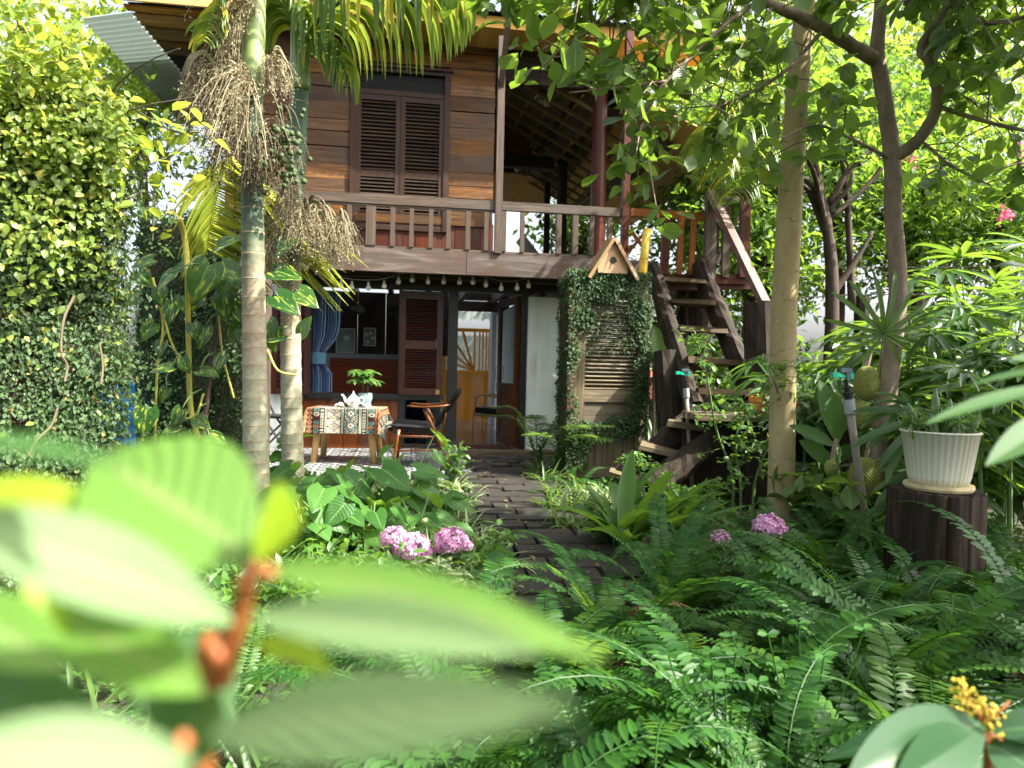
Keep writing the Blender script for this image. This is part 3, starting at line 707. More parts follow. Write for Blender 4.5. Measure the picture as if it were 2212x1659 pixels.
for off in (-.04, .04):
    a, b_ = Md @ Vector((L - .05, off, .98)), Md @ Vector((L - .05, off, 1.14)); e = Md.to_3x3() @ Vector((0, off, 0))
    dk.tube([a, a + e * .5, b_ + e * .5, b_], .008, 6); dk.box(Md @ Vector((L - .05, off * .7, .86)), (.03, .03, .12), Md)
dk.build('door_handle', M['metal'], dlo)

# ---- interior: hall with tiled floor, bedroom wall of dark boards, pine gate at the far end
uH1 = U(1110, 800, -2.5)
fi = MB(); fi.bb(uD0 - 1.0, U(1560, 900, 0), -.02, 6.2, -.05, .047); fi.build('indoor_floor', M['tile_in'], house)
uBk = U(955, 800, -2.2)
bw = MB(); zc = Zz(800, 765, -2.4)
for k, a in enumerate(np.arange(U0, uBk, .15)): bw.bb(a, a + (.144 if k in (9, 12, 14) else .1499), 2.4, 2.43 + .002 * (k % 2), zc, zLow + .2)
bw.build('bedroom_board_wall', M['dark'], house)
bw = MB(); bw.bb(U0, uBk, 2.38, 2.5, .05, zc); bw.build('bedroom_plaster_wall', M['grey_in'], house)
bw = MB()                                                    # unseen side wall; opening added to let daylight into the bedroom
for a, b_, za, zb in ((.13, .5, .05, zLow + .2), (2.0, 2.37, .05, zLow + .2), (.502, 1.998, .05, .8), (.502, 1.998, zLow - .05, zLow + .2)): bw.bb(U0, U0 + .1, a, b_, za, zb)
bw.build('bedroom_side_wall', M['grey_in'], house)
ic = MB(); ic.bb(U0, U(1560, 900, 0), .07, 1.7, zLow + .19, zLow + .21); ic.build('indoor_ceiling', M['dark'], house)
cl = MB(); a = U(1060, 760, -4.2); cl.bb(U(1062, 760, -4.2), U(1108, 760, -4.2), 4.2, 4.6, .05, zLow + .1); cl.build('hall_pillar', M['grey_in'], house)
rw = MB(); rw.bb(U(1115, 760, -3.3), U(1125, 760, -3.3), .95, 3.3, .05, zLow + .19); rw.build('hall_side_wall', M['grey_in'], house)
hb = MB()
for k in range(2): hb.bb(uBk + .02, U(1100, 700, -3.6), 3.6, 3.64, Zz(1000, 672, -3.6) + k * .2, Zz(1000, 672, -3.6) + .19 + k * .2)
hb.build('hall_header', M['dark'], house)
# pine gate with its sunburst
ng = -5.2
gu0, gu1 = U(955, 800, ng), U(1060, 800, ng); gz0, gz1 = .05, Zz(1010, 709, ng); gzm = Zz(1010, 800, ng)
pg = MB(); pg.bb(gu0, gu0 + .08, 5.2, 5.25, gz0, gz1); pg.bb(gu1 - .06, gu1, 5.2, 5.25, gz0, gz1); pg.bb(gu0 + .08, gu1 - .06, 5.2, 5.25, gz1 - .07, gz1); pg.bb(gu0 + .08, gu1 - .06, 5.195, 5.25, gzm - .06, gzm)
for a in np.arange(gu0 + .08, gu1 - .06, .13): pg.bb(a, min(a + .127, gu1 - .06), 5.21, 5.24, gz0, gzm - .06)
um_ = gu0 + (gu1 - gu0) * .66
pg.bb(um_ - .02, um_ + .02, 5.2, 5.25, gzm, gz1 - .07)
for a in np.linspace(um_ + .1, gu1 - .1, 3): pg.bb(a - .017, a + .017, 5.2, 5.24, gzm, gz1 - .07)
for q in (18, 38, 56, 74):
    d = Vector((-math.cos(R(q)), 0, math.sin(R(q)))); mx = min((um_ - gu0 - .08) / max(.05, -d.x), (gz1 - .07 - gzm) / d.z)
    pg.beam(Vector((um_ - .02, 5.222, gzm)), Vector((um_ - .02, 5.222, gzm)) + d * mx, .05, .035, up=(0, 1, 0))
pg.build('pine_gate', M['pinedoor'], house)
# ================================================================ things in and on the house
def W_(p): return HM @ Vector(p)
def local_thing(name, label, cat, p, rz=0.0, group=None):
    """a thing whose parts are built in its own coordinates"""
    o = thing(name, label, cat, W_(p), group); o.rotation_euler = (0, 0, HA + rz); WORG[o.name] = (0, 0, 0); return o
# corrugated yard fence seen through the gate
cf = MB(); 
cf.grid(corr(uBk - .6, uBk + 2.2, 8.0, Zz(1010, 690, -8), 8.02, Zz(1010, 672, -8), amp=.03, pitch=.16)); 
cf.grid(corr(uBk - .6, uBk + 2.2, 8.03, .0, 8.03, Zz(1010, 725, -8), amp=.02, pitch=.1))
o = cf.build('yard_fence', M['corr']); o.location = HO; o.rotation_euler = (0, 0, HA); tag(o, 'corrugated sheet fence seen above the pine gate behind the house', 'fence')

# bed headboard
hbd = local_thing('bed', 'dark red carved wooden bed seen through the ground-floor window', 'bed', (0, 0, 0))
a, b_ = U(712, 800, -2.2), U(862, 800, -2.2); z0, z1 = .3, Zz(790, 776, -2.2)
q = MB(); q.bb(a, b_ + .3, 2.22, 2.27, z0, z1); q.bb(a, b_ + .3, 2.19, 2.215, z1 - .05, z1 + .01); q.bb(a + .25, b_ + .2, 2.195, 2.218, z1 - .3, z1 - .12); q.bb(a + .08, b_ + .3, 2.2, 2.218, z1 - .1, z1 - .075)
for k in range(9):
    c = Vector((a + .5 + k * .1, 2.19, z1 - .21)); q.tube([c + Vector((.045 * math.cos(t_), 0, .03 * math.sin(t_))) for t_ in np.linspace(0, 5, 9)], .006, 5)
q.build('headboard', wood('carved_red_wood', [(.12, .03, .016), (.24, .065, .035), (.32, .1, .055)], var=.15, rough=.35), hbd)
q = MB(); q.bb(a - .1, b_ + .4, .5, 2.19, .3, zSill - .12); q.build('mattress', plain('grey_blue_bedding', (.07, .1, .11), rough=.8), hbd)
# pictures
def picture(px0, py0, px1, py1, label, cols, kind):
    n = -2.36; u0, u1 = U(px0, (py0 + py1) / 2, n), U(px1, (py0 + py1) / 2, n); z0, z1 = Zz(px0, py1, n), Zz(px0, py0, n)
    t_ = local_thing('framed_picture', label, 'picture', ((u0 + u1) / 2, 2.36, z0), group='pictures on the dark board wall')
    w_, h_ = u1 - u0, z1 - z0
    f = MB(); e = .012
    f.bb(-w_ / 2, w_ / 2, -.02, 0, 0, e); f.bb(-w_ / 2, w_ / 2, -.02, 0, h_ - e, h_); f.bb(-w_ / 2, -w_ / 2 + e, -.02, 0, e, h_ - e); f.bb(w_ / 2 - e, w_ / 2, -.02, 0, e, h_ - e)
    f.build('frame', M['frame'] if kind != 'light' else M['ceramic'], t_)
    nx, nz_ = 60, 60; gx, gz = np.meshgrid(np.linspace(-w_ / 2, w_ / 2, nx), np.linspace(0, h_, nz_))
    cx, cz = (gx[:-1, :-1] + gx[1:, 1:]) / 2 / w_, (gz[:-1, :-1] + gz[1:, 1:]) / 2 / h_
    col = np.ones(cx.shape + (4,)); col[..., :3] = cols[0]
    rr = random.Random(len(label))
    blobs = [(0, .28, .3, 6)] if 'large' in label else [(rr.uniform(-.3, .3), rr.uniform(.2, .75), .14, 5) for _ in range(6)]
    if 'lady' in label: blobs = [(0, .25, .3, 7), (.05, .62, .13, 0), (.1, .78, .07, 0)]
    for bi, (bx, bz, br, np_) in enumerate(blobs):
        ang = np.arctan2(cz - bz, cx - bx); r_ = np.hypot(cx - bx, (cz - bz) * h_ / w_)
        ins = r_ < br * (1 + .25 * np.cos(np_ * ang))
        sh = .75 + .25 * np.cos(np_ * 2 * ang + 9 * r_ / br)
        col[ins, :3] = np.array(cols[1 + bi % (len(cols) - 1)]) * sh[ins][:, None]
    c = MB(); c.grid(np.stack([gx, np.full_like(gx, -.01), gz], -1), cols=col.reshape(-1, 4)); c.build('print', M['colm'], t_)
M['colm'] = colm('printed_colours', .5)
picture(726, 709, 767, 762, 'large framed print of a lady in white above a pale flower', [(.26, .32, .34), (.4, .55, .48), (.85, .85, .85), (.6, .3, .3)], 'light')
picture(786, 708, 812, 747, 'small upright framed print of white blossoms on the dark board wall', [(.2, .26, .22), (.8, .82, .74), (.85, .85, .8)], 'light')
picture(752, 654, 792, 679, 'wide dark framed print of one pale flower hung highest on the board wall', [(.02, .024, .024), (.2, .22, .21), (.28, .3, .28)], 'd')
picture(838, 659, 864, 699, 'dark framed print of leaf sprays next to the open shutter', [(.02, .024, .024), (.09, .1, .09), (.07, .08, .08)], 'd')
# curtain
def curtain_mat():
    m, nt, b = newmat('blue_striped_cloth'); uv = nd(nt, 'UVMap'); s = nd(nt, 'SeparateXYZ', {0: uv.outputs[0]})
    f = mth(nt, 'FRACT', mth(nt, 'MULTIPLY', s.outputs[0], 10.0))
    c = ramp(nt, f, [(.0, (.012, .06, .22)), (.5, (.025, .11, .34)), (.55, (.45, .66, .85)), (.68, (.45, .66, .85)), (.73, (.03, .13, .4)), (1, (.012, .06, .22))])
    nt.links.new(c, b.inputs['Base Color']); b.inputs['Roughness'].default_value = .75; b.inputs['Sheen Weight'].default_value = .3; return m
M['curtain'] = curtain_mat(); M['tie'] = plain('pale_blue_band', (.09, .22, .34), rough=.7)
def curtain(label, pxa, pxb, py0, py1, n, pinch):
    ct_ = local_thing('curtain', label, 'curtain', (0, 0, 0), group='blue striped curtains')
    nz_, nu = 40, 90; rows = []
    for i in range(nz_):
        q = i / (nz_ - 1); z_ = Zz(pxa, py0, n) * (1 - q) + Zz(pxa, py1, n) * q
        a, b_ = U(pxa, 750, n), U(pxb, 750, n)
        if pinch: k = math.exp(-((q - .67) / .17) ** 2); k2 = max(k, .45 if q > .67 else 0); b_ = a + (b_ - a) * (1 - .58 * k2)
        s_ = np.linspace(0, 1, nu)
        rows.append(np.stack([a + (b_ - a) * s_, -n + .045 * np.sin(s_ * 2 * np.pi * 8 + .5 * math.sin(q * 3)) * (1 - .3 * q), np.full(nu, z_)], -1))
    c = MB(); c.grid(rows); co = c.build('cloth', M['curtain'], ct_, smooth=True)
    if pinch:
        zt = Zz(pxa, py0, n) * .33 + Zz(pxa, py1, n) * .67; a, b_ = U(pxa, 750, n), U(pxb, 750, n); b_ = a + (b_ - a) * .43
        c = MB(); an = np.linspace(0, 2 * math.pi, 25)
        c.grid([[((a + b_) / 2 + ((b_ - a) / 2 + .03) * math.cos(t_), -n + .07 * math.sin(t_), zt + dz) for t_ in an] for dz in (-.075, 0, .075)]); c.build('tie_band', M['tie'], ct_, smooth=True)
curtain('blue striped curtain tied back with a pale band in the ground-floor window', 674, 735, 626, 846, -.16, True)
curtain('blue striped curtain behind the low glass below the open maroon shutter', 874, 925, 853, 958, -.2, False)

# string of bulbs under the balcony
sl_ = local_thing('string_lights', 'string of small cream globe bulbs hanging along the underside of the balcony', 'string lights', (0, 0, 0))
bp = [(737, 602), (760, 605), (796, 607), (830, 604), (861, 594), (891, 590), (925, 594), (959, 594), (993, 595), (1022, 595), (1050, 601), (1083, 609), (1117, 608), (1142, 603)]
wr = MB(); wr.tube(spline([hp(700, 600, .62)] + [hp(x, y - 2, .62) for x, y in bp] + [hp(1200, 596, .62)], 5), .005, 5); wr.build('cable', M['pvcgrey'], sl_)
for x, y in bp:
    c = hp(x, y, .62); b_ = MB()
    b_.lathe([(.001, -.012), (.014, -.012), (.015, -.045), (.018, -.052), (.027, -.066), (.031, -.083), (.028, -.1), (.016, -.112), (.001, -.116)], c, 12); b_.build('bulb', M['bulb'], sl_, smooth=True)
# hanging shade lamps
for px, py, n, lab in ((1181, 213, -.9, 'flat shaded pendant lamp with a pale bulb, nearest the veranda front'), (1117, 357, -3.3, 'small flat pendant lamp deep inside the veranda')):
    c = hp(px, py, n); lt = local_thing('pendant_lamp', lab, 'lamp', c, group='veranda pendant lamps')
    q = MB(); q.lathe([(.02, .07), (.03, .055), (.12, .03), (.19, .0), (.195, -.004), (.12, .022), (.03, .045)], seg=24); q.build('lamp_shade', M['metal'], lt, smooth=True)
    q = MB(); q.lathe([(.001, .05), (.035, .03), (.045, -.02), (.045, -.09), (.03, -.11), (.001, -.115)], seg=14); q.build('bulb', M['bulb'], lt, smooth=True)
    q = MB(); q.tube([(0, 0, .06), (0, 0, .75)], .006, 5); q.build('cord', M['frame'], lt)
# lounge chair on the veranda
lc = local_thing('lounge_chair', 'black reclining lounge chair on the upper veranda behind the railing', 'chair', (U(1190, 540, -1.2), 1.2, zFloor))
q = MB(); q.box((.1, 0, .3), (.6, .55, .05)); q.build('seat', M['black'], lc)
q = MB(); q.box((-.32, 0, .42), (.5, .5, .06), Matrix.Rotation(R(50), 3, 'Y')); q.build('backrest', M['black'], lc)
for sx in (-.15, .35):
    for sy in (-.25, .25): q = MB(); q.tube([(sx, sy, .3), (sx * 1.2, sy, 0)], .015, 6); q.build('leg', M['frame'], lc)
# door mat
dmt = MB(); nx = 40
gx, gy = np.meshgrid(np.linspace(-.36, .36, nx), np.linspace(-.2, .2, 24))
c = hp(1048, 968, 0); dmt.grid(np.stack([gx, gy, .012 + .006 * np.random.default_rng(3).random(gx.shape)], -1))
o = dmt.build('door_mat', plain('dark_red_mat', (.075, .018, .014), rough=.95, var=.5, scale=60, bmp=.6)); u_, z_ = hl(1040, 960, -.15)
o.location = W_((U(1045, 962, -.2), .22, .042)); o.rotation_euler = (0, 0, HA); tag(o, 'dark red woven mat lying just inside the open door', 'door mat')

# ---- table with patterned cloth
TY = 7.95
tb = P(753, 880, TY); TZ = tb.z; tb.z = .05
tw, td = .74, .5
def tl(x, y, z): return Vector((tb.x + x, tb.y + y, z))
tab = thing('coffee_table', 'small table with round pale wooden legs under the patterned cloth', 'table', tb)
q = MB(); q.box(tl(0, 0, TZ - .02), (tw - .03, td - .03, .03)); q.build('tabletop', M['ash'], tab)
for sx in (-1, 1):
    for sy in (-1, 1):
        q = MB(); q.tube([tl(sx * (tw / 2 - .1), sy * (td / 2 - .1), TZ - .03), tl(sx * (tw / 2 - .04), sy * (td / 2 - .05), .05)], [.04, .033], 14); q.build('leg', M['ash'], tab, smooth=True)
def cloth_col(sx, sy):
    """striped tribal pattern: sx across the stripes in metres, sy along them"""
    ink, cream, red, teal, org = (.012, .016, .015), (.48, .44, .34), (.10, .018, .015), (.14, .23, .19), (.36, .19, .09)
    bands = [(.05, 'dots'), (.02, 'line'), (.075, 'blk'), (.06, 'org'), (.07, 'redo'), (.075, 'blk'), (.05, 'dots'), (.03, 'line'), (.15, 'dia'), (.03, 'line'), (.16, 'zig'), (.035, 'line')]
    Lb = sum(b for b, _ in bands); x = (sx + 3.012) % Lb; 
    for wd, kd in bands:
        if x < wd: break
        x -= wd
    c = x / wd - .5
    if abs(c) > .44 and kd != 'line': return ink
    if kd == 'line': return cream if int(x / .008) % 2 else (.03, .06, .04)
    if kd == 'dots':
        f = (sy / .035) % 1 - .5; d = max(abs(c), abs(f)); return ink if d > .36 or d < .14 else cream
    if kd == 'blk':
        k = int(sy // .045); f = (sy / .045) % 1 - .5
        if abs(f) > .42: return ink
        cc = [teal, red, cream, teal, org][k % 5]; return ink if abs(abs(c) - abs(f)) < .07 and k % 2 == 0 or (abs(c) < .3 and abs(f) < .25 and abs(abs(c) - .16) < .05 and k % 2) else cc
    if kd == 'org':
        f = (sy / .06) % 1 - .5; d = abs(c) + abs(f); return ink if d < .3 and not .1 < d < .18 else org
    if kd == 'redo':
        f = (sy / .05) % 1 - .5; d = math.hypot(c, f); return org if .2 < d < .4 or d < .1 else red
    if kd == 'dia':
        f = (sy / .085) % 1 - .5; d = abs(c) + abs(f); return ink if .38 < d < .5 or .2 < d < .27 else (red if d < .1 else cream)
    f = (sy / .13) % 1 - .5; d = abs(c) + abs(f)
    if d < .12: return red
    if d < .24: return cream
    if d < .34: return ink
    if d < .42: return teal
    if d < .5: return ink
    return cream if abs((abs(c) + f) % .2 - .1) < .03 else ink
cx_, cy_ = tw / 2 + .02, td / 2 + .02; drop = .27; nx, ny = 180, 150
xs = np.linspace(-cx_ - drop * .9, cx_ + drop * .9, nx); ys = np.linspace(-cy_ - drop, cy_ + drop, ny)
pts = np.zeros((ny, nx, 3)); 
for i, y in enumerate(ys):
    for j, x in enumerate(xs):
        ox, oy = max(0, abs(x) - cx_), max(0, abs(y) - cy_)
        dd = math.hypot(ox, oy); flare = .10
        fx = min(abs(x), cx_) + (ox * flare if oy == 0 else ox * .35); fy = min(abs(y), cy_) + (oy * flare if ox == 0 else oy * .35)
        wv = .012 * math.sin(x * 22) * min(1, oy / .1) + .012 * math.sin(y * 20) * min(1, ox / .1)
        zz = TZ + .004 - (max(ox, oy) if min(ox, oy) == 0 else math.hypot(ox, oy) * .96)
        pts[i, j] = (tb.x + math.copysign(fx + (wv if ox else 0), x), tb.y + math.copysign(fy + (wv if oy else 0), y), zz)
cols = np.ones((ny - 1, nx - 1, 4))
for i in range(ny - 1):
    for j in range(nx - 1): cols[i, j, :3] = cloth_col((xs[j] + xs[j + 1]) / 2, (ys[i] + ys[i + 1]) / 2)
q = MB(); q.grid(pts, cols=cols.reshape(-1, 4)); M['cloth'] = colm('woven_tribal_cloth'); o = q.build('tablecloth', M['cloth'], smooth=True, origin=tuple(tl(0, 0, TZ)))
tag(o, 'cloth with bands of diamonds and zigzags draped over the low table', 'tablecloth')
# teapot, cups, saucer
def on_table(px, py): 
    d = ray(px, py); t_ = (TZ + .006 - CAM_Z) / d.z; return CP + d * t_
def tp(px, dy): v = P(px, 880, TY + dy); v.z = TZ + .006; return v
tpo = tp(763, -.03)
tea = thing('teapot', 'white porcelain teapot with a red flower drawing on the patterned cloth', 'teapot', tpo)
q = MB(); q.lathe([(.001, 0), (.045, 0), (.05, .006), (.072, .045), (.074, .07), (.06, .1), (.04, .118), (.034, .122)], tpo, 24); q.build('body', M['ceramic'], tea, smooth=True)
q = MB(); q.lathe([(.037, .12), (.034, .13), (.018, .14), (.009, .146), (.012, .155), (.008, .165), (.004, .178), (.001, .18)], tpo, 20); q.build('lid', M['ceramic'], tea, smooth=True)
q = MB(); q.tube(spline([tpo + Vector(x) for x in ((-.06, 0, .05), (-.09, 0, .07), (-.1, 0, .1), (-.12, 0, .128), (-.135, 0, .13))], 5), [.02] * 5 + [.015] * 6 + [.011] * 5 + [.009] * 5, 10); q.build('spout', M['ceramic'], tea, smooth=True)
q = MB(); q.tube(spline([tpo + Vector(x) for x in ((.066, 0, .04), (.1, 0, .05), (.118, 0, .08), (.105, 0, .108), (.055, 0, .1))], 6), .007, 8); q.build('handle', M['ceramic'], tea, smooth=True)
M['redink'] = plain('red_drawing', (.55, .06, .04), rough=.4)
q = MB(); rr = np.random.default_rng(4)
for k in range(9):
    a = rr.uniform(-.5, .5, 5).cumsum() * .35; zz = .055 + rr.uniform(-.012, .012, 5).cumsum()
    q.tube([tpo + Vector((.0745 * math.sin(x), -.0745 * math.cos(x), min(.085, max(.03, z)))) for x, z in zip(a, zz)], .0016, 4)
q.build('flower_drawing', M['redink'], tea)
for px, lab, tip in ((736, 'small white teacup lying tipped beside the teapot', True), (790, 'small white teacup standing upright beside the teapot', False)):
    c = tp(px, -.12 if tip else -.1); cu = thing('teacup', lab, 'teacup', c, 'white teacups')
    Mt = Matrix.Rotation(R(150), 3, 'X') if tip else Matrix.Identity(3); cc = c + Vector((0, 0, .046)) if tip else c
    q = MB(); q.lathe([(.001, 0), (.022, 0), (.024, .004), (.036, .02), (.041, .045), (.038, .045), (.033, .022), (.02, .008), (.001, .006)], cc, 20, M=Mt); q.build('bowl', M['ceramic'], cu, smooth=True)
    sg_ = -1 if tip else 1
    q = MB(); q.tube([cc + Mt @ Vector(x) for x in ((sg_ * .037, 0, .038), (sg_ * .058, 0, .036), (sg_ * .058, 0, .018), (sg_ * .033, 0, .014))], .0045, 6); q.build('handle', M['ceramic'], cu, smooth=True)
q = MB(); c = tp(720, 0.06); q.lathe([(.001, .001), (.03, .0), (.055, .012), (.057, .014), (.03, .004), (.001, .004)], c, 20); tag(q.build('saucer', M['ash'], smooth=True, origin=tuple(c)), 'shallow tan dish behind the tipped cup', 'dish')
q = MB(); c = tp(742, .15); q.box(c + Vector((0, 0, .06)), (.22, .12, .12)); q.box(c + Vector((0, 0, .127)), (.23, .13, .014)); q.tube([c + Vector((-.02, 0, .134)), c + Vector((-.02, 0, .15)), c + Vector((.03, 0, .15)), c + Vector((.03, 0, .134))], .006, 6)
tag(q.build('black_box', M['frame'], origin=tuple(c)), 'black lidded box behind the white teapot', 'box')
# plant in glazed pot on the table
c = tp(788, .15); pt = thing('glazed_pot', 'blue-green glazed pot standing on the table behind the cups', 'pot', c)
q = MB(); q.lathe([(.001, 0), (.05, 0), (.065, .03), (.083, .09), (.085, .12), (.078, .145), (.082, .155), (.07, .152), (.06, .13), (.001, .13)], c, 28); q.build('body', M['celadon'], pt, smooth=True)
q = MB(); q.lathe([(.001, .138), (.07, .134)], c, 16); q.build('soil', M['soil'], pt)
pp = thing('money_tree_plant', 'bushy little plant with thick stems growing in the blue-green pot', 'plant', c + Vector((0, 0, .13)))
q = MB(); tops = []
for dx, dy in ((-.018, 0), (.02, .01)):
    t_ = c + Vector((dx * 1.8, dy, .31)); q.tube([c + Vector((dx, dy, .13)), c + Vector((dx * 1.3, dy, .2)), t_], [.016, .014, .011], 8); tops.append(t_)
q.build('stem', M['twig'], pp, smooth=True)
T_ = leafT('ell', 4, .36, .1, .35); rr = np.random.default_rng(8); q = MB(); pos = []; dd = []; 
for k in range(26):
    t_ = tops[k % 2]; az = rr.uniform(0, 6.28); el = rr.uniform(-.1, 1.3); d = np.array((math.cos(az) * math.cos(el), math.sin(az) * math.cos(el), math.sin(el)))
    e = np.array(t_) + d * rr.uniform(.06, .15); q.tube([t_, e], .003, 4)
    for j in range(6):
        a = az + j * 1.05; pos.append(e); dd.append((math.cos(a), math.sin(a), -.75 + .6 * rr.random()))
q.scatter(T_, pos, unit(np.array(dd)), (0, 0, 1), rr.uniform(.09, .14, len(pos)), rr.normal(0, .3, len(pos))); q.build('foliage', M['shrub'], pp, smooth=True)

# ---- wooden armchair with leather seat, side on, beside the table
def side_armchair(name, label, base, rz, wm, sm, zs=.43):
    a = thing(name, label, 'chair', base); a.rotation_euler = (0, 0, rz); WORG[a.name] = (0, 0, 0)
    # local: +x towards the back
    for sy in (-.25, .25):
        q = MB(); q.tube(spline([(-.26, sy, 0), (-.2, sy, .4)], 3), [.015] * 3 + [.02], 8); q.build('front_leg', wm, a, smooth=True)
        q = MB(); q.tube(spline([(.36, sy * 1.05, 0), (.22, sy * 1.03, .3), (.06, sy, .62)], 4), [.014] * 4 + [.02] * 4 + [.015], 8); q.build('rear_leg', wm, a, smooth=True)
        q = MB(); q.tube(spline([(-.12, sy * 1.1, .655), (.05, sy * 1.1, .645), (.22, sy * 1.1, .655), (.33, sy * .9, .67)], 4), [.012] + [.021] * 11 + [.018], 8, flat=.6); q.build('armrest', wm, a, smooth=True)
        q = MB(); q.tube([(-.25, sy, .17), (.27, sy, .2)], .012, 6); q.tube([(-.22, sy, .33), (.2, sy, .33)], .016, 6); q.tube([(.3, sy * .8, .66), (.25, sy * .8, .33)], .012, 6); q.build('side_rail', wm, a, smooth=True)
    q = MB(); q.tube([(-.21, -.25, .35), (-.21, .25, .35)], .016, 6); q.tube([(.24, -.25, .27), (.24, .25, .27)], .014, 6); q.build('cross_rail', wm, a, smooth=True)
    s_ = MB(); xs_, ys_ = np.linspace(-.3, .22, 16), np.linspace(-.25, .25, 16)
    def pil(x, y, k): 
        ex = 1 - abs((x + .04) / .26) ** 6; ey = 1 - abs(y / .25) ** 6; return zs + k * .045 * max(0, ex * ey) ** .35 - .06 * (x + .04)
    for k in (1, -1): s_.grid([[(x, y, pil(x, y, k)) for y in ys_] for x in xs_])
    s_.build('seat', sm, a, smooth=True)
    s_ = MB()
    for k in (1, -1): s_.grid([[(.16 + .26 * t_ - k * .03 * max(0, (1 - abs(2 * t_ - 1) ** 6) * (1 - abs(y / .24) ** 6)) ** .35 + .03 * math.cos(y * 6), y, .42 + .42 * t_) for y in np.linspace(-.24, .24, 14)] for t_ in np.linspace(0, 1, 14)])
    s_.build('backrest', sm, a, smooth=True)
    return a
b0 = P(905, 995, 7.75); b0.z = .05
side_armchair('leather_armchair', 'dark wooden armchair with a black leather seat facing the table', b0, R(4), M['walnut'], M['black'])
# ---- pale armchair inside the hall
def bent_armchair(base, rz):
    a = thing('bentwood_armchair', 'pale bentwood armchair with a dark seat standing inside the open doorway', 'chair', base); a.rotation_euler = (0, 0, rz); WORG[a.name] = (0, 0, 0)
    for sy in (-.28, .28):
        q = MB(); q.tube(spline([(-.32, sy, 0), (-.3, sy, .3), (-.27, sy, .56), (-.18, sy, .63), (.1, sy, .6), (.4, sy, .52)], 6), [.018] * 7 + [.024] * 24, 8, flat=.7); q.build('arm_frame', M['ash'], a, smooth=True)
        q = MB(); q.tube(spline([(.42, sy, 0), (.36, sy, .3), (.42, sy, .7)], 5), .02, 8); q.tube([(-.3, sy, .3), (.36, sy, .27)], .024, 8); q.build('rear_leg', M['ash'], a, smooth=True)
    q = MB(); q.box((.03, 0, .36), (.66, .52, .1), Matrix.Rotation(.06, 3, 'Y')); q.build('seat', M['black'], a)
    q = MB(); q.box((.42, 0, .62), (.09, .5, .5), Matrix.Rotation(.22, 3, 'Y')); q.build('backrest', M['black'], a)
c = hp(1062, 930, -2.3); bent_armchair(W_((c[0] + .1, 2.6, .047)), HA + R(-22))
# ---- black folding chair half hidden behind the palms
fcb = P(598, 985, 8.4); fcb.z = .05
fc = thing('folding_chair', 'black folding chair half hidden behind the ringed palm trunks', 'chair', fcb); WORG[fc.name] = (0, 0, 0)
for sy in (-.2, .2):
    q = MB(); q.tube([(-.3, sy, .86), (-.1, sy, .45), (.22, sy, 0)], .014, 6); q.build('front_leg', M['frame'], fc)
    q = MB(); q.tube([(.18, sy * .9, .45), (-.26, sy * .9, 0)], .014, 6); q.build('rear_leg', M['frame'], fc)
q = MB(); q.box((.06, 0, .45), (.42, .4, .03)); q.build('seat', M['black'], fc)
q = MB(); q.box((-.25, 0, .74), (.03, .4, .22), Matrix.Rotation(-.4, 3, 'Y')); q.build('backrest', M['black'], fc)
# ================================================================ landing, log stairs, old louvred screen
rs = np.random.default_rng(21)
LY = 8.0                                                    # depth of the landing's front edge
def L_(px, py, dy=0): return P(px, py, LY + dy)
land = thing('stair_landing', 'raised wooden landing with railings at the head of the log stair', 'landing', P(1520, 640, LY))
q = MB()
a, b_ = L_(1390, 603), L_(1610, 606); q.beam(a, b_, .05, .085); q.beam(L_(1390, 621, .05), L_(1625, 618, .05), .07, .075)
for dy in np.arange(.06, 1.3, .15): q.beam(L_(1392, 594) + Vector((0, dy, 0)), L_(1612, 596) + Vector((0, dy, 0)), .14, .03)
q.build('deck', M['redplank'], land)
q = MB(); q.beam(L_(1362, 455, .03), L_(1535, 467, .03), .06, .05); q.beam(L_(1362, 463, .02), L_(1535, 475, .02), .045, .04); q.build('railing', M['orange'], land)
for x0, x1, y0, y1, mt in ((1428, 1444, 462, 594, 'redwood'), (1463, 1474, 470, 594, 'orange'), (1489, 1500, 470, 594, 'orange'), (1522, 1544, 412, 600, 'rail'), (1560, 1574, 430, 600, 'rail'), (1597, 1616, 420, 600, 'redplank')):
    q = MB(); xm = (x0 + x1) / 2; w_ = (x1 - x0) / F * LY
    q.beam(L_(xm - 2, y1, -.01), L_(xm + 4, y0, -.01), w_, w_ * 1.1, up=(0, 1, 0)); q.build('post' if w_ > .075 else 'baluster', M[mt], land)
q = MB(); q.beam(L_(1527, 416, -.0), L_(1620, 416, -.0), .12, .05); q.build('cap_board', M['rail'], land)
q = MB()
for a, b_ in (((1612, 432, .9), (1548, 570, .9)), ((1545, 470, .95), (1612, 590, .95)), ((1360, 495, .5), (1398, 545, .5)), ((1398, 495, .53), (1358, 545, .53))): q = MB(); q.beam(L_(*a), L_(*b_), .05, .035); q.build('cross_brace', M['orange' if a[0] < 1420 else 'rail'], land)
q = MB(); q.beam(L_(1545, 560, 1.0), L_(1545, 430, 1.0), .08, .08, up=(0, 1, 0)); q.beam(L_(1612, 600, 1.0), L_(1612, 425, 1.0), .08, .08, up=(0, 1, 0)); q.beam(L_(1540, 432, 1.0), L_(1616, 432, 1.0), .08, .06); q.build('rear_post', M['rail'], land)
hr = MB(); hr.beam(L_(1536, 416, -.05), P(1652, 655, 6.75), .085, .07); hr.build('handrail', wood('greyed_pink_pole', [(.07, .048, .042), (.14, .1, .088), (.23, .18, .16)], var=.1, grey=(.12, .06, .058), greyf=.4), land)
for px, w_, yb in ((1512, .26, .45), (1475, .16, .7)):
    q = MB(); b0 = P(px, 800, LY + yb); t0 = P(px, 628, LY + yb); b0.z = 0
    q.tube(np.linspace(b0, t0, 8), w_ / 2, 12, jit=.05, rng=rs); q.build('support_post', M['log'], land)

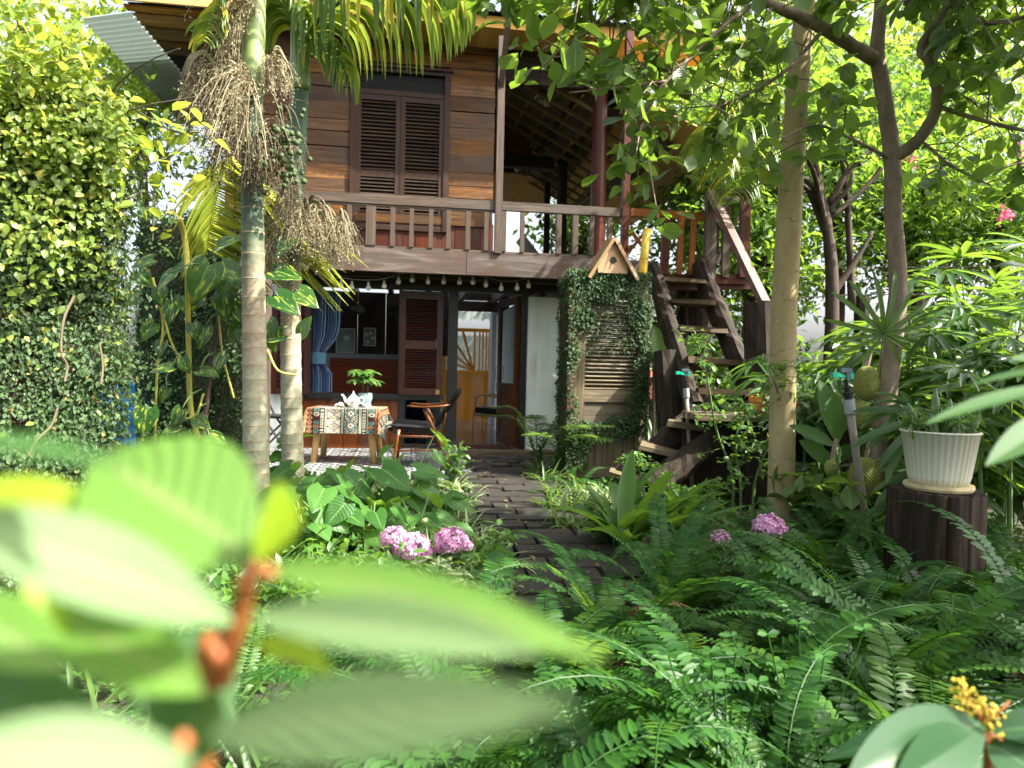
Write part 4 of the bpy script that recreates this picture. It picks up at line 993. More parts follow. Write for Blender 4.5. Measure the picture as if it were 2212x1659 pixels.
def logbeam(mb, pts, w, h, seg=9, rough=.06):
    """weathered half-round log along a px polyline"""
    p = spline(pts, 6); r = np.full(len(p), w) * (1 + rs.normal(0, rough * .6, len(p)))
    mb.tube(p, r, 11, jit=rough, rng=rs, flat=h / w)
stair = thing('log_stair', 'steep weathered stair of dark split logs with plank treads leading up to the landing', 'stair', P(1560, 900, 6.6))
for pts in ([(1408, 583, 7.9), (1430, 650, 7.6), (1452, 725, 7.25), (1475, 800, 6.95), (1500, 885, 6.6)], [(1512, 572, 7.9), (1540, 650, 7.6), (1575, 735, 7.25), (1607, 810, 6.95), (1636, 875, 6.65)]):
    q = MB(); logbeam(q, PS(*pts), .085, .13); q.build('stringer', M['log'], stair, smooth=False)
for (xa, ya, xb, yb, D) in ((1427, 603, 1520, 611, 7.75), (1443, 653, 1541, 657, 7.5), (1464, 710, 1565, 717, 7.25), (1481, 777, 1596, 786, 6.95), (1503, 842, 1620, 849, 6.7)):
    q = MB(); q.beam(P(xa, ya, D - .02), P(xb, yb, D - .02), .24, .05, jit=.008, rng=rs); q.build('tread', M['treadw'], stair)
# square post right of the stair
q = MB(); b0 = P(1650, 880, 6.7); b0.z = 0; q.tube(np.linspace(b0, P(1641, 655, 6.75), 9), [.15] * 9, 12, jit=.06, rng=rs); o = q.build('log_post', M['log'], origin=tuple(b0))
tag(o, 'thick dark log post that the handrail ends on', 'post')
q = MB(); b0 = P(1462, 900, 6.9); b0.z = 0; q.tube(np.linspace(b0, P(1440, 760, 7.1), 7), [.14] * 7, 12, jit=.06, rng=rs); o = q.build('log_post', M['log'], origin=tuple(b0))
tag(o, 'leaning dark log standing under the left stringer of the stair', 'post')
# lower flight
low = thing('log_steps', 'short lower flight of two grey split logs with slanting plank treads', 'stair', P(1420, 1050, 6.3))
for pts in ([(1510, 893, 6.5), (1470, 930, 6.4), (1400, 985, 6.3), (1345, 1035, 6.2)], [(1580, 918, 6.1), (1530, 960, 6.0), (1460, 1015, 5.9), (1405, 1058, 5.8)]):
    q = MB(); logbeam(q, PS(*pts), .11, .11); q.build('stringer', M['log'], low)
for (xa, ya, xb, yb, D) in ((1440, 912, 1545, 928, 6.3), (1382, 962, 1470, 985, 6.2), (1318, 1020, 1410, 1046, 6.1)):
    q = MB(); q.beam(P(xa, ya, D), P(xb, yb, D - .1), .24, .045, jit=.008, rng=rs); q.build('tread', M['oldboard'], low)
# platform bench with pots
pf = thing('bench', 'low dark plank bench behind the pale trunk, carrying flower pots', 'bench', P(1660, 1050, 6.0))
zb = P(1660, 902, 6.0).z
q = MB()
for k in range(3): q.beam(Vector((P(1490, 900, 6).x, 5.85 + k * .17, zb)), Vector((P(1830, 900, 6).x, 5.85 + k * .17, zb)), .16, .05, jit=.004, rng=rs)
q.build('top', M['oldboard'], pf)
for x in (1640, 1800):
    c = P(x, 950, 6.0); q = MB(); q.tube(np.linspace((c.x, 6.0, 0), (c.x, 6.0, zb - .03), 5), .15, 12, jit=.05, rng=rs); q.build('leg', M['stump'], pf)
q = MB(); q.bb(P(1490, 900, 6).x, P(1830, 900, 6).x, 6.25, 6.29, 0, zb - .03); q.build('back_panel', M['dark'], pf)
def flowerpot(px, Y, r, h, mat, label, cat='flower pot', ridge=True):
    c = Vector((P(px, 900, Y).x, Y, zb + .026)); t_ = thing('flower_pot', label, cat, c, 'flower pots on the plank bench')
    q = MB(); q.lathe([(.001, 0), (r * .68, 0), (r * .9, h * .68), (r * .98, h * .7), (r, h), (r * .93, h), (r * .86, h * .85)], c, 28); q.build('body', mat, t_, smooth=False)
    q = MB(); q.lathe([(.001, h * .86), (r * .88, h * .86)], c, 16); q.build('soil', M['soil'], t_); return c + Vector((0, 0, h * .86))
ctop = flowerpot(1646, 5.9, .112, .155, M['potorange'], 'orange plastic flower pot standing left of the pale trunk')
c2 = flowerpot(1722, 5.95, .13, .2, M['potcream'], 'cream flower pot just right of the pale trunk')
c3 = flowerpot(1775, 5.95, .16, .19, plain('olive_cream_pot', (.42, .42, .24), rough=.6, var=.2), 'wide olive cream pot at the right end of the plank bench')
flowerpot(1708, 5.72, .075, .12, M['terra'], 'small brown flower pot in front of the cream one')
# terracotta lantern stack
c = P(1408, 862, 8.0); t_ = thing('terracotta_lantern', 'small red terracotta lantern with a tiered roof behind the stair', 'garden ornament', c)
q = MB()
for k, (w_, h_) in enumerate(((.3, .05), (.26, .05), (.26, .05), (.24, .05))): q.box(c + Vector((0, 0, .03 + k * .056)), (w_, w_, h_))
q.build('body', M['terra'], t_)
q = MB(); q.raw(np.array([(-.15, -.15, .25), (.15, -.15, .25), (.15, .15, .25), (-.15, .15, .25), (-.05, -.05, .33), (.05, -.05, .33), (.05, .05, .33), (-.05, .05, .33)]) + np.array(c), np.array([(0, 1, 5, 4), (1, 2, 6, 5), (2, 3, 7, 6), (3, 0, 4, 7), (4, 5, 6, 7)])); q.build('roof', M['terra'], t_)
# ---- boundary wall of concrete blocks at the back right, and old post stubs with wire
bwl = MB(); A0, A1 = P(1330, 800, 10.2), P(2600, 800, 7.6); dv = (A1 - A0); dv.z = 0; Lw = dv.length; dv.normalize(); nv = Vector((-dv.y, dv.x, 0))
for r_ in range(6):
    for k in range(int(Lw / .4)):
        c = A0 + dv * (k * .4 + (.2 if r_ % 2 else 0)); c.z = .1 + r_ * .2
        bwl.box(c + nv * rs.normal(0, .003), (.388, .15, .188), Matrix((dv, nv, (0, 0, 1))).transposed(), jit=.002, rng=rs)
tag(bwl.build('block_wall', M['block']), 'low grey concrete block wall along the back of the garden', 'wall')
fp = thing('wire_fence', 'old split posts with strands of barbed wire behind the dark tree', 'fence', P(1860, 700, 8.6))
tops = []
for px in (1862, 1985):
    b0 = P(px, 760, 8.7); q = MB(); b0.z = 0; t0 = P(px, 640, 8.7); q.tube([b0, t0], [.1, .09], 8, jit=.08, rng=rs); q.build('fence_post', M['stump'], fp); tops.append(t0)
q = MB()
for dz in (.35, .2, .02):
    pts = [t_ + Vector((0, 0, dz)) for t_ in [P(1640, 650, 8.7)] + tops + [P(2150, 640, 8.5)]]; q.tube(spline(pts, 6), .006, 4)
    for p in spline(pts, 9)[::2]: q.tube([p - (.02, 0, .03), p + (.02, 0, .03)], .004, 3); q.tube([p - (.0, .02, -.03), p + (.0, .02, -.03)], .004, 3)
q.build('barbed_wire', M['dark'], fp)

# ---- old louvred door standing on its own, creeper over it
SY = 7.2
sc0, sc1 = P(1236, 1022, SY - .05), P(1388, 1022, SY + .1); sd = (sc1 - sc0); sd.z = 0; SW = sd.length; sd.normalize(); sn = Vector((sd.y, -sd.x, 0))
sc0.z = 0; SM = Matrix((sd, -sn, (0, 0, 1))).transposed().to_4x4(); SM.translation = sc0
zst = P(1300, 592, SY).z
scr = thing('louvred_screen', 'old greyed louvred door standing upright as a garden screen, overgrown with creeper', 'screen', sc0)
scr.rotation_euler = SM.to_euler(); WORG[scr.name] = (0, 0, 0)
def sz(py): return P(1300, py, SY).z
q = MB(); q.bb(0, .1, -.03, .04, 0, zst); q.bb(SW - .1, SW, -.03, .04, 0, zst)
for a, b_ in ((592, 640), (842, 868), (900, 925), (1008, 1030)): q.bb(.1, SW - .1, -.025, .035, max(0, sz(b_)), sz(a))
q.build('frame', M['oldboard'], scr)
q = MB(); n_ = 23
for i in range(n_): zz = sz(842) + (sz(640) - sz(842)) * (i + .5) / n_; q.box((SW / 2, .0, zz), (SW - .2, .055, .012), Matrix.Rotation(.6 + rs.normal(0, .04), 3, 'X'))
q.build('louvre', M['oldboard'], scr)
q = MB()
for k in range(4): q.bb(.1 + k * (SW - .2) / 4 + .002, .1 + (k + 1) * (SW - .2) / 4 - .002, -.01, .02, sz(1008), sz(925))
q.bb(.1, SW - .1, -.005, .02, sz(900), sz(868)); q.build('lower_panel', M['oldboard'], scr)
q = MB(); q.bb(-.085, -.003, -.05, .3, 0, zst - .06); tag_ = q.build('brick_pillar', M['brick'], scr)
q = MB(); q.tube([(SW + .04, .05, 0), (SW + .055, .06, zst - .2)], .03, 8); q.build('side_pole', M['oldboard'], scr)
def ivy(name, label, pts, nrm, size, mat, seed, off=.04, mats=None, cat='creeper', droop=.85, T=None):
    rr = np.random.default_rng(seed); n = len(pts); pts = np.asarray(pts); clump_ = 1 + .32 * np.sin(pts[:, 0] * 9.1 + pts[:, 2] * 4.3) * np.sin(pts[:, 2] * 11.7 - pts[:, 0] * 3.1 + pts[:, 1] * 5); nrm = np.broadcast_to(np.asarray(nrm, float), (n, 3))
    d = np.array((0, 0, -droop)) + rr.normal(0, .5, (n, 3)) + nrm * .35
    up = nrm + rr.normal(0, .38, (n, 3)) + np.array((0, 0, .35))
    q = MB(); q.scatter(T or leafT('ov', 2, .72, .08, .2), pts + nrm * rr.uniform(0, off, (n, 1)), d, up, size * clump_ * rr.uniform(.6, 1.25, n))
    o = q.build(name, mat, smooth=False); return tag(o, label, cat)
# creeper mask on the door: top, right side, patches
pts = []; nrm = []
k3 = SM.to_3x3()
while len(pts) < 7500:
    x, z_ = rs.uniform(-.1, SW + .015), rs.uniform(.12, zst + .03); fx, fz = x / SW, z_ / zst
    wob = .07 * math.sin(z_ * 6) + .05 * math.sin(z_ * 15 + x * 9)
    keep = fx < -.0 + .04 * math.sin(z_ * 11) or fz > .92 + wob * .5 - .05 * (fx > .7) or (fx > .80 + wob and fz > .27) or (fx < .22 + wob and fz > .74) or (.22 < fz < .33 + wob * .5) or (fz < .28 and fx < .16 + wob) or (.62 < fz < .9 and rs.random() < .13)
    if not keep: continue
    if fx < 0 and rs.random() < .35: continue
    if rs.random() < .2 * (1 - fz): continue
    dep = -.05 if fx < 0 else -.035
    pts.append(SM @ Vector((x, dep - rs.uniform(0, .05), z_))); nrm.append(sn)
for _ in range(2200):                                        # pillar's left side and top
    z_ = rs.uniform(.1, zst); y_ = rs.uniform(-.05, .3); pts.append(SM @ Vector((-.088, y_, z_))); nrm.append(-sd)
for _ in range(1100): pts.append(SM @ Vector((rs.uniform(-.09, SW + .01), rs.uniform(-.08, .1), zst + rs.uniform(-.03, .03)))); nrm.append(Vector((0, -.4, 1)))
ivy('creeping_fig', 'dark small-leaved creeper growing over the louvred screen and its brick pillar', np.array([tuple(p) for p in pts]), np.array([tuple(p) for p in nrm]), .03, M['ivyd'], 5, off=.02)
# birdhouse on top
c = SM @ Vector((SW * .46, 0, zst)); bh = thing('birdhouse', 'pale wooden birdhouse with a steep gable roof on top of the louvred screen', 'birdhouse', c)
bh.rotation_euler = SM.to_euler(); WORG[bh.name] = (0, 0, 0)
pz = (P(1296, 518, SY).z - zst)
q = MB(); hw = .155; eave = .06
q.raw([(-hw, -.1, 0), (hw, -.1, 0), (hw, -.1, eave), (0, -.1, pz - .03), (-hw, -.1, eave), (-hw, .1, 0), (hw, .1, 0), (hw, .1, eave), (0, .1, pz - .03), (-hw, .1, eave)], [(0, 1, 2, 3, 4), (5, 9, 8, 7, 6), (0, 5, 6, 1), (1, 6, 7, 2), (4, 3, 8, 9), (0, 4, 9, 5), (3, 2, 7, 8)]); q.build('box', M['bird'], bh)
for s_ in (-1, 1):
    q = MB(); q.beam((s_ * (hw + .11), 0, -.02), (s_ * .0, 0, pz), .27, .035, up=(0, 1, 0)) if False else q.beam((s_ * (hw + .10), 0, eave - .12), (s_ * .004, 0, pz), .28, .032); q.build('roof', M['rafter'] if s_ < 0 else M['bird'], bh)
q = MB(); q.lathe([(.001, 0), (.03, 0), (.033, .004)], (0, -.101, .13), 16, M=Matrix.Rotation(R(90), 3, 'X')); q.build('entrance_hole', M['frame'], bh)
# yellow bamboo pole
q = MB(); a, b_ = P(1376, 640, 7.45), P(1398, 495, 7.45); a.z = 0; a.x -= .12
q.tube(np.linspace(a, b_, 9), .045, 12); q.tube([b_ - (b_ - a) * .12, b_ - (b_ - a) * .115], .049, 12)
tag(q.build('bamboo_pole', M['bamboo'], smooth=True, origin=tuple(a)), 'bright yellow bamboo pole leaning behind the overgrown screen', 'pole')

# ---- sprinklers on pipes
def sprinkler(base, top, label, r=.021, arm=-1):
    d = (top - base); dn = d.normalized(); t_ = thing('sprinkler', label, 'sprinkler', base, 'sprinklers on grey pipes')
    q = MB(); q.tube(np.linspace(base, base + d * .8, 6), r, 12); q.build('pipe', M['pvc'], t_, smooth=True)
    j = base + d * .78; q = MB(); q.tube([j, j + dn * .08], r * 1.45, 14); q.build('joint', M['pvcgrey'], t_)
    q = MB(); k = j + dn * .08
    for a, b_, rr_ in ((0, .03, 1.1), (.03, .04, 1.4), (.04, .06, .85), (.06, .07, 1.25), (.07, .11, .55)): q.tube([k + dn * a, k + dn * b_], r * rr_, 10)
    q.build('riser', M['black'], t_)
    e = k + dn * .11; q = MB(); q.box(e + Vector((0, 0, .05)), (.06, .03, .025)); q.box(e + Vector((.012, 0, .02)), (.02, .02, .05)); q.build('head', plain('slate_plastic', (.1, .13, .16), rough=.4), t_)
    q = MB(); q.box(e + Vector((.03, 0, .02)), (.02, .024, .035)); q.beam(e + Vector((-.01, 0, .012)), e + Vector((arm * .05, -.01, .025)), .022, .018); q.beam(e + Vector((arm * .05, -.01, .026)), e + Vector((arm * .085, -.015, .022)), .03, .026); q.build('swing_arm', M['teal'], t_)
b0 = G(1497, 1080); sprinkler(b0, P(1479, 796, b0.y), 'green-headed garden sprinkler on a pipe in front of the log stair', .019)
b0 = P(1888, 1150, 4.0); b0.z = 0; sprinkler(b0, P(1823, 792, 3.9), 'green-headed garden sprinkler on a leaning pipe beside the jackfruit trunk', .021)
q = MB(); a = P(1411, 1000, 7.4); a.z = 0; b_ = P(1413, 800, 7.4); q.tube([a, b_], .018, 8); q.tube([b_, b_ + Vector((0, 0, .05))], .024, 8)
tag(q.build('pipe_stake', M['pvc'], origin=tuple(a)), 'thin grey pipe stake between the screen and the stair', 'pipe')

# ---- stump with the fluted cream pot
sb_ = G(2022, 1225); sy = 3.2; c = P(2022, 1200, sy); zs_ = P(2022, 1058, sy).z; c.z = -.05
q = MB(); r_ = 92 / F * sy; NS = 240; an = np.linspace(0, 2 * math.pi, NS, endpoint=False); gr = np.zeros(NS)
for g0 in rs.uniform(0, 6.28, 46): gr -= rs.uniform(.008, .05) * np.exp(-((np.angle(np.exp(1j * (an - g0)))) / rs.uniform(.008, .03)) ** 2)
lo = r_ * (1 + .05 * np.sin(3 * an) + .035 * np.sin(7 * an + 1) + .015 * np.sin(17 * an) + gr + rs.normal(0, .003, NS))
rows = [np.stack([c.x + lo * k * np.cos(an), c.y + lo * k * np.sin(an), z_ + rs.normal(0, .003, NS) * (z_ > .3)], -1) for k, z_ in ((1.14, -.05), (1.06, .1), (1.0, .25), (.98, zs_ - .012), (.955, zs_))]
rows = [np.vstack([x, x[:1]]) for x in rows]
uvs = np.array([[(an_ * r_, z_) for an_ in np.linspace(0, 6.283, NS + 1)] for z_ in (-.05, .1, .25, zs_ - .01, zs_)])
q.grid(rows, uv=uvs); top = rows[-1]; ctr = np.array([[(c.x, c.y, zs_ + .003)] * (NS + 1)]); q.grid(np.concatenate([top[None], (top[None] + ctr) / 2, ctr]))
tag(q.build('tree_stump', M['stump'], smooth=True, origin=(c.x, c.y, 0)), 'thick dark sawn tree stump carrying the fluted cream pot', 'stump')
pc = Vector((c.x, c.y, zs_ + .004)); pr = 77 / F * sy; ph = P(2020, 930, sy).z - pc.z
pot = thing('planter', 'tall fluted cream plastic planter standing on the sawn tree stump', 'plant pot', pc)
q = MB(); q.lathe([(.001, .0), (pr * .84, 0), (pr * .88, .012), (pr * .87, .026), (.001, .02)], pc, 40); q.build('saucer', plain('stained_saucer', (.55, .46, .25), rough=.5, var=.3, scale=12), pot, smooth=False)
q = MB(); q.lathe([(.001, .024), (pr * .72, .024), (pr * .78, .06), (pr * .96, ph - .01), (pr * 1.0, ph - .008), (pr, ph), (pr * .94, ph), (pr * .9, ph - .05)], pc, 144, flute=36, famp=.012); q.build('body', M['potcream'], pot, smooth=True)
q = MB(); q.lathe([(.001, ph - .03), (pr * .92, ph - .035)], pc, 20); q.build('soil', M['soil'], pot)
M['cactus'] = plain('cactus_skin', (.1, .17, .07), rough=.6, var=.3, scale=40)
cac = thing('cactus', 'ribbed finger cactus with several upright stems growing in the fluted cream planter', 'cactus', pc + Vector((0, 0, ph - .03)))
for dx, dy, hh, lean in ((-.08, 0, .14, -.5), (-.03, -.02, .2, -.05), (.01, -.03, .16, .08), (.05, .02, .12, .3), (.11, -.02, .1, .5), (-.05, -.05, .1, -.2), (.03, -.06, .1, .1)):
    q = MB(); b0 = pc + Vector((dx, dy, ph - .04)); pts = [b0 + Vector((lean * hh * t_, 0, hh * 1.15 * t_)) for t_ in np.linspace(0, 1, 9)]
    seg = 16; a = np.array([tuple(p) for p in pts]); n = len(a); an = np.linspace(0, 2 * np.pi, seg, endpoint=False); rr = .016 * (1 + .28 * np.cos(4 * an))
    v = np.array([[(p[0] + x_ * (1 - .75 * max(0, i / (n - 1) - .75) * 4) * math.cos(t_), p[1] + x_ * (1 - .75 * max(0, i / (n - 1) - .75) * 4) * math.sin(t_), p[2]) for t_, x_ in zip(an, rr)] for i, p in enumerate(a)])
    v = np.concatenate([v, v[:, :1]], 1); q.grid(v); q.build('stem', M['cactus'], cac, smooth=True)
# blue barrel behind the creeper wall
c = P(212, 900, 6.0); c.z = 0
q = MB(); q.lathe([(.001, 0), (.26, 0), (.28, .03), (.29, .3), (.3, .32), (.29, .34), (.29, .62), (.3, .64), (.29, .66), (.27, .92), (.2, .95), (.001, .95)], c, 28)
tag(q.build('water_barrel', M['blue'], smooth=True, origin=tuple(c)), 'blue plastic barrel half hidden behind the leafy wall', 'barrel')
# ================================================================ trees
rt = np.random.default_rng(31)
def rosettes(mb, tips, T, n, size, seed, droop=.35, spread=.05, dirs=None):
    """n leaves around every tip"""
    rr = np.random.default_rng(seed); tips = np.asarray(tips); N = len(tips)
    pos = np.repeat(tips, n, 0) + rr.normal(0, spread, (N * n, 3))
    az = rr.uniform(0, 2 * np.pi, N * n); el = rr.normal(-droop, .5, N * n)
    d = np.stack([np.cos(az) * np.cos(el), np.sin(az) * np.cos(el), np.sin(el)], 1)
    mb.scatter(T, pos, d, np.array((0, 0, 1)) + rr.normal(0, .35, (N * n, 3)), size * rr.uniform(.6, 1.2, N * n), rr.normal(0, .35, N * n))
# ---- jackfruit tree
jb = P(1905, 1080, 4.4); jb.z = 0
jack = thing('jackfruit_tree', 'spreading jackfruit tree with a grey forked trunk and large dark leaves', 'tree', jb)
trunk = [tuple(jb), tuple(P(1905, 950, 4.4)), tuple(P(1925, 760, 4.4)), tuple(P(1940, 620, 4.4)), tuple(P(1930, 470, 4.4)), tuple(P(1926, 330, 4.4)), tuple(P(1908, 200, 4.4)), tuple(P(1895, 110, 4.4)), tuple(P(1902, 0, 4.4)), tuple(P(1895, -200, 4.5)), tuple(P(1880, -520, 4.6))]
q = MB(); tp_ = spline(trunk, 7); q.tube(tp_, np.interp(np.linspace(0, 1, len(tp_)), [0, .3, .5, .7, 1], [.075, .053, .049, .044, .02]), 14, jit=.025, rng=rt); q.build('trunk', M['jackbark'], jack, smooth=True)
BR = [([(1893, 130, 4.4), (1850, 105, 4.3), (1780, 62, 4.2), (1690, 20, 4.1), (1640, -2, 4.1), (1450, -80, 4.0), (1250, -150, 3.8)], .045, .016),
      ([(1640, 0, 4.1), (1560, 60, 4.0), (1440, 175, 3.9), (1400, 240, 3.9), (1375, 310, 3.8)], .014, .006),
      ([(1450, -80, 4.0), (1330, 30, 3.9), (1220, 100, 3.8), (1165, 150, 3.7)], .014, .005),
      ([(1250, -150, 3.8), (1120, -70, 3.7), (1030, 0, 3.6)], .012, .005),
      ([(1440, 175, 3.9), (1330, 190, 3.8), (1230, 200, 3.7)], .008, .004),
      ([(1926, 345, 4.4), (1985, 300, 4.3), (2025, 225, 4.2), (2010, 140, 4.1), (1990, 100, 4.1), (2040, 20, 4.0), (2110, -150, 3.9)], .042, .015),
      ([(2000, 110, 4.1), (2080, 60, 4.0), (2200, 40, 3.8), (2400, -20, 3.6)], .02, .008),
      ([(2027, 230, 4.2), (2120, 260, 4.1), (2250, 290, 3.9), (2400, 320, 3.8)], .015, .006),
      ([(1926, 345, 4.4), (1840, 300, 4.2), (1760, 270, 4.1), (1690, 300, 4.0)], .012, .005),
      ([(1780, 62, 4.2), (1700, 150, 4.1), (1620, 200, 4.0), (1540, 235, 3.9)], .014, .005),
      ([(1902, 0, 4.4), (2000, -90, 4.2), (2200, -220, 4.0)], .02, .008),
      ([(1895, -200, 4.5), (1700, -300, 4.6), (1450, -350, 4.8)], .02, .008),
      ([(1895, -200, 4.5), (1980, -330, 3.9), (2150, -420, 3.3)], .02, .008),
      ([(1690, 20, 4.1), (1560, -60, 4.4), (1400, -60, 4.8)], .014, .006),
      ([(2110, -150, 3.9), (2080, -260, 3.6), (2010, -330, 3.4)], .016, .006),
      ([(2040, 20, 4.0), (2120, -30, 3.9), (2260, -60, 3.8)], .014, .005),
      ([(1985, 300, 4.3), (2060, 360, 4.2), (2140, 400, 4.1)], .01, .005)]
def topx(p):
    d = R3.transposed() @ (Vector(p) - CP); return 1106 + d.x / -d.z * F, 829.5 - d.y / -d.z * F
def segd(x, y, a, b_):
    vx, vy = b_[0] - a[0], b_[1] - a[1]; t_ = max(0, min(1, ((x - a[0]) * vx + (y - a[1]) * vy) / (vx * vx + vy * vy))); return math.hypot(x - a[0] - t_ * vx, y - a[1] - t_ * vy)
def blocked(e):
    """this tree carries its leaves away from its own trunk and big limbs, and the branch ends stop short of the veranda"""
    x, y = topx(e)
    if e[1] < 1.2 or not (900 < x < 2350): return False
    for a, b_, w_ in (((1940, 640), (1926, 340), 75), ((1926, 340), (1897, 0), 60), ((1890, 130), (1640, 0), 50), ((1930, 350), (2026, 230), 40), ((2026, 230), (1990, 90), 40), ((1690, 560), (1733, 40), 48)):
        if e[1] < 4.6 and segd(x, y, a, b_) < w_: return True
    if x < 1120: return y > 60
    if x < 1290: return y > 175
    if x < 1345: return y > 215 and not (290 < y < 370 and x > 1290)
    if x < 1500: return y > 240 and rt.random() < .6
    return y > 430
tips = []; q = MB()
SHADE_BR = [([(1.1, 3.9, 3.5), (.8, 3.5, 3.4), (.5, 3.2, 3.2), (.1, 3.0, 3.05), (-.3, 2.9, 2.95)], .018, .006), ([(.8, 3.5, 3.4), (.7, 3.0, 3.2), (.5, 2.6, 3.0)], .01, .005), ([(.8, 3.5, 3.4), (.5, 3.5, 3.3), (.1, 3.5, 3.25)], .012, .005),
      ([(2.35, 4.4, 3.6), (2.9, 3.8, 4.0), (3.4, 3.0, 4.0), (3.7, 2.2, 3.8), (3.9, 1.5, 3.6)], .03, .008), ([(2.9, 3.8, 4.0), (3.8, 3.4, 4.3), (4.6, 2.8, 4.2)], .02, .008), ([(3.4, 3.0, 4.0), (3.0, 2.2, 3.6), (2.9, 1.5, 3.3)], .015, .006), ([(3.4, 3.0, 4.0), (4.2, 2.2, 4.2), (4.6, 1.4, 4.0)], .015, .006), ([(2.35, 4.4, 3.4), (3.2, 4.2, 3.4), (4.0, 3.6, 3.3), (4.4, 2.9, 3.0)], .02, .006), ([(3.2, 4.2, 3.4), (3.4, 3.4, 3.1), (3.3, 2.6, 2.9)], .012, .005)]  # unseen limbs added above the frame to shade leafy wall and ferns
for pts, r0, r1 in [(PS(*p_), a_, b_) for p_, a_, b_ in BR] + [(np.array(p_, float), a_, b_) for p_, a_, b_ in SHADE_BR]:
    sp = spline(pts, 9); q.tube(sp, np.linspace(r0, r1, len(sp)), 8, jit=.04, rng=rt)
    L = np.linalg.norm(np.diff(sp, axis=0), axis=1).sum(); lo = int(len(sp) * (.3 if r0 > .03 else .12))
    for k in range(int(L * (30 if pts[0][2] > 3.2 and abs(pts[0][0]) > 3.3 else 27))):
        i = rt.integers(lo, len(sp)); e = sp[i] + rt.normal(0, .2, 3) + (0, 0, -.06)
        if blocked(e): continue
        tips.append(e)
        m_ = (sp[i] + e) / 2 + (0, 0, .05); q.tube([sp[i], m_, e], [.005, .004, .003], 4, cap=False)
q.build('branch', M['jackbark'], jack, smooth=True)
Tj = leafT('obov', 5, .58, .12, .3)
q = MB(); rosettes(q, tips, Tj, 7, .138, 3); q.build('crown', M['jack'], jack, smooth=True)
print('jack leaves', len(tips) * 6)
def jackfruit(px, py, Y, r, h):
    c = P(px, py, Y); q = MB(); n, s_ = 40, 64; v = []
    for i in range(n + 1):
        t_ = i / n * math.pi
        v.append([(c.x + r * math.sin(t_) ** .85 * (1 + .05 * ((i + j) % 2)) * math.cos(j / s_ * 6.283), c.y + r * math.sin(t_) ** .85 * (1 + .05 * ((i + j) % 2)) * math.sin(j / s_ * 6.283), c.z + h * math.cos(t_)) for j in range(s_ + 1)])
    q.grid(v); q.build('fruit', M['fruit'], jack, smooth=False)
    q = MB(); q.tube([c + Vector((0, 0, h * .95)), c + Vector((.04, .03, h + .12))], .012, 6); q.build('fruit_stalk', M['jackbark'], jack)
M['fruit'] = plain('jackfruit_skin', (.17, .18, .035), rough=.8, var=.35, scale=70)
for a in ((1872, 828, 4.3, .07, .105), (1856, 900, 4.3, .075, .09), (1868, 1035, 4.2, .09, .13), (1795, 1010, 4.1, .035, .045)): jackfruit(*a)
# ---- tree with the smooth pale trunk
b0 = P(1684, 1180, 4.6); b0.z = 0
pale = thing('pale_trunk_tree', 'tall tree with a smooth pale ringed trunk in front of the plank bench', 'tree', b0)
tr = PS((1686, 1110, 4.55), (1690, 900, 4.5), (1693, 700, 4.5), (1703, 500, 4.5), (1713, 330, 4.5), (1726, 150, 4.5), (1735, 50, 4.5), (1745, -150, 4.5), (1750, -450, 4.6)); tr = np.vstack([np.array(b0)[None], tr])
sp = spline(tr, 8); q = MB(); q.tube(sp, np.interp(np.linspace(0, 1, len(sp)), [0, .45, .8, 1], [.083, .078, .06, .04]), 18, jit=.012, rng=rt); q.build('trunk', M['palebark'], pale, smooth=True)
tips = []; q = MB()
for k in range(9):
    s0 = sp[-1 - rt.integers(0, 8)]; az = rt.uniform(0, 6.28); L = rt.uniform(.6, 1.5)
    e = s0 + np.array((math.cos(az) * L, math.sin(az) * L * .7, rt.uniform(-.2, .5))); b_ = spline([s0, (s0 + e) / 2 + (0, 0, .15), e], 6); q.tube(b_, np.linspace(.018, .006, len(b_)), 6)
    for i in range(14): tips.append(b_[rt.integers(3, len(b_))] + rt.normal(0, .2, 3))
q.build('branch', M['palebark'], pale, smooth=True)
q = MB(); rosettes(q, tips, leafT('ell', 4, .36, .1, .35), 5, .16, 4); q.build('crown', M['bright'], pale, smooth=True)

# ---- trees further back
def tree(name, label, base, trunk_pts, r0, crown, n, size, mat, bmat, seed, limbs=7, T=None, group='trees behind the house', leafn=7, sig=.33, inner=.35):
    rr = np.random.default_rng(seed); t_ = thing(name, label, 'tree', base, group)
    sp = spline([tuple(base)] + [tuple(p) for p in trunk_pts], 6); q = MB(); q.tube(sp, np.linspace(r0, r0 * .5, len(sp)), 9, jit=.05, rng=rr); q.build('trunk', bmat, t_, smooth=True)
    c, rad = np.array(crown[0]), np.array(crown[1]); cl = []; q = MB()
    while len(cl) < n // (leafn * 18) + 1:
        v = rr.normal(0, 1, 3); v /= np.linalg.norm(v); cl.append(c + v * rad * rr.uniform(inner, 1.0))
    for k, e in enumerate(cl):
        s0 = sp[-1 - (k % max(2, len(sp) // 2))]; m_ = (s0 + e) / 2 + rr.normal(0, .15, 3); b_ = spline([s0, m_, e], 5)
        if k < 9: q.tube(b_, np.linspace(r0 * .4, .012, len(b_)), 6, jit=.06, rng=rr)
    q.build('limb', bmat, t_, smooth=True)
    tips = np.concatenate([e + rr.normal(0, sig, (18, 3)) for e in cl])
    q = MB(); rosettes(q, tips, T or leafT('ell', 2, .45, .1, .3), leafn, size, seed + 1, spread=.06); q.build('crown', mat, t_)
    return t_
def gp_(px, Y): v = P(px, 800, Y); v.z = 0; return v
Tf = leafT('ell', 2, .42, .1, .3); Tl = leafT('ell', 2, .3, .1, .3)
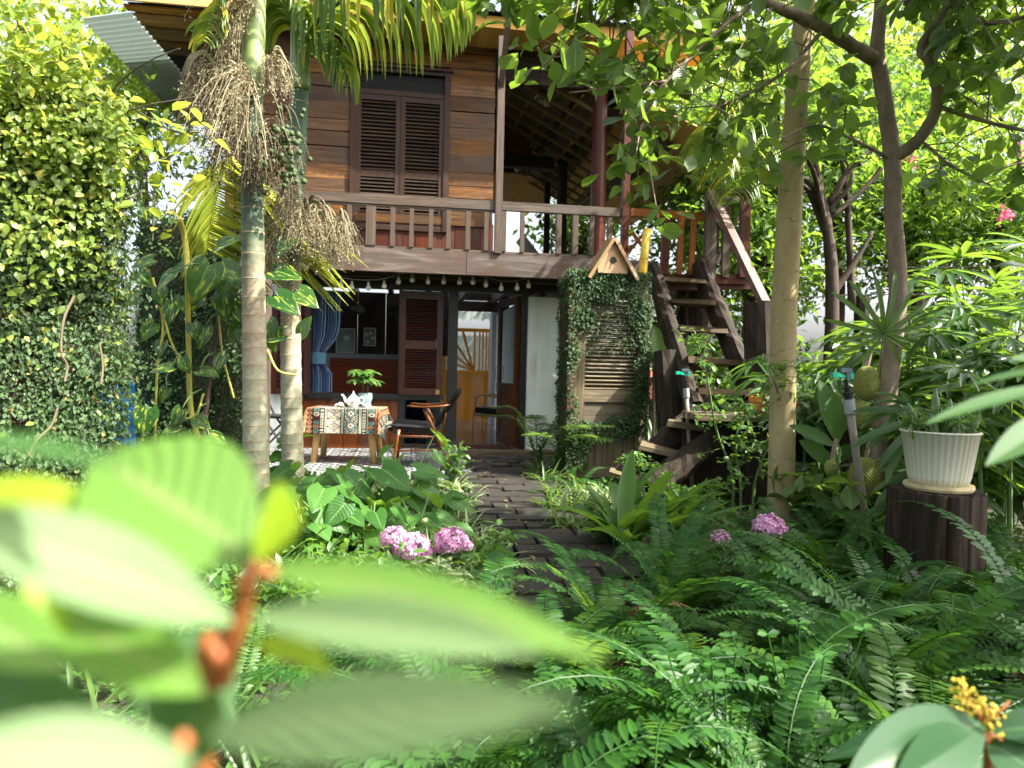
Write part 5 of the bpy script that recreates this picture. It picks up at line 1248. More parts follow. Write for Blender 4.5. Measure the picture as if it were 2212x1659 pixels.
# dark forked tree just behind the fence
b0 = gp_(1795, 7.9)
tree('dark_forked_tree', 'slim dark-barked forked tree in front of the bright gap of sky', b0, [P(1797, 640, 7.9), P(1785, 480, 7.9), P(1770, 415, 7.9)], .085, (P(1760, 240, 7.9), (1.5, 1.0, .8)), 2200, .15, M['farleaf'], M['darkbark'], 41, group=None)
q = MB()
for pts in ([(1790, 440, 7.9), (1840, 360, 7.9), (1890, 320, 7.9)], [(1795, 640, 7.9), (1850, 560, 7.9), (1885, 500, 7.9)], [(1770, 415, 7.9), (1730, 380, 7.9)], [(1840, 660, 8.0), (1830, 430, 8.0), (1815, 330, 8.0)]):
    sp = spline(PS(*pts), 6); q.tube(sp, np.linspace(.045, .02, len(sp)), 8, jit=.05, rng=rt)
q.build('limb', M['darkbark'], [o for o in C.objects if o.name == 'dark_forked_tree'][0], smooth=True)
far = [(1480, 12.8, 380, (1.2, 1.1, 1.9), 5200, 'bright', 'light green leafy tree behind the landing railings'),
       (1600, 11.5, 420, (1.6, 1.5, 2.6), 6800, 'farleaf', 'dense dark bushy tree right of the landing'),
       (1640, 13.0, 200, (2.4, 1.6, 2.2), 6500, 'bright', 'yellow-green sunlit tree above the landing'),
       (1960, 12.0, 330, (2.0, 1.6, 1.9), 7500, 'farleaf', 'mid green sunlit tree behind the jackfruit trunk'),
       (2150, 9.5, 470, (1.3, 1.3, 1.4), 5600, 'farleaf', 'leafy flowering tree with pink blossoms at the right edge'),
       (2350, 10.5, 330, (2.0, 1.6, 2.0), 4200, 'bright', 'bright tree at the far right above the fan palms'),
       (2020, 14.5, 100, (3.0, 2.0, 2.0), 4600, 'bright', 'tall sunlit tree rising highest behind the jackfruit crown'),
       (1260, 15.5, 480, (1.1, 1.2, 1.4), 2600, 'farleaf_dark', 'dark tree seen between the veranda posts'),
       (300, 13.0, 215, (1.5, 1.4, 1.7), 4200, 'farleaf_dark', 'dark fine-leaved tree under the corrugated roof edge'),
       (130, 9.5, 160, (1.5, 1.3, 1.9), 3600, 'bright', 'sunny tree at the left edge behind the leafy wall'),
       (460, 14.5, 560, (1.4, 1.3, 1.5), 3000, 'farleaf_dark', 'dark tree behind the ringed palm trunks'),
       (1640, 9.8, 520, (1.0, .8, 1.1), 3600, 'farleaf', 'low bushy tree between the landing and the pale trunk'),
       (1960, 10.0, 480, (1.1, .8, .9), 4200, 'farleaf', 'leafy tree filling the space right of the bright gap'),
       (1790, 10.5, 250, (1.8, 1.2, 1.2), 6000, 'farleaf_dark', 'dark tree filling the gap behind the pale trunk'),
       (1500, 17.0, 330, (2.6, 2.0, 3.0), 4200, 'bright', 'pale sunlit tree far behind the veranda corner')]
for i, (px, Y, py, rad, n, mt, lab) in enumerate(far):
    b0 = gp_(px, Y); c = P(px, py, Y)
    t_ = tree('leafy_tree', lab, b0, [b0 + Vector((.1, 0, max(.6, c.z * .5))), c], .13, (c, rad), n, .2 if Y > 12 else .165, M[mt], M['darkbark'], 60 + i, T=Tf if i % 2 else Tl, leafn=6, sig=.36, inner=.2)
    if 'pink' in lab:
        q = MB(); hearts = np.array([tuple(P(x, y, 8.3)) for x, y in ((2172, 462), (2185, 458), (2165, 470), (1962, 338), (1968, 345), (2212, 315))]); pts = np.repeat(hearts, 14, 0) + np.random.default_rng(2).normal(0, .035, (len(hearts) * 14, 3))
        rr = np.random.default_rng(9); q.scatter(leafT('ov', 2, .8, .1, .2), pts, rr.normal(0, 1, (len(pts), 3)), rr.normal(0, 1, (len(pts), 3)), .06); q.build('blossom', M['pinkp'], t_)
tree('leafy_tree', 'added leafy tree out of view on the right, shading the fern bed', Vector((4.9, 1.9, 0)), [Vector((4.7, 2.0, 1.6)), Vector((4.4, 2.2, 2.8))], .13, ((4.1, 2.1, 3.35), (1.5, 1.5, .8)), 4200, .19, M['farleaf'], M['darkbark'], 90, T=Tf, leafn=6, sig=.32, inner=.1)  # unseen tree, added so its crown shades the ferns
# ================================================================ palms
def frond(mb, rach, n, Lmax, w, seed, mi=0, droop=.7, sides=(1, -1), r0=.014, rmi=1, fall=.9, upref=(0, 0, 1), splay=.9, fwd=.55):
    """feathered palm leaf along a rachis polyline: leaflets on both sides, hanging by droop"""
    rr = np.random.default_rng(seed); sp = spline(rach, 10); mb.tube(sp, np.linspace(r0, .003, len(sp)), 6, rmi)
    t_ = np.linspace(.04, 1, n); ix = t_ * (len(sp) - 1); i0 = np.clip(ix.astype(int), 0, len(sp) - 2); f_ = (ix - i0)[:, None]
    pos = sp[i0] * (1 - f_) + sp[i0 + 1] * f_; tg = unit(sp[i0 + 1] - sp[i0]); side = unit(np.cross(tg, np.array(upref)) + 1e-6)
    L = Lmax * np.sin(np.pi * (.12 + .84 * t_)) ** .6 * fall + Lmax * .1
    for s_ in sides:
        nseg = 7; m = len(pos); d0 = unit(side * s_ * splay + tg * fwd + np.array(upref) * .15 + rr.normal(0, .07, (m, 3)))
        p = pos.copy(); d = d0; rows = []
        for k in range(nseg + 1):
            ww = w * (min(1, .4 + 2.2 * k / nseg) * (1 - (k / nseg) ** 2.2) + .04)
            across = unit(np.cross(d, np.cross(tg, d) + 1e-6)) ; across = unit(np.cross(d, np.array((0, 0, 1)) + side * .6 * s_))
            fold = unit(np.cross(across, d)) * ww * .25
            rows.append(np.stack([p - across * ww / 2 + fold, p, p + across * ww / 2 + fold], 1))
            p = p + d * (L / nseg)[:, None]; d = unit(d + np.array((0, 0, -droop * .42)) * (.4 + k / nseg) + rr.normal(0, .03, (m, 3)))
        v = np.stack(rows, 1).reshape(m, -1, 3)
        i = np.arange(nseg)[:, None] * 3; j = np.arange(2)[None]; f = np.stack([i + j, i + j + 1, i + 3 + j + 1, i + 3 + j], -1).reshape(-1, 4)
        uv = np.array([(c, k / nseg) for k in range(nseg + 1) for c in (0, .5, 1)])
        kk = v.shape[1]; ff = (f[None] + (np.arange(m) * kk)[:, None, None]).reshape(-1, 4)
        mb.raw(v.reshape(-1, 3), ff, mi, np.tile(uv, (m, 1)))
def ringtrunk(parent, pts, r, segs, seed, up=False):
    rr = np.random.default_rng(seed); sp = spline(pts, 10); ln = np.concatenate([[0], np.cumsum(np.linalg.norm(np.diff(sp, axis=0), axis=1))]); tot = ln[-1]
    pos = [0.0]
    while pos[-1] < tot: pos.append(pos[-1] + np.interp(pos[-1] / tot, [0, .35, 1], segs) * rr.uniform(.75, 1.25))
    q = MB(); rg_ = MB()
    at = lambda s_: np.array([np.interp(s_, ln, sp[:, k]) for k in range(3)])
    body = []; rad = []
    for s_ in np.linspace(0, tot, 160):
        body.append(at(s_)); d = min(abs(s_ - x) for x in pos); rad.append(np.interp(s_ / tot, [0, .3, 1], r) * (1 + .045 * math.exp(-(d / .012) ** 2)))
    q.tube(body, rad, 18)
    for s_ in pos[1:-1]:
        a = np.interp(s_ / tot, [0, .3, 1], r) * 1.05; d = unit(at(min(tot, s_ + .02)) - at(s_ - .02)); q.tube([at(s_) - d * .004, at(s_), at(s_) + d * .004], [a * .99, a * 1.015, a * .985], 18, 1, cap=False)
    q.build('trunk', [M['arecatrunk'], M['scar']], parent, smooth=True)
def areca_mat():
    m, nt, b = newmat('areca_trunk'); tc = nd(nt, 'TexCoord'); s = nd(nt, 'SeparateXYZ', {0: tc.outputs['Object']})
    nz = nd(nt, 'TexNoise', {'Vector': nd(nt, 'Mapping', {'Vector': tc.outputs['Object'], 'Scale': (5, 5, 9)}).outputs[0], 'Scale': 1.4, 'Detail': 6.0})
    zf = mth(nt, 'ADD', s.outputs[2], mth(nt, 'MULTIPLY', mth(nt, 'SUBTRACT', nz.outputs[0], .5), 1.1))
    c = ramp(nt, mth(nt, 'DIVIDE', zf, 3.2), [(.0, (.27, .27, .16)), (.28, (.36, .35, .24)), (.42, (.34, .27, .19)), (.52, (.2, .18, .11)), (.62, (.055, .1, .055)), (1, (.06, .12, .07))])
    n2 = nd(nt, 'TexNoise', {'Vector': tc.outputs['Object'], 'Scale': 38.0, 'Detail': 6.0})
    c = mixc(nt, .5, c, ramp(nt, n2.outputs[0], [(.3, (.55, .55, .55)), (.7, (1.25, 1.25, 1.25))]), 'MULTIPLY')
    nt.links.new(c, b.inputs['Base Color']); b.inputs['Roughness'].default_value = .6; bump(nt, b, n2.outputs[0], .3, .006); return m
M['arecatrunk'] = areca_mat(); M['scar'] = plain('pale_leaf_scar', (.34, .26, .15), rough=.8, var=.35, scale=40)
M['shaft'] = plain('green_crownshaft', (.22, .3, .11), rough=.35, var=.2, scale=5)
def strands(mb, o, n, L, seed, spread=.5, up=.25, r=.0028, bumps=5, mi=0, dirs=None):
    """dry drooping flower strings"""
    rr = np.random.default_rng(seed); Tb = leafT('ov', 2, .6, .2, .1); bp_ = []
    for k in range(n):
        az = rr.uniform(0, 6.28) if dirs is None else rr.normal(dirs, .6); v = np.array((math.cos(az) * spread * rr.uniform(.2, 1), math.sin(az) * spread * rr.uniform(.2, 1), up * rr.uniform(.2, 1.2)))
        p = np.array(o) + rr.normal(0, .02, 3); l_ = L * rr.uniform(.5, 1.15); pts = [p]
        for s_ in range(7):
            v = v + np.array((0, 0, -.42)) * .6 + rr.normal(0, .07, 3); p = p + unit(v) * l_ / 7; pts.append(p)
        mb.tube(pts, np.linspace(r, r * .5, 8), 3, mi, cap=False)
        for s_ in range(1, 8):
            for _ in range(bumps): bp_.append(np.array(pts[s_]) + rr.normal(0, .012, 3))
    for k in range(max(3, n // 14)):                                # the stout stalks the strings hang from
        az = rr.uniform(0, 6.28) if dirs is None else rr.normal(dirs, .5); h_ = L * .45; e = np.array(o) + (math.cos(az) * h_ * .8, math.sin(az) * h_ * .5, h_ * rr.uniform(-.2, .5))
        mb.tube(spline([np.array(o) + (0, .05, -.02), (np.array(o) + e) / 2 + (0, 0, .06), e, e + (math.cos(az) * .04, 0, -.1)], 4), np.linspace(.011, .003, 13), 6, mi, cap=False)
    bp_ = np.array(bp_); mb.scatter(Tb, bp_, rr.normal(0, 1, (len(bp_), 3)) + (0, 0, -.6), rr.normal(0, 1, (len(bp_), 3)), rr.uniform(.008, .02, len(bp_)), mi=mi)
# left palm
b0 = P(556, 1180, 4.4); b0.z = 0
pa = thing('areca_palm', 'thick ringed palm trunk hung with dry flower strings and green nuts, nearer the camera', 'palm', b0, 'areca palms by the terrace')
ringtrunk(pa, np.vstack([np.array(b0)[None], PS((553, 1000, 4.4), (549, 700, 4.4), (545, 400, 4.4), (545, 190, 4.4))]), [.085, .074, .062], [.05, .1, .2], 1)
q = MB(); sp = spline(PS((545, 195, 4.4), (548, 100, 4.4), (552, 0, 4.4), (555, -160, 4.4)), 8); q.tube(sp, np.linspace(.075, .055, len(sp)), 18); q.build('crownshaft', M['shaft'], pa, smooth=True)
for i, (rc, sd, mt, L, fl_) in enumerate((
    ([(555, -160, 4.4), (600, -330, 4.3), (720, -380, 4.1), (860, -300, 3.9)], 3, 'palm', .5, .9),
    ([(553, -140, 4.4), (480, -330, 4.6), (330, -370, 4.8), (180, -250, 5.0)], 4, 'palm', .5, .9),
    ([(548, -120, 4.4), (520, -60, 4.2), (470, 10, 4.1), (440, 90, 4.0)], 8, 'palm', .35, .6),
    ([(553, -120, 4.4), (560, -330, 3.9), (580, -420, 3.2), (600, -400, 2.4)], 9, 'palm', .5, .9))):
    q = MB(); frond(q, PS(*rc), 34, L, .035, sd, fall=fl_, droop=.8); q.build('frond', [M[mt], M['gstem']], pa, smooth=True)
q = MB()
for (px, py, Y, n, L, up, dr) in ((545, 20, 4.33, 50, .42, .5, 3.6), (520, 60, 4.3, 40, .36, .3, 3.4), (535, 175, 4.3, 80, .5, .5, 3.3), (470, 150, 4.3, 70, .42, .2, 3.4), (545, 190, 4.3, 70, .6, .3, 4.2), (430, 150, 4.35, 30, .2, .1, 3.3), (580, 130, 4.33, 40, .3, .3, 6.0)):
    strands(q, P(px, py, Y), n, L, int(px + py), up=up, dirs=dr)
q.build('dry_flower_strings', M['dry'], pa)
q = MB()
for (px, py, Y, n, L, dr) in ((560, 300, 4.3, 60, .36, 5.6), (600, 265, 4.4, 50, .34, 5.2), (540, 360, 4.25, 30, .2, 5.2), (500, 290, 4.3, 50, .36, 4.0)): strands(q, P(px, py, Y), n, L, int(px * 2 + py), up=.15, bumps=3, dirs=dr)
q.build('fruit_stalks', leafm('brown_stalk', (.07, .06, .035), (.16, .13, .07), (.2, .16, .08), tf=.1, rough=.8), pa)
q = MB(); rr = np.random.default_rng(77); r_ = .017; q.lathe([(.0005, -r_), (r_ * .8, -r_ * .6), (r_, 0), (r_ * .75, r_ * .7), (.0005, r_ * 1.15)], (0, 0, 0), 8); NUT = q.mesh('nut', M['nut'], smooth=True)
for (px, py, n, sx, sy) in ((570, 330, 36, 40, 45), (625, 290, 32, 35, 45), (605, 375, 28, 45, 28)):
    for k in range(n):
        c = P(px + rr.normal(0, sx * .6), py + rr.normal(0, sy * .6), 4.3 + rr.normal(0, .06)); o = bpy.data.objects.new('nut', NUT); C.objects.link(o); o.parent = pa; o.location = c - pa.location; o.scale = (rr.uniform(.8, 1.2),) * 3
# right palm
b0 = P(634, 1150, 5.3); b0.z = 0
pb_ = thing('areca_palm', 'slimmer ringed palm with green arching fronds over the balcony, behind the thicker one', 'palm', b0, 'areca palms by the terrace')
ringtrunk(pb_, np.vstack([np.array(b0)[None], PS((630, 900, 5.3), (628, 700, 5.3), (632, 500, 5.3), (641, 330, 5.3), (648, 190, 5.3))]), [.085, .075, .064], [.06, .11, .24], 2)
q = MB(); sp = spline(PS((648, 195, 5.3), (649, 100, 5.3), (648, 0, 5.3), (646, -150, 5.3)), 8); q.tube(sp, np.linspace(.078, .06, len(sp)), 18); q.build('crownshaft', M['shaft'], pb_, smooth=True)
for rc, sd, mt, L, fl_, n in (
    ([(650, 110, 5.25), (700, 30, 5.1), (790, -20, 4.9), (880, -30, 4.8), (990, -10, 4.7)], 13, 'palm', .72, .95, 46),
    ([(650, 120, 5.25), (690, 90, 5.2), (730, 110, 5.15), (750, 160, 5.1)], 14, 'palm', .5, .8, 26),
    ([(648, 80, 5.3), (620, 20, 5.2), (585, -60, 5.1), (500, -140, 5.0)], 15, 'palm', .5, .9, 30),
    ([(646, -100, 5.3), (700, -260, 5.0), (860, -240, 4.6), (1000, -90, 4.4)], 16, 'palm', .6, .9, 40),
    ([(646, -120, 5.3), (640, -330, 5.6), (600, -420, 6.0), (560, -400, 6.6)], 17, 'palm', .5, .9, 34)):
    q = MB(); frond(q, PS(*rc), int(n * .8), L, .058, sd, fall=fl_, droop=2.8, r0=.02, splay=.6); q.build('frond', [M[mt], M['gstem']], pb_, smooth=True)
q = MB()
for (px, py, n, L, dr) in ((655, 455, 110, .42, 5.6), (690, 470, 80, .38, 5.4), (640, 400, 70, .5, 4.0), (730, 480, 60, .32, 5.4), (615, 520, 50, .4, 4.2)): strands(q, P(px, py, 5.2), n, L, int(px + py * 3), up=.3, dirs=dr)
q.build('dry_flower_strings', M['dry'], pb_)
# the big hanging yellowish frond left of the palms
yp = P(475, 383, 5.0); hf = thing('palm_frond_sapling', 'young palm with a wide yellow-green fan of folded leaflets hanging left of the ringed trunks', 'palm', gp_(430, 5.8))
q = MB(); q.tube(spline([tuple(gp_(430, 5.4)), tuple(P(455, 800, 5.4)), tuple(P(505, 500, 5.9)), tuple(P(510, 390, 6.0)), tuple(P(505, 340, 6.0))], 8), np.linspace(.022, .012, 33), 8); q.build('trunk', M['darkbark'], hf, smooth=True)
q = MB(); 
frond(q, PS((505, 340, 6.0), (480, 375, 5.9), (462, 460, 5.8), (450, 540, 5.7)), 52, 1.4, .11, 22, fwd=.55, droop=.16, sides=(-1,), upref=(0, -1, .25), splay=1.0, fall=1.0)
frond(q, PS((505, 340, 6.0), (480, 375, 5.9), (462, 460, 5.8), (450, 540, 5.7)), 30, .6, .09, 23, fwd=1.5, droop=.3, sides=(1,), upref=(0, -1, .25), splay=.6, fall=1.0)
q.build('frond', [M['palmy'], M['ystem']], hf, smooth=True)
# coconut-like frond above the landing
cp = P(1690, 480, 7.6); cf_ = thing('feather_palm', 'feathery palm with dark hanging fronds and one sunlit tip above the landing', 'palm', gp_(1700, 7.6))
q = MB(); q.tube(spline([tuple(gp_(1700, 7.6)), tuple(P(1690, 480, 7.6)), tuple(P(1680, 250, 7.6))], 8), .05, 8); q.build('trunk', M['darkbark'], cf_)
for rc, sd in (([(1680, 250, 7.6), (1600, 220, 7.3), (1530, 270, 7.1), (1505, 330, 7.0)], 31), ([(1680, 250, 7.6), (1620, 260, 7.2), (1560, 310, 7.0), (1540, 380, 6.9)], 32), ([(1680, 260, 7.6), (1640, 300, 7.1), (1600, 360, 6.9), (1585, 420, 6.8)], 33), ([(1680, 250, 7.6), (1610, 160, 7.2), (1540, 150, 7.0), (1480, 190, 6.8)], 34)):
    q = MB(); frond(q, PS(*rc), 34, .5, .03, sd, droop=.95); q.build('frond', [M['palm'], M['gstem']], cf_, smooth=True)
# ================================================================ leafy walls on the left
rv = np.random.default_rng(51)
wA, wB = Vector((-3.62, 2.08, 0)), Vector((-1.86, 3.2, 0)); wd = (wB - wA).normalized(); wn_ = Vector((wd.y, -wd.x, 0)); wL = (wB - wA).length; wH = 2.15
q = MB(); lo_ = [wA + wn_ * .12, wB + wn_ * .12, wB - wn_ * .3, wA - wn_ * .3]; hi_ = [wA, wB, wB - wn_ * .3, wA - wn_ * .3]; q.raw([tuple(p) for p in lo_] + [(p.x, p.y, wH) for p in hi_], np.array([(0, 1, 5, 4), (1, 2, 6, 5), (2, 3, 7, 6), (3, 0, 4, 7), (4, 5, 6, 7)]))
tag(q.build('garden_wall', M['soil'], origin=tuple(wB)), 'garden wall at the left almost wholly hidden under creeping leaves', 'wall')
pts = []; nr = []
def lump(s_, z_): return .05 + .06 * math.sin(s_ * 4.1 + z_ * 2.3) + .05 * math.sin(s_ * 9 - z_ * 5.5) + .03 * math.sin(z_ * 13)
n_ = 56000
s_ = rv.uniform(0, wL + .05, n_); z_ = rv.uniform(0, wH + .12, n_)
for a, b_ in zip(s_, z_):
    if math.sin(a * 11 + 3 * math.sin(b_ * 5)) * math.sin(b_ * 13 + 2 * math.sin(a * 7)) > .62 + .3 * rv.random(): continue
    h = lump(a, b_) * rv.uniform(.2, 1.0) + .02 + .26 * max(0, 1 - b_ / wH); p = wA + wd * a + wn_ * h; pts.append((p.x, p.y, b_)); nr.append((wn_.x, wn_.y, .1))
for _ in range(6000):                                       # right end and top
    z0 = rv.uniform(0, wH + .1); p = wB + wd * rv.uniform(0, .1) - wn_ * rv.uniform(-.1 - .26 * max(0, 1 - z0 / wH), .34); pts.append((p.x, p.y, z0)); nr.append(tuple(wd))
for _ in range(16):                                         # sprays that break the end of the wall's outline
    z0 = rv.uniform(.2, wH); cc = wB + wd * rv.uniform(.0, .08) + wn_ * (rv.uniform(-.15, .08) + .2 * (1 - z0 / wH))
    for _ in range(110): e = rv.normal(0, .075, 3); pts.append((cc.x + e[0], cc.y + e[1], z0 + 1.5 * e[2])); nr.append((wd.x * .6 + wn_.x, wd.y * .6 + wn_.y, .3))
for _ in range(3000):
    p = wA + wd * rv.uniform(0, wL) - wn_ * rv.uniform(-.15, .3); pts.append((p.x, p.y, wH + rv.uniform(0, .18))); nr.append((.1, -.2, 1))
ivy('creeping_fig', 'thick coat of small creeper leaves covering the wall at the left', np.array(pts), np.array(nr), .029, M['ivy'], 7, off=.03, T=leafT('ov', 2, .62, .1, .25))
# a few bare stems
q = MB()
for pl_ in ([(160, 640), (138, 690), (132, 760), (145, 790), (140, 825)], [(125, 880), (110, 920), (80, 950), (60, 985)], [(215, 740), (222, 790), (218, 830)]):
    q.tube(spline(PS(*[(x, y, 2.1 + (x / 290) * .52 + max(0, 820 - y) * .0005) for x, y in pl_]), 5), .0045, 5)
tag(q.build('creeper_stem', M['twig']), 'bare wiry creeper stems looping over the leafy wall', 'stem')
# sunny vine that tumbles over the top
tips = []; q = MB(); orig = []
for k in range(48):
    s0 = wA + wd * rv.uniform(.15, wL + .02) + Vector((0, 0, wH - .1)); L = rv.uniform(.3, .85)
    v = np.array((rv.normal(.1, .5), rv.normal(-.05, .4), rv.uniform(.5, 1.5))); v = unit(v); p = np.array(s0); sp = [p]
    for j in range(6): v = unit(v + (.03, .05, -.13) + rv.normal(0, .12, 3)); p = p + v * L / 6; sp.append(p)
    q.tube(sp, np.linspace(.006, .003, 7), 4); orig += [x for x in sp[1:]] * 4
for pl_ in ([(280, 230, 3.1), (330, 260, 3.2), (380, 285, 3.3), (430, 285, 3.4)], [(290, 330, 3.1), (350, 345, 3.2), (420, 300, 3.3)], [(270, 430, 3.1), (330, 420, 3.2), (330, 520, 3.2)]):
    sp = spline(PS(*pl_), 6); q.tube(sp, .004, 4); orig += [x for x in sp] * 2
vt = thing('flowering_vine', 'sunlit yellow-green vine tumbling over the top of the leafy wall', 'vine', wB + Vector((0, 0, wH - .1)))
q.build('stem', M['twig'], vt)
orig = np.array([o_ for o_ in orig if not (topx(o_)[0] > 235 and topx(o_)[1] < 225)]); q = MB(); n = len(orig); az = rv.uniform(0, 6.28, n); el = rv.normal(-.2, .5, n)
q.scatter(leafT('ov', 4, .58, .12, .3), orig + rv.normal(0, .055, (n, 3)), np.stack([np.cos(az) * np.cos(el), np.sin(az) * np.cos(el), np.sin(el)], 1), np.array((0, -.1, 1)) + rv.normal(0, .4, (n, 3)), .075 * rv.uniform(.5, 1.4, n)); 
xa = []
for _ in range(4200):
    a = rv.uniform(.1, wL + .02); z0 = wH + .05 + abs(rv.normal(0, .36)); p = wA + wd * a + wn_ * rv.normal(-.08, .16)
    if topx((p.x, p.y, z0))[0] > 205 - .25 * max(0, 120 - topx((p.x, p.y, z0))[1]): continue
    xa.append((p.x, p.y, z0))
xa = np.array(xa); n = len(xa); q.scatter(leafT('ov', 3, .6, .12, .3), xa, rv.normal(0, 1, (n, 3)) + (0, 0, -.3), np.array((.3, -.2, 1)) + rv.normal(0, .45, (n, 3)), .058 * rv.uniform(.5, 1.35, n))
pts = []
for _ in range(11000):
    a = rv.uniform(.0, wL + .08); z0 = wH + .12 - abs(rv.normal(0, .42)); h = lump(a, z0) + rv.uniform(.02, .12) + .26 * max(0, 1 - z0 / wH); p = wA + wd * a + wn_ * h; pts.append((p.x, p.y, z0))
pts = np.array(pts); n = len(pts); q.scatter(leafT('ov', 3, .62, .1, .25), pts, np.array((wn_.x * .4, wn_.y * .4, -.6)) + rv.normal(0, .5, (n, 3)), np.array((wn_.x, wn_.y, .7)) + rv.normal(0, .4, (n, 3)), .034 * rv.uniform(.6, 1.4, n))
q.build('foliage', M['vine'], vt, smooth=True)
# second leafy pillar further back, climbing pothos in front
pA, pB = P(296, 900, 6.4), P(535, 900, 6.2); pA.z = pB.z = 0; d2 = (pB - pA).normalized(); n2 = Vector((d2.y, -d2.x, 0)); L2 = (pB - pA).length; H2 = 2.35
q = MB(); q.box((pA + pB) / 2 + Vector((0, 0, H2 / 2)) - n2 * .2, (L2, .36, H2), Matrix((d2, -n2, (0, 0, 1))).transposed())
tag(q.build('garden_pier', M['darkbark'], origin=tuple(pA)), 'broad dark pier behind the ringed palm, under dark creeper', 'wall')
a = rv.uniform(0, L2, 13000); b_ = rv.uniform(0, H2 + .1, 13000)
pts = np.array([tuple(pA + d2 * x + n2 * (.02 + .5 * lump(x, z) * rv.random()) + Vector((0, 0, z))) for x, z in zip(a, b_)])
ivy('creeping_fig', 'fine dark creeper on the broad pier behind the hanging pothos', pts, (n2.x, n2.y, .1), .035, M['ivyd'], 8)
Th = heartT(.85, 7, .1, .3)
po_ = thing('golden_pothos', 'climbing pothos with thick yellow stems and large blotched heart-shaped leaves', 'vine', gp_(410, 5.4))
stems = ([(432, 960, 5.4), (412, 880, 5.4), (408, 760, 5.4), (406, 660, 5.4), (405, 590, 5.3), (400, 520, 5.3), (388, 470, 5.2)], [(335, 960, 5.3), (340, 800, 5.3), (352, 700, 5.3), (330, 600, 5.3)], [(405, 800, 5.4), (370, 740, 5.3), (345, 640, 5.3)], [(370, 900, 5.3), (420, 900, 5.2), (440, 850, 5.2)], [(505, 860, 5.3), (480, 760, 5.4), (470, 640, 5.4)], [(640, 810, 5.0), (600, 800, 4.9), (577, 755, 4.9)])
q = MB(); q.tube(spline(PS(*stems[0]), 6), .02, 9); 
for s0 in stems[1:]: q.tube(spline(PS(*s0), 6), .009, 6)
q.build('stem', M['ystem'], po_, smooth=True)
LV = [(452, 572, 5.1, 112, 250, .2), (372, 590, 5.0, 60, 230, 0), (300, 640, 5.2, 55, 200, 0), (345, 625, 5.2, 50, 280, .2), (478, 575, 5.2, 85, 330, .1), (482, 640, 5.3, 72, 280, .2), (505, 660, 5.3, 66, 300, 0), (442, 708, 5.3, 60, 260, .3), (372, 655, 5.3, 60, 265, .2), (415, 700, 5.3, 48, 290, 0), (520, 700, 5.4, 60, 240, 0), (318, 885, 5.1, 78, 265, .4), (392, 885, 5.1, 52, 245, .4), (425, 905, 5.1, 48, 330, .3), (452, 940, 5.0, 58, 340, 1.2), (385, 920, 5.1, 45, 200, .6), (372, 792, 5.2, 60, 190, 1.0), (432, 800, 5.2, 58, 350, 1.1), (395, 775, 5.2, 46, 300, .2), (480, 770, 5.3, 55, 250, .3), (350, 740, 5.3, 45, 260, .2), (600, 640, 4.9, 80, 325, .5), (575, 700, 5.0, 80, 290, .2), (590, 585, 5.0, 85, 350, .6), (560, 640, 5.1, 75, 250, .2), (645, 630, 4.95, 70, 325, .5), (600, 540, 5.0, 70, 30, .5), (570, 770, 5.0, 50, 240, .1), (330, 560, 5.3, 60, 200, .4), (470, 530, 5.4, 70, 20, .5), (415, 570, 5.4, 60, 200, .5), (360, 840, 5.3, 40, 250, .2), (650, 720, 4.95, 55, 60, .3), (610, 720, 5.0, 60, 200, .3), (430, 640, 5.45, 60, 230, .2), (395, 640, 5.5, 60, 290, .2), (500, 600, 5.5, 70, 240, .2), (540, 560, 5.4, 70, 300, .3), (330, 700, 5.4, 55, 240, .2), (300, 590, 5.4, 60, 320, .4)]
q = MB(); pq = MB()
for px, py, Y, L, ang, lift in LV:
    p = P(px, py, Y); a = R(ang); d = np.array((math.cos(a), -.25, math.sin(a))); up = np.array((rv.normal(0, .25), -1, .35 + lift))
    q.scatter(Th, [tuple(p)], d, up, L * .82 / F * Y); e = np.array(p) + (rv.normal(0, .08), .12, rv.uniform(-.05, .15)); q.tube(spline([e, (e + np.array(p)) / 2 + (0, -.02, .03), tuple(p)], 3), .005, 5, 1)
q.build('foliage', [M['pothos'], M['gstem']], po_, smooth=True)

# ================================================================ ferns
def frond_fern(seed, L=.55, n=34, wid=.075, arch=.9):
    """one sword-fern frond from the origin, growing along +y, arching over"""
    rr = np.random.default_rng(seed); q = MB(); th = R(68) + rr.normal(0, .08); p = np.zeros(3); pts = [p]; tl_ = []
    for k in range(14):
        th -= arch * (.07 + .16 * k / 14); d = np.array((.10 * math.sin(k * .4 + seed), math.cos(th), math.sin(th))); d = unit(d); p = p + d * L / 14; pts.append(p); tl_.append(d)
    pts = np.array(pts); q.tube(pts, np.linspace(.0028, .0012, 15), 4, 1, cap=False)
    T = leafT('sq', 3, .30, .06, .25); t_ = np.linspace(.10, .995, n); pos = np.stack([np.interp(t_ * 14, np.arange(15), pts[:, k]) for k in range(3)], 1)
    tg = np.array([tl_[min(13, int(x * 14))] for x in t_]); w_ = wid * np.minimum(1, t_ * 4 + .3) * np.minimum(1, (1.03 - t_) * 2.6) * .5
    side = np.cross(tg, (0, -np.sin(.1), 1.0)); side = unit(side * np.array((1, .0, .0)) + 1e-4); nrm = unit(np.cross(side, tg))
    for s_ in (-1, 1):
        d = side * s_ + tg * .22 + nrm * .12 + rr.normal(0, .06, (n, 3)); q.scatter(T, pos, d, nrm * 1.0 + rr.normal(0, .12, (n, 3)), w_ * rr.uniform(.9, 1.1, n) * 1.15)
    return q
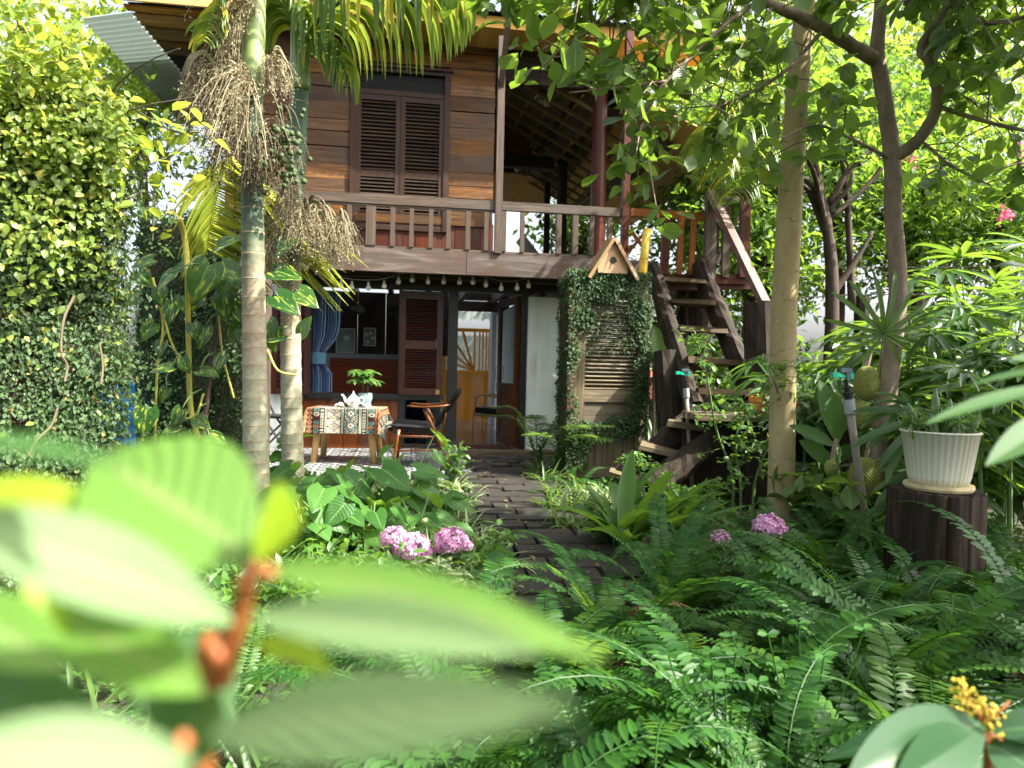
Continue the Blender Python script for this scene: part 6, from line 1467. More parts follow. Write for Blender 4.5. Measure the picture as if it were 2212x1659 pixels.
FM = [frond_fern(100 + i, L, n, w, a).mesh('frond', [M['fern'] if i % 5 else M['fern2'], M['fern']], smooth=False) for i, (L, n, w, a) in enumerate(((.62, 38, .085, .8), (.72, 44, .09, 1.05), (.52, 32, .08, .6), (.66, 42, .075, 1.25), (.8, 48, .092, .95), (.45, 28, .075, .9), (.6, 36, .08, 1.35)))] + [frond_fern(120, .55, 34, .075, 1.3).mesh('frond', [M['fernbrown'], M['fernbrown']])]
def fern(pos, sc, n, seed, label, group):
    rr = np.random.default_rng(seed); t_ = thing('sword_fern', label, 'fern', pos, group)
    for k in range(n):
        o = bpy.data.objects.new('frond', FM[7 if rr.random() < .035 else rr.integers(0, 7)]); C.objects.link(o); o.parent = t_
        az = 2 * math.pi * k / n + rr.normal(0, .35); inner = rr.random() < .35
        o.rotation_euler = (rr.uniform(.05, .35) if inner else rr.uniform(-.35, .12), rr.normal(0, .12), az); o.scale = (sc * rr.uniform(.75, 1.15),) * 3
        o.location = (rr.normal(0, .03), rr.normal(0, .03), rr.uniform(-.02, .02))
    return t_
rf_ = np.random.default_rng(61); spots = []
def try_spot(x, y, dmin):
    if all(math.hypot(x - a, y - b_) > dmin for a, b_ in spots): spots.append((x, y)); return True
    return False
k = 0
for _ in range(4000):
    x, y = rf_.uniform(-.35, 2.7), rf_.uniform(1.25, 4.05)
    lim = .32 if y < 2.9 else .62 + (y - 2.9) * .12          # keep the path clear
    if x < (-.2 if y < 2.3 else lim) or x > y * .78 + .35: continue
    if math.hypot(x - 1.95, y - 3.2) < .36: continue
    if try_spot(x, y, .30 if y < 2.6 else .36):
        fern((x, y, -.02 + rf_.uniform(0, .06)), rf_.uniform(.85, 1.2) if y < 2.2 else rf_.uniform(.85, 1.15), int(rf_.integers(17, 25)), 1000 + k, 'arching sword fern in the dense fern bed right of the path', 'sword ferns right of the path'); k += 1
for x, y in ((1.62, 2.72), (1.95, 2.62), (2.3, 2.85), (2.2, 2.5), (1.35, 2.55)): fern((x, y, 0), 1.15, 22, 1900 + int(x * 100), 'tall sword fern standing in front of the sawn stump', 'sword ferns in front of the stump')
print('ferns', k)
for x, y in ((-1.35, 3.4), (-1.05, 3.0), (-.75, 2.8), (-1.6, 3.75), (-.7, 3.35), (-1.2, 2.5), (-.85, 2.2), (-.4, 2.6), (-.5, 1.9), (-1.0, 3.9), (-.35, 3.2), (-1.45, 2.85)):
    fern((x, y, -.02), rf_.uniform(.55, .8), 13, 2000 + int(x * 100 + y * 10), 'sword fern among the grasses left of the path, below the hanging pothos', 'sword ferns left of the path')
for x, y, s_ in ((.62, 6.5, .6), (.9, 5.9, .6), (1.35, 5.6, .6)):
    fern((x, y, 0), s_, 12, 3000 + int(x * 100), 'small sword fern at the foot of the louvred screen', 'ferns below the louvred screen')

# ================================================================ garden plants
def clump(name, label, cat, base, n, L, w, mat, seed, group=None, arch=.9, elev=(.5, 1.35), shape='blade', nseg=6, spread=.05, T=None, wave=0.0):
    """tuft of strap leaves"""
    rr = np.random.default_rng(seed); q = MB(); Ts = [leafT(shape, nseg, w / L, .25, a, wave=wave) for a in (arch * .6, arch, arch * 1.4)]
    for k, T0 in enumerate(Ts):
        m = n // 3; az = rr.uniform(0, 6.28, m); el = rr.uniform(elev[0], elev[1], m); d = np.stack([np.cos(az) * np.cos(el), np.sin(az) * np.cos(el), np.sin(el)], 1)
        up = np.stack([-np.cos(az) * np.sin(el), -np.sin(az) * np.sin(el), np.cos(el)], 1) + rr.normal(0, .15, (m, 3))
        q.scatter(T0, np.array(base) + rr.normal(0, spread, (m, 3)) * (1, 1, .1), d, up, L * rr.uniform(.6, 1.15, m))
    return tag(q.build(name, mat, smooth=True, origin=tuple(base)), label, cat, group)
# spider plants along the path
pr_ = np.random.default_rng(71)
for i, (px, py) in enumerate(((1000, 1075), (985, 1110), (1010, 1140), (1030, 1180), (1045, 1215), (985, 1040), (960, 1090), (1000, 1215), (960, 1150))):
    b0 = G(px, py + 25, 0); clump('spider_plant', 'pale-striped spider plant edging the left side of the path', 'spider plant', b0, 33, .30, .018, M['varieg'], 300 + i, 'spider plants along the left path edge', spread=.035)
for i, (px, py) in enumerate(((1175, 1030), (1200, 1060), (1190, 1085), (1235, 1095), (1165, 1010), (1230, 1130), (1260, 1060))):
    b0 = G(px, py + 20, 0); clump('spider_plant', 'dark green strappy tuft edging the right side of the path', 'spider plant', b0, 36, .30, .02, M['grass'], 330 + i, 'strappy tufts along the right path edge', spread=.04)
# heart-leaved taro bed in front of the terrace
def taro(base, n, hgt, size, seed, label, group=None, fixed=None, mat='taro'):
    rr = np.random.default_rng(seed); t_ = thing('taro_plant', label, 'plant', base, group); st_ = MB(); lf = MB(); b0 = np.array(base)
    for k in range(n):
        az = 2 * math.pi * k / n + rr.normal(0, .4); h = hgt * rr.uniform(.55, 1.1); rad = h * rr.uniform(.25, .6)
        e = b0 + (math.cos(az) * rad, math.sin(az) * rad, h); st_.tube(spline([b0 + rr.normal(0, .015, 3), b0 + (math.cos(az) * rad * .35, math.sin(az) * rad * .35, h * .6), e], 5), np.linspace(.008, .005, 11), 6)
        d = np.array((math.cos(az), math.sin(az), rr.uniform(-.9, -.1))); lf.scatter(Th, [e], d, np.array((0, -.45, 1)) + rr.normal(0, .25, 3), size * rr.uniform(.7, 1.15))
    st_.build('petiole', M['gstem'], t_, smooth=True); lf.build('foliage', M[mat], t_, smooth=True); return t_
for i, (px, py, h, s_, n) in enumerate(((640, 1075, .42, .24, 8), (700, 1090, .5, .26, 9), (775, 1085, .42, .27, 9), (850, 1085, .4, .22, 9), (880, 1060, .62, .17, 6), (720, 1150, .46, .2, 8), (800, 1150, .34, .18, 8), (900, 1120, .3, .17, 8), (960, 1075, .3, .14, 8), (660, 1160, .45, .2, 7), (930, 1170, .25, .14, 8), (620, 1130, .36, .2, 7))):
    b0 = G(px, py + 70, 0); taro(b0, n, h, s_, 400 + i, 'heart-leaved taro plant in the bed in front of the tiled terrace', 'taro plants in front of the terrace')
# yellowing leaf
lf = MB(); lf.scatter(Th, [tuple(P(708, 985, 6.4))], (.2, -.2, -.5), (-.1, -1, .5), .22); 
o = lf.build('fallen_leaf', M['palmy'], smooth=True); bpy.data.objects.remove(o)
def bush(name, label, cat, base, n, rad, size, mat, seed, group=None, T=None, hgt=None, droop=.1):
    rr = np.random.default_rng(seed); t_ = thing(name, label, cat, base, group); q = MB(); tp = []; b0 = np.array(base); hgt = hgt or rad * 1.6
    for k in range(n):
        az = rr.uniform(0, 6.28); r_ = rad * math.sqrt(rr.random()); h = hgt * rr.uniform(.35, 1.0); e = b0 + (math.cos(az) * r_, math.sin(az) * r_, h)
        q.tube([b0 + rr.normal(0, .02, 3) * (1, 1, 0), (b0 + e) / 2 + (0, 0, h * .1), e], [.005, .004, .002], 5, cap=False); tp.append(e)
        if rr.random() < .7: tp.append((b0 + e * 3) / 4)
    q.build('stem', M['gstem'], t_); q = MB(); rosettes(q, tp, T or leafT('ov', 3, .5, .12, .3), 6, size, seed, droop=droop, spread=.02); q.build('foliage', M[mat], t_, smooth=True); return t_
# hydrangeas
def head(mb, c, r, seed, n=210):
    rr = np.random.default_rng(seed); v = unit(rr.normal(0, 1, (n, 3))); v = v[v[:, 2] > -.45]; c = np.array(c); T = leafT('ell', 2, .85, .1, -.1)
    for v0 in v:
        p = c + v0 * r * (1, 1, .8) * (rr.uniform(.8, 1.08) + .08 * math.sin(v0[0] * 9 + v0[2] * 7)); a = unit(np.cross(v0, rr.normal(0, 1, 3))); b_ = np.cross(v0, a)
        for d in (a, b_, -a, -b_): mb.scatter(T, [p], d + v0 * .15, v0 + rr.normal(0, .35, 3), r * rr.uniform(.19, .27))
hd_ = thing('hydrangea', 'hydrangea bush with three round pink flower heads beside the path', 'hydrangea', G(905, 1265, 0))
by = G(905, 1265).y; q = MB(); tp = []
heads = [(853, 1162, 30), (892, 1185, 42), (978, 1172, 37)]
for px, py, r_ in heads:
    e = P(px, py + 15, by); q.tube(spline([tuple(hd_.location), ((np.array(hd_.location) + np.array(e)) / 2), tuple(e)], 5), .006, 6)
    for _ in range(3): tp.append(np.array(e) + rv.normal(0, .07, 3) + (0, 0, -.12))
q.build('stem', M['gstem'], hd_); q = MB(); rosettes(q, tp, leafT('ov', 4, .6, .1, .3), 6, .13, 5, droop=0); q.build('foliage', M['shrub'], hd_, smooth=True)
for i, (px, py, r_) in enumerate(heads): q = MB(); head(q, P(px, py, by), r_ / F * by, 500 + i); q.build('flower_head', M['petal'], hd_)
h2 = thing('hydrangea', 'hydrangea with two pink flower heads half hidden among the ferns', 'hydrangea', G(1615, 1290, 0)); by2 = G(1615, 1290).y; q = MB(); tp = []
for px, py, r_ in ((1557, 1162, 18), (1662, 1140, 34)):
    e = P(px, py + 12, by2); q.tube(spline([tuple(h2.location), ((np.array(h2.location) + np.array(e)) / 2), tuple(e)], 5), .005, 6); tp += [np.array(e) + rv.normal(0, .06, 3) + (0, 0, -.1) for _ in range(3)]
q.build('stem', M['gstem'], h2); q = MB(); rosettes(q, tp, leafT('ov', 4, .6, .1, .3), 6, .12, 5, droop=0); q.build('foliage', M['shrub'], h2, smooth=True)
for i, (px, py, r_) in enumerate(((1557, 1162, 20), (1662, 1140, 34))): q = MB(); head(q, P(px, py, by2), r_ / F * by2, 510 + i); q.build('flower_head', M['petal'], h2)
h3 = thing('hydrangea', 'hydrangea with one pale green unopened flower head in front of the ringed palms', 'hydrangea', G(622, 1090, 0)); by3 = G(622, 1090).y
q = MB(); e = P(625, 935, by3); q.tube([tuple(h3.location), tuple(e)], .007, 6); q.build('stem', M['gstem'], h3); q = MB()
tp = [np.array(P(622 + rv.normal(0, 8), y, by3)) for y in (955, 975, 1000, 1030, 1050)]; rosettes(q, tp, leafT('ov', 5, .55, .15, .3), 6, .22, 6, droop=-.1, spread=.015); q.build('foliage', M['taro'], h3, smooth=True)
q = MB(); head(q, P(625, 935, by3), 20 / F * by3, 520, 90); q.build('flower_head', M['palehead'], h3)
# bird's-nest fern, glowing
b0 = G(1345, 1200, 0); clump('nest_fern', "large bird's-nest fern with broad wavy sunlit leaves right of the path", 'fern', b0 + Vector((0, 0, .05)), 27, .62, .10, M['nest'], 600, arch=.55, elev=(.45, 1.3), shape='ell', nseg=9, spread=.04, wave=.012)
b0 = G(1460, 1180, 0); clump('nest_fern', "smaller bird's-nest fern between the log steps and the fern bed", 'fern', b0 + Vector((0, 0, .05)), 21, .5, .08, M['nest'], 601, arch=.5, elev=(.4, 1.3), shape='ell', nseg=9, spread=.04, wave=.012)
# grasses, lower left and around
for i, (px, py, L, n) in enumerate(((480, 1250, .42, 45), (380, 1300, .45, 45), (560, 1230, .4, 36), (660, 1240, .4, 40), (740, 1235, .36, 40), (300, 1330, .45, 45), (220, 1270, .5, 45), (430, 1200, .4, 40), (620, 1290, .36, 36), (820, 1260, .3, 36), (870, 1300, .3, 36), (560, 1330, .4, 36))):
    b0 = G(px, py + 40, 0); clump('liriope_tuft', 'tuft of long narrow grassy leaves in the sunny bed left of the path', 'grass tuft', b0, n, L, .016, M['grass'], 640 + i, 'grass tufts left of the path', spread=.05, arch=1.0)
for i, (x, y) in enumerate(((-.75, 1.35), (-.95, 1.7), (-.6, 1.6), (-1.2, 1.9), (-.45, 1.35))):
    clump('liriope_tuft', 'tall arching grass tuft behind the blurred near leaves', 'grass tuft', (x, y, -.02), 30, .6, .013, M['grass'], 680 + i, 'tall grass tufts near the camera', spread=.05, arch=1.0)
clump('lily_clump', 'strappy crinum lily with broad arching leaves behind the screen', 'lily', gp_(1425, 7.6) + Vector((0, 0, 0)), 30, .75, .05, M['grass'], 690, arch=.8, elev=(.8, 1.4))
clump('spider_plant', 'small pale spider plant growing in the orange pot', 'spider plant', ctop, 27, .22, .016, M['varieg'], 691, spread=.015)
clump('pot_herb', 'low sprig of green herb growing in the cream pot behind the pale trunk', 'plant', c2, 30, .1, .02, M['shrub'], 692, spread=.05, shape='ov')
clump('pot_herb', 'low green cress filling the olive cream pot', 'plant', c3, 60, .08, .02, M['shrub'], 693, spread=.06, shape='ov')
bush('planter_weed', 'wispy weeds hanging over the rim of the fluted cream planter', 'weed', pc + Vector((0, 0, ph - .03)), 44, .17, .05, 'shrub', 694, T=leafT('ell', 3, .26, .1, .3), hgt=.13, droop=.2)
# small arecas near the door, weedy shrubs
for i, (px, py, h, lab) in enumerate(((1160, 1015, .75, 'young feathery palm with thin dark fronds in front of the white wall'), (1215, 1035, .55, 'second small feathery palm at the foot of the brick pillar'))):
    b0 = G(px, py, 0); t_ = thing('parlour_palm', lab, 'palm', b0); r3 = np.random.default_rng(700 + i)
    for k in range(9):
        az = r3.uniform(0, 6.28); e = h * r3.uniform(.7, 1.1); q = MB(); bb3 = np.array(b0)
        frond(q, np.array([bb3, bb3 + (math.cos(az) * .08, math.sin(az) * .08, e * .5), bb3 + (math.cos(az) * .26, math.sin(az) * .26, e * .9), bb3 + (math.cos(az) * .5, math.sin(az) * .5, e * .95)]), 22, .2, .016, 710 + k, droop=.4, r0=.005); q.build('frond', [M['farleaf_dark'], M['gstem']], t_, smooth=True)
bush('leafy_bush', 'small bright leafy bush at the terrace corner by the door post', 'bush', G(975, 1050, 0), 16, .14, .07, 'shrub', 720, hgt=.42)
for i, (px, py, r_, h) in enumerate(((1000, 1240, .25, .22), (880, 1230, .3, .22), (780, 1290, .3, .22), (700, 1320, .3, .25), (930, 1300, .3, .2), (1010, 1330, .25, .2), (820, 1350, .3, .22), (600, 1380, .3, .25), (500, 1400, .3, .25), (1290, 1110, .2, .2), (1330, 1180, .2, .2), (1500, 1130, .25, .3), (940, 1130, .2, .2), (860, 1175, .2, .2), (760, 1200, .22, .24), (690, 1225, .2, .22))):
    b0 = G(px, py, 0); bush('bedding_plant', 'low leafy bedding plant filling the flower bed beside the path', 'bedding plant', b0, 34, r_, .07, ('shrub', 'varieg', 'shrub', 'nest')[i % 4], 730 + i, 'low bedding plants', hgt=h)
# tall spindly weeds in front of the stair
for i, (pts, lab) in enumerate((([(1582, 1030, 5.2), (1548, 930, 5.2), (1530, 830, 5.2), (1515, 770, 5.2), (1500, 715, 5.2)], 'tall spindly weed with small rounded leaves in front of the log stair'), ([(1630, 1050, 4.9), (1660, 960, 4.8), (1684, 880, 4.7), (1675, 830, 4.3), (1650, 765, 4.3)], 'spindly weed bending across the pale trunk'), ([(1600, 1060, 5.0), (1590, 960, 5.0), (1598, 900, 5.0), (1585, 870, 5.0)], 'shorter spindly weed left of the pale trunk'), ([(1395, 1090, 5.2), (1385, 1030, 5.2), (1370, 985, 5.2)], 'short spindly weed in front of the lower log steps'))):
    w0 = P(*pts[0]); w0.z = 0; t_ = thing('spindly_weed', lab, 'weed', w0); r3 = np.random.default_rng(760 + i); sp = spline(np.vstack([np.array(w0)[None], PS(*pts)]), 8); q = MB(); q.tube(sp, np.linspace(.011, .004, len(sp)), 6); tp = []
    for k in range(34):
        j = r3.integers(len(sp) // 4, len(sp)); az = r3.uniform(0, 6.28); L = r3.uniform(.06, .2); e = sp[j] + (math.cos(az) * L, math.sin(az) * L * .5, r3.normal(0, .02)); q.tube([sp[j], e], .002, 4, cap=False); tp += [e, (e + sp[j]) / 2]
    q.build('stem', M['gstem'], t_, smooth=True); q = MB(); rosettes(q, tp, leafT('obov', 3, .6, .08, .2), 3, .055, 770 + i, spread=.012); q.build('foliage', M['shrub'], t_, smooth=True)
# canna-like plant
cb = P(1825, 1130, 4.35); cb.z = 0; t_ = thing('canna_plant', 'tall canna-like plant with one big upright paddle leaf by the leaning sprinkler', 'plant', cb); q = MB(); lf = MB()
for (x0, y0, x1, y1, w_, Y) in ((1810, 960, 1782, 822, .42, 4.3), (1806, 965, 1714, 915, .3, 4.2), (1800, 1010, 1735, 950, .45, 4.3), (1790, 1000, 1850, 960, .4, 4.4), (1800, 1040, 1765, 960, .5, 4.45)):
    a, b_ = P(x0, y0, Y), P(x1, y1, Y); lf.scatter(leafT('ell', 10, w_, .15, .25), [tuple(a)], np.array(b_ - a), (.2, -1, .5), (b_ - a).length * 1.05); q.tube(spline([tuple(cb), tuple((cb + a) / 2), tuple(a)], 4), .009, 6)
q.build('stem', M['gstem'], t_, smooth=True); lf.build('foliage', M['nearr'], t_, smooth=True)
# low jackfruit sprouts by the trunk
bush('leafy_sprout', 'low sprouting leaves at the foot of the jackfruit trunk', 'sprout', gp_(1880, 4.1), 22, .35, .15, 'jack', 790, T=Tj, hgt=.62, droop=.2)
bush('leafy_sprout', 'dark leafy sprouts between the pale trunk and the leaning pipe', 'sprout', gp_(1760, 4.5), 24, .3, .12, 'farleaf_dark', 791, hgt=.5, droop=.1)

# ================================================================ fan palms on the right
def fan_leaf(seed, nb=9, L=.36, w=.125, sp=1.75):
    rr = np.random.default_rng(seed); q = MB(); Tb = leafT('sq', 6, w, .3, .5)
    an = np.linspace(-sp, sp, nb) + rr.normal(0, .06, nb); d = np.stack([np.sin(an), np.cos(an), rr.normal(.05, .1, nb)], 1)
    q.scatter(Tb, np.zeros((nb, 3)), d, (0, 0, 1), L * rr.uniform(.8, 1.1, nb) * (1 - .12 * np.abs(an))); return q
FL = [fan_leaf(800 + i, nb, L).mesh('fan_leaf', M['fan'], smooth=True) for i, (nb, L) in enumerate(((9, .36), (8, .4), (10, .33), (7, .38)))]
def fan_palm(base, h, n, seed, label, lit=False):
    rr = np.random.default_rng(seed); t_ = thing('fan_palm', label, 'palm', base, 'clump of lady palms by the back wall'); q = MB(); b0 = np.array(base)
    ns = max(2, n // 7); tops = [b0 + (rr.normal(0, .16), rr.normal(0, .16), h * rr.uniform(.55, 1.0)) for _ in range(ns)]
    for e in tops: q.tube([b0 + (e - b0) * (1, 1, 0) * .8, e], [.014, .011], 6)
    for k in range(n):
        e = tops[k % ns]; s0 = e - (0, 0, rr.uniform(0, h * .45)); az = rr.uniform(0, 6.28); el = rr.uniform(.0, 1.25); L = rr.uniform(.2, .42)
        if math.sin(az) > .2 and rr.random() < .4: az = -az
        c = s0 + np.array((math.cos(az) * math.cos(el), math.sin(az) * math.cos(el), math.sin(el))) * L; q.tube([s0, (s0 + c) / 2 + (0, 0, .02), c], [.004, .0035, .003], 4, cap=False)
        o = bpy.data.objects.new('fan_leaf', FL[rr.integers(0, 4)]); C.objects.link(o); o.parent = t_; o.location = tuple(c - b0)
        d = Vector((math.cos(az) * math.cos(el - .9), math.sin(az) * math.cos(el - .9), math.sin(el - .8))); up = Vector((math.cos(az) * .5, math.sin(az) * .5 - .25, .8)) + Vector(rr.normal(0, .2, 3)); x = d.cross(up).normalized(); d.normalize(); z = x.cross(d)
        o.rotation_euler = Matrix((x, d, z)).transposed().to_euler(); o.scale = (rr.uniform(.8, 1.25),) * 3
    q.build('stem', M['gstem'], t_); return t_
fps = ((1745, 6.6, 1.15, 14), (1800, 5.8, 1.25, 16), (1890, 5.4, 1.5, 16), (1975, 5.0, 1.7, 22), (2055, 4.8, 1.75, 24), (2150, 4.6, 1.8, 26), (2270, 4.1, 1.8, 26), (2000, 6.0, 1.9, 22), (2120, 5.8, 2.1, 24), (2220, 5.3, 2.0, 24), (2350, 4.6, 1.9, 22), (2120, 4.25, 1.0, 20), (2250, 3.75, 1.0, 18), (2010, 4.4, .9, 16))
fl_lab = ['small fan-leaved lady palm between the bench and the leaning pipe', 'lady palm directly behind the leaning sprinkler pipe', 'lady palm with a starburst leaf in front of the jackfruit trunk', 'lady palm just right of the jackfruit trunk', 'tall lady palm with sunlit upper fans behind the fluted planter', 'dense lady palm above and right of the fluted planter', 'lady palm cut by the right edge, nearest the camera of the tall ones', 'tall lady palm at the back, left of the tallest', 'tallest sunlit lady palm at the back of the clump', 'tall lady palm at the back by the right edge', 'lady palm outermost on the right', 'low lady palm directly behind the sawn stump', 'low lady palm right of the sawn stump', 'low dark lady palm left of the sawn stump']
for i, (px, Y, h, n) in enumerate(fps): fan_palm(gp_(px, Y), h, n, 820 + i, fl_lab[i])
# the starburst leaf that faces the camera
o = bpy.data.objects.new('fan_leaf', fan_leaf(877, 14, .44, .075, 2.5).mesh('fan_leaf', M['fan'], smooth=True)); C.objects.link(o)
par = [x for x in C.objects if x.get('label') == fl_lab[2]][0]; o.parent = par; p = P(1908, 722, 4.15); o.location = p - par.location
d = Vector((0, -.15, 1)); up = Vector((0, -1, .25)); x = d.cross(up).normalized(); z = x.cross(d); o.rotation_euler = Matrix((x, d.normalized(), z.normalized())).transposed().to_euler()
q = MB(); q.tube(spline([tuple(par.location + Vector((0, 0, .5))), tuple(P(1900, 830, 4.3)), tuple(p)], 5), .005, 5); q.build('petiole', M['gstem'], par)
# clover-leaved peanut plant in the fern bed
def clover(base, n, seed, label):
    rr = np.random.default_rng(seed); t_ = thing('clover_plant', label, 'plant', base); q = MB(); lf = MB(); T = leafT('obov', 3, .55, .06, .1); b0 = np.array(base)
    for k in range(n):
        e = b0 + (rr.normal(0, .13), rr.normal(0, .08), rr.uniform(.12, .5)); q.tube(spline([b0 + rr.normal(0, .02, 3), (b0 + e) / 2 + (0, 0, .03), e], 3), .002, 4)
        for j in range(4): a = j * 1.57 + rr.normal(0, .2) + .5; lf.scatter(T, [e], (math.cos(a), math.sin(a), .15), np.array((0, -.35, 1)) + rr.normal(0, .15, 3), .032 * rr.uniform(.8, 1.2))
    q.build('stem', M['fern'], t_); lf.build('foliage', M['fern'], t_, smooth=True)
clover(G(1740, 1800, 0), 26, 900, 'clover-leaved plant standing out in the middle of the fern bed'); clover(G(1560, 1900, 0), 18, 901, 'lower clover-leaved plant near the bottom of the fern bed')
for i, (px, Y, r_, h, sz_, mt, lab) in enumerate(((1760, 7.9, .6, 1.5, .17, 'farleaf_dark', 'dark leafy shrub against the block wall behind the bench'), (1870, 7.4, .6, 1.45, .17, 'farleaf_dark', 'dark leafy shrub under the wire fence'), (1415, 8.9, .6, 2.0, .2, 'farleaf_dark', 'leafy shrub below the landing'), (1540, 8.9, .6, 1.5, .2, 'farleaf_dark', 'dark shrub behind the log stair'), (1640, 9.2, .6, 2.0, .18, 'farleaf_dark', 'tall dark shrub behind the log post'), (1990, 7.0, .7, 1.5, .18, 'farleaf_dark', 'dark shrub behind the lady palms'), (2170, 6.6, .8, 1.6, .18, 'farleaf_dark', 'dark shrub at the back behind the tall lady palms'), (2245, 5.0, .5, .8, .16, 'farleaf_dark', 'low dark shrub at the right edge beyond the sawn stump'))):
    bush('garden_shrub', lab, 'shrub', gp_(px, Y), 60, r_, sz_, mt, 880 + i, 'dark shrubs along the back wall', T=leafT('ell', 3, .38, .1, .3), hgt=h)
bl = thing('banana_plant', 'small banana plant with broad leaves behind the screen', 'plant', gp_(1415, 8.3)); q = MB(); lf = MB()
for x0, y0, x1, y1, w_ in ((1440, 800, 1375, 770, .5), (1430, 800, 1420, 700, .4), (1440, 790, 1500, 740, .4)):
    a, b_ = P(x0, y0, 8.3), P(x1, y1, 8.2); lf.scatter(leafT('ell', 8, w_, .15, .3), [tuple(a)], np.array(b_ - a), (.1, -1, .6), .55); q.tube([tuple(bl.location), tuple(a)], .02, 6)
q.build('stem', M['gstem'], bl); lf.build('foliage', M['nest'], bl, smooth=True)
# ground cover of tiny leaves over the beds
q = MB(); rr = np.random.default_rng(910); n = 26000; xx = rr.uniform(-3, 3.6, n); yy = rr.uniform(1.0, 9.0, n)
pxr = (xx - (-.66 + (8.75 - yy) * .125)); ok = ~((pxr > .0) & (pxr < .86) & (rr.random(n) > .03) & (yy > 2.6)); ok &= ~((yy > 7.0) & (xx < .5)); xx, yy = xx[ok], yy[ok]; n = len(xx); az = rr.uniform(0, 6.28, n); el = rr.uniform(-.1, .9, n)
q.scatter(leafT('ov', 2, .55, .1, .3), np.stack([xx, yy, rr.uniform(-.03, .07, n)], 1), np.stack([np.cos(az) * np.cos(el), np.sin(az) * np.cos(el), np.sin(el)], 1), (0, 0, 1), rr.uniform(.03, .075, n))
tag(q.build('ground_cover', M['shrub'], smooth=False), 'low green ground cover between the plants of the beds', 'ground cover', kind='stuff')

q = MB(); rr = np.random.default_rng(930); n = 150; tt_ = rr.uniform(0, 5.5, n); ww_ = rr.uniform(-.1, 1.0, n)
pos = np.array([tuple(p0_ + pd * a + px_ * b_) for p0_, a, b_ in ((Vector((-.66, 8.75, .055)), a, b_) for a, b_ in zip(tt_, ww_))]); az = rr.uniform(0, 6.28, n)
q.scatter(leafT('ell', 3, .45, .2, .5), pos, np.stack([np.cos(az), np.sin(az), rr.normal(0, .12, n)], 1), np.array((0, 0, 1)) + rr.normal(0, .3, (n, 3)), rr.uniform(.03, .08, n))
tag(q.build('leaf_litter', leafm('dead_leaf', (.07, .04, .015), (.2, .14, .04), (.3, .2, .06), tf=.2, rough=.8)), 'small dead brown leaves scattered over the brick path', 'leaf litter', kind='stuff')
# ================================================================ plants close to the lens
def near_leaf(mb, base, tip, wpx, up=(0, -.62, .78), fold=.12, curl=.2, shape='ell', nseg=12, half=3, roll=0.0):
    a, b_ = P(*base), P(*tip); d = b_ - a; L = d.length; wd_ = wpx / F * (base[2] + tip[2]) / 2
    mb.scatter(leafT(shape, nseg, wd_ / L, fold, curl, half), [tuple(a)], np.array(d), np.array(up), L * 1.03, np.array([roll]))
nb = P(430, 1700, .215); ns = thing('garden_shrub', 'broad-leaved shrub with orange-brown stem right in front of the lens, out of focus', 'shrub', (nb.x, nb.y, 0))
q = MB(); q.tube(spline([(nb.x - .02, nb.y, 0), (nb.x - .01, nb.y, .5), tuple(nb), tuple(P(478, 1470, .205)), tuple(P(520, 1320, .2)), tuple(P(548, 1215, .195))], 8), np.interp(np.linspace(0, 1, 41), [0, .5, 1], [.006, .0034, .0022]), 10); q.build('stem', M['rstem'], ns, smooth=True)
NL = [((548, 1205, .195), (205, 970, .215), 345, (.15, -.8, .75), .06, .15, 'near'),
      ((560, 1215, .195), (612, 1050, .19), 130, (.9, -.45, .3), .2, .2, 'neary'),
      ((-140, 1075, .21), (272, 1105, .2), 175, (0, -.55, .9), .15, .5, 'neary'),
      ((505, 1345, .19), (-140, 1060, .145), 195, (.1, -.7, .75), .1, .25, 'nearp'),
      ((100, 1320, .2), (420, 1470, .18), 165, (0, -.6, .8), .1, .2, 'near'),
      ((560, 1225, .21), (1270, 1300, .15), 128, (-.05, -.5, .85), .1, .3, 'near'),
      ((540, 1330, .185), (1140, 1378, .15), 140, (.05, -.65, .8), .18, .12, 'nearp'),
      ((700, 1385, .19), (1150, 1385, .16), 60, (0, -.9, .2), .1, .1, 'neary'),
      ((450, 1580, .15), (1160, 1490, .1), 200, (0, -.7, .75), .05, .12, 'nearp'),
      ((540, 1390, .2), (715, 1440, .19), 85, (0, -.2, 1), .3, .2, 'neary'),
      ((420, 1650, .14), (-120, 1600, .12), 170, (0, -.7, .8), .08, .2, 'nearp'),
      ((-130, 1480, .22), (215, 1560, .2), 170, (0, -.5, .8), .1, .3, 'nearr'),
      ((-150, 940, .16), (260, 985, .15), 95, (0, -.2, 1), .1, .1, 'nearr'),
      ((60, 1210, .2), (130, 1375, .19), 62, (.6, -.8, .3), .2, .2, 'neary'),
      ((480, 1500, .21), (330, 1640, .2), 190, (.2, -.5, .8), .1, .3, 'nearr'),
      ((-140, 1290, .19), (130, 1420, .18), 150, (0, -.6, .8), .1, .3, 'near'),
      ((300, 1380, .23), (500, 1560, .22), 210, (0, -.4, .9), .1, .3, 'nearr')]
for b_, t_, w_, up, fo, cu, mt in NL:
    q = MB(); near_leaf(q, b_, t_, w_, up, fo, cu); q.build('leaf', M[mt], ns, smooth=True)
for px, py, Y, r_ in ((470, 1418, .2, 19), (395, 1605, .17, 20), (530, 1258, .196, 21), (580, 1238, .194, 17)):
    c = P(px, py, Y); rr_ = r_ / F * Y; q = MB(); q.lathe([(.00001, -rr_), (rr_ * .7, -rr_ * .7), (rr_, 0), (rr_ * .7, rr_ * .8), (.00001, rr_ * 1.3)], c, 14); q.build('bud', M['rstem'], ns, smooth=True)
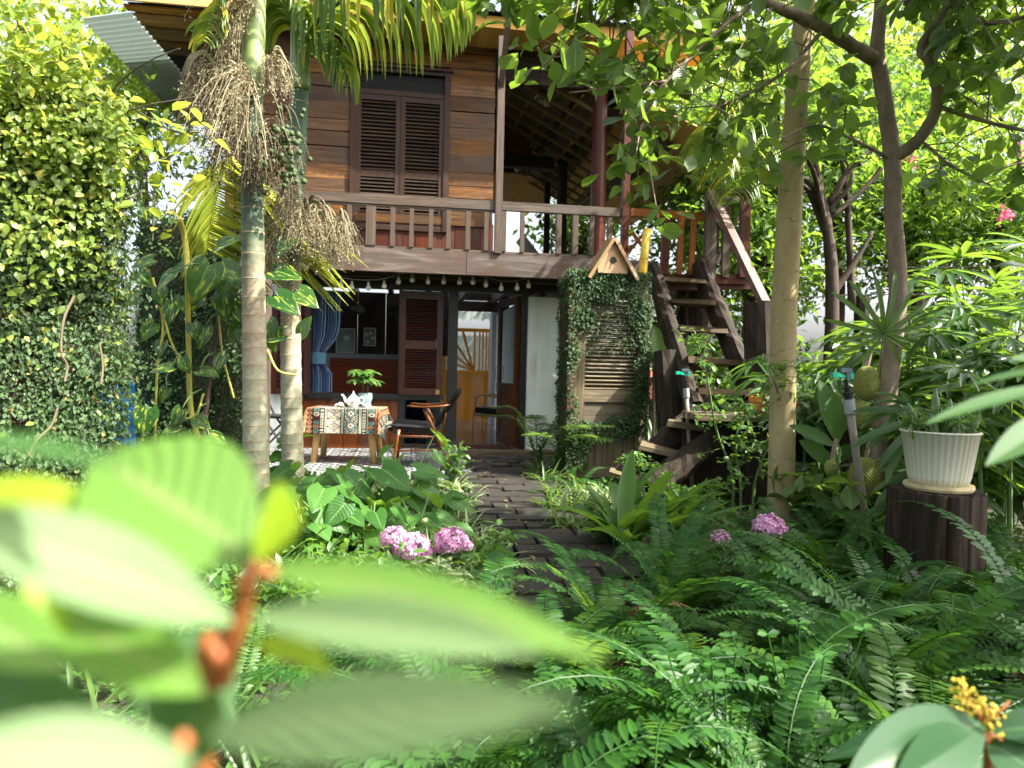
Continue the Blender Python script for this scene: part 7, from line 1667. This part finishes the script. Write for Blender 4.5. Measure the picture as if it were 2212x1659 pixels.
# right: smooth leaves at mid distance, and the yellow-budded shrub
n2_ = thing('leafy_branch', 'smooth green leaves reaching in from the right edge in front of the fluted planter', 'branch', (.78, .62, 0))
q = MB(); q.tube(spline([(.84, .66, 0), (.82, .66, .6), tuple(P(2330, 900, .66)), tuple(P(2300, 820, .66))], 6), .005, 7); q.build('stem', M['gstem'], n2_, smooth=True)
for b_, t_, w_, up in (((2340, 825, .66), (2012, 880, .6), 54, (-.1, -.3, .95)), ((2330, 790, .68), (2098, 818, .7), 36, (0, -.3, 1)), ((2320, 880, .66), (2145, 985, .6), 66, (-.3, -.7, .6)), ((2330, 770, .7), (2185, 770, .7), 34, (0, -.6, .8))):
    q = MB(); near_leaf(q, b_, t_, w_, up, .15, .15, nseg=10); q.build('leaf', M['nearr'], n2_, smooth=True)
n3 = thing('flowering_shrub', 'shrub with smooth shade-darkened leaves and a yellow-budded orange flower stalk at the lower right corner', 'shrub', (.5, .7, 0))
q = MB(); q.tube(spline([(.52, .72, 0), (.5, .72, .3), tuple(P(2135, 1700, .72)), tuple(P(2125, 1580, .72))], 6), .004, 7); q.build('stem', M['rstem'], n3, smooth=True)
for b_, t_, w_, up in (((2125, 1560, .72), (1870, 1660, .6), 150, (0, -.75, .7)), ((2110, 1545, .74), (1775, 1618, .78), 62, (0, -.35, .95)), ((2140, 1580, .72), (2320, 1560, .7), 80, (0, -.6, .8)), ((2130, 1600, .72), (2300, 1700, .66), 130, (0, -.7, .7)), ((2110, 1590, .7), (1960, 1720, .6), 150, (.2, -.8, .5))):
    q = MB(); near_leaf(q, b_, t_, w_, up, .12, .2, nseg=10); q.build('leaf', M['shade_leaf'], n3, smooth=True)
q = MB(); rr = np.random.default_rng(950); fb_ = MB(); c0 = P(2122, 1575, .72)
for k in range(9):
    e = P(2105 + rr.normal(0, 34), 1535 + rr.normal(0, 24), .72 + rr.normal(0, .012)); q.tube([tuple(c0), tuple((c0 + e) / 2 + Vector((0, 0, .006))), tuple(e)], .0012, 5)
    for _ in range(16): c = np.array(e) + rr.normal(0, .005, 3); fb_.lathe([(.0001, -.002), (.0018, -.001), (.002, .001), (.0001, .003)], c, 6)
for (x, y) in ((2180, 1515), (2150, 1650), (2165, 1600)): q.tube([tuple(c0), tuple(P(x, y, .71))], .0014, 5)
q.build('flower_stalk', M['rstem'], n3, smooth=True); fb_.build('flower_bud', M['yflower'], n3, smooth=True)
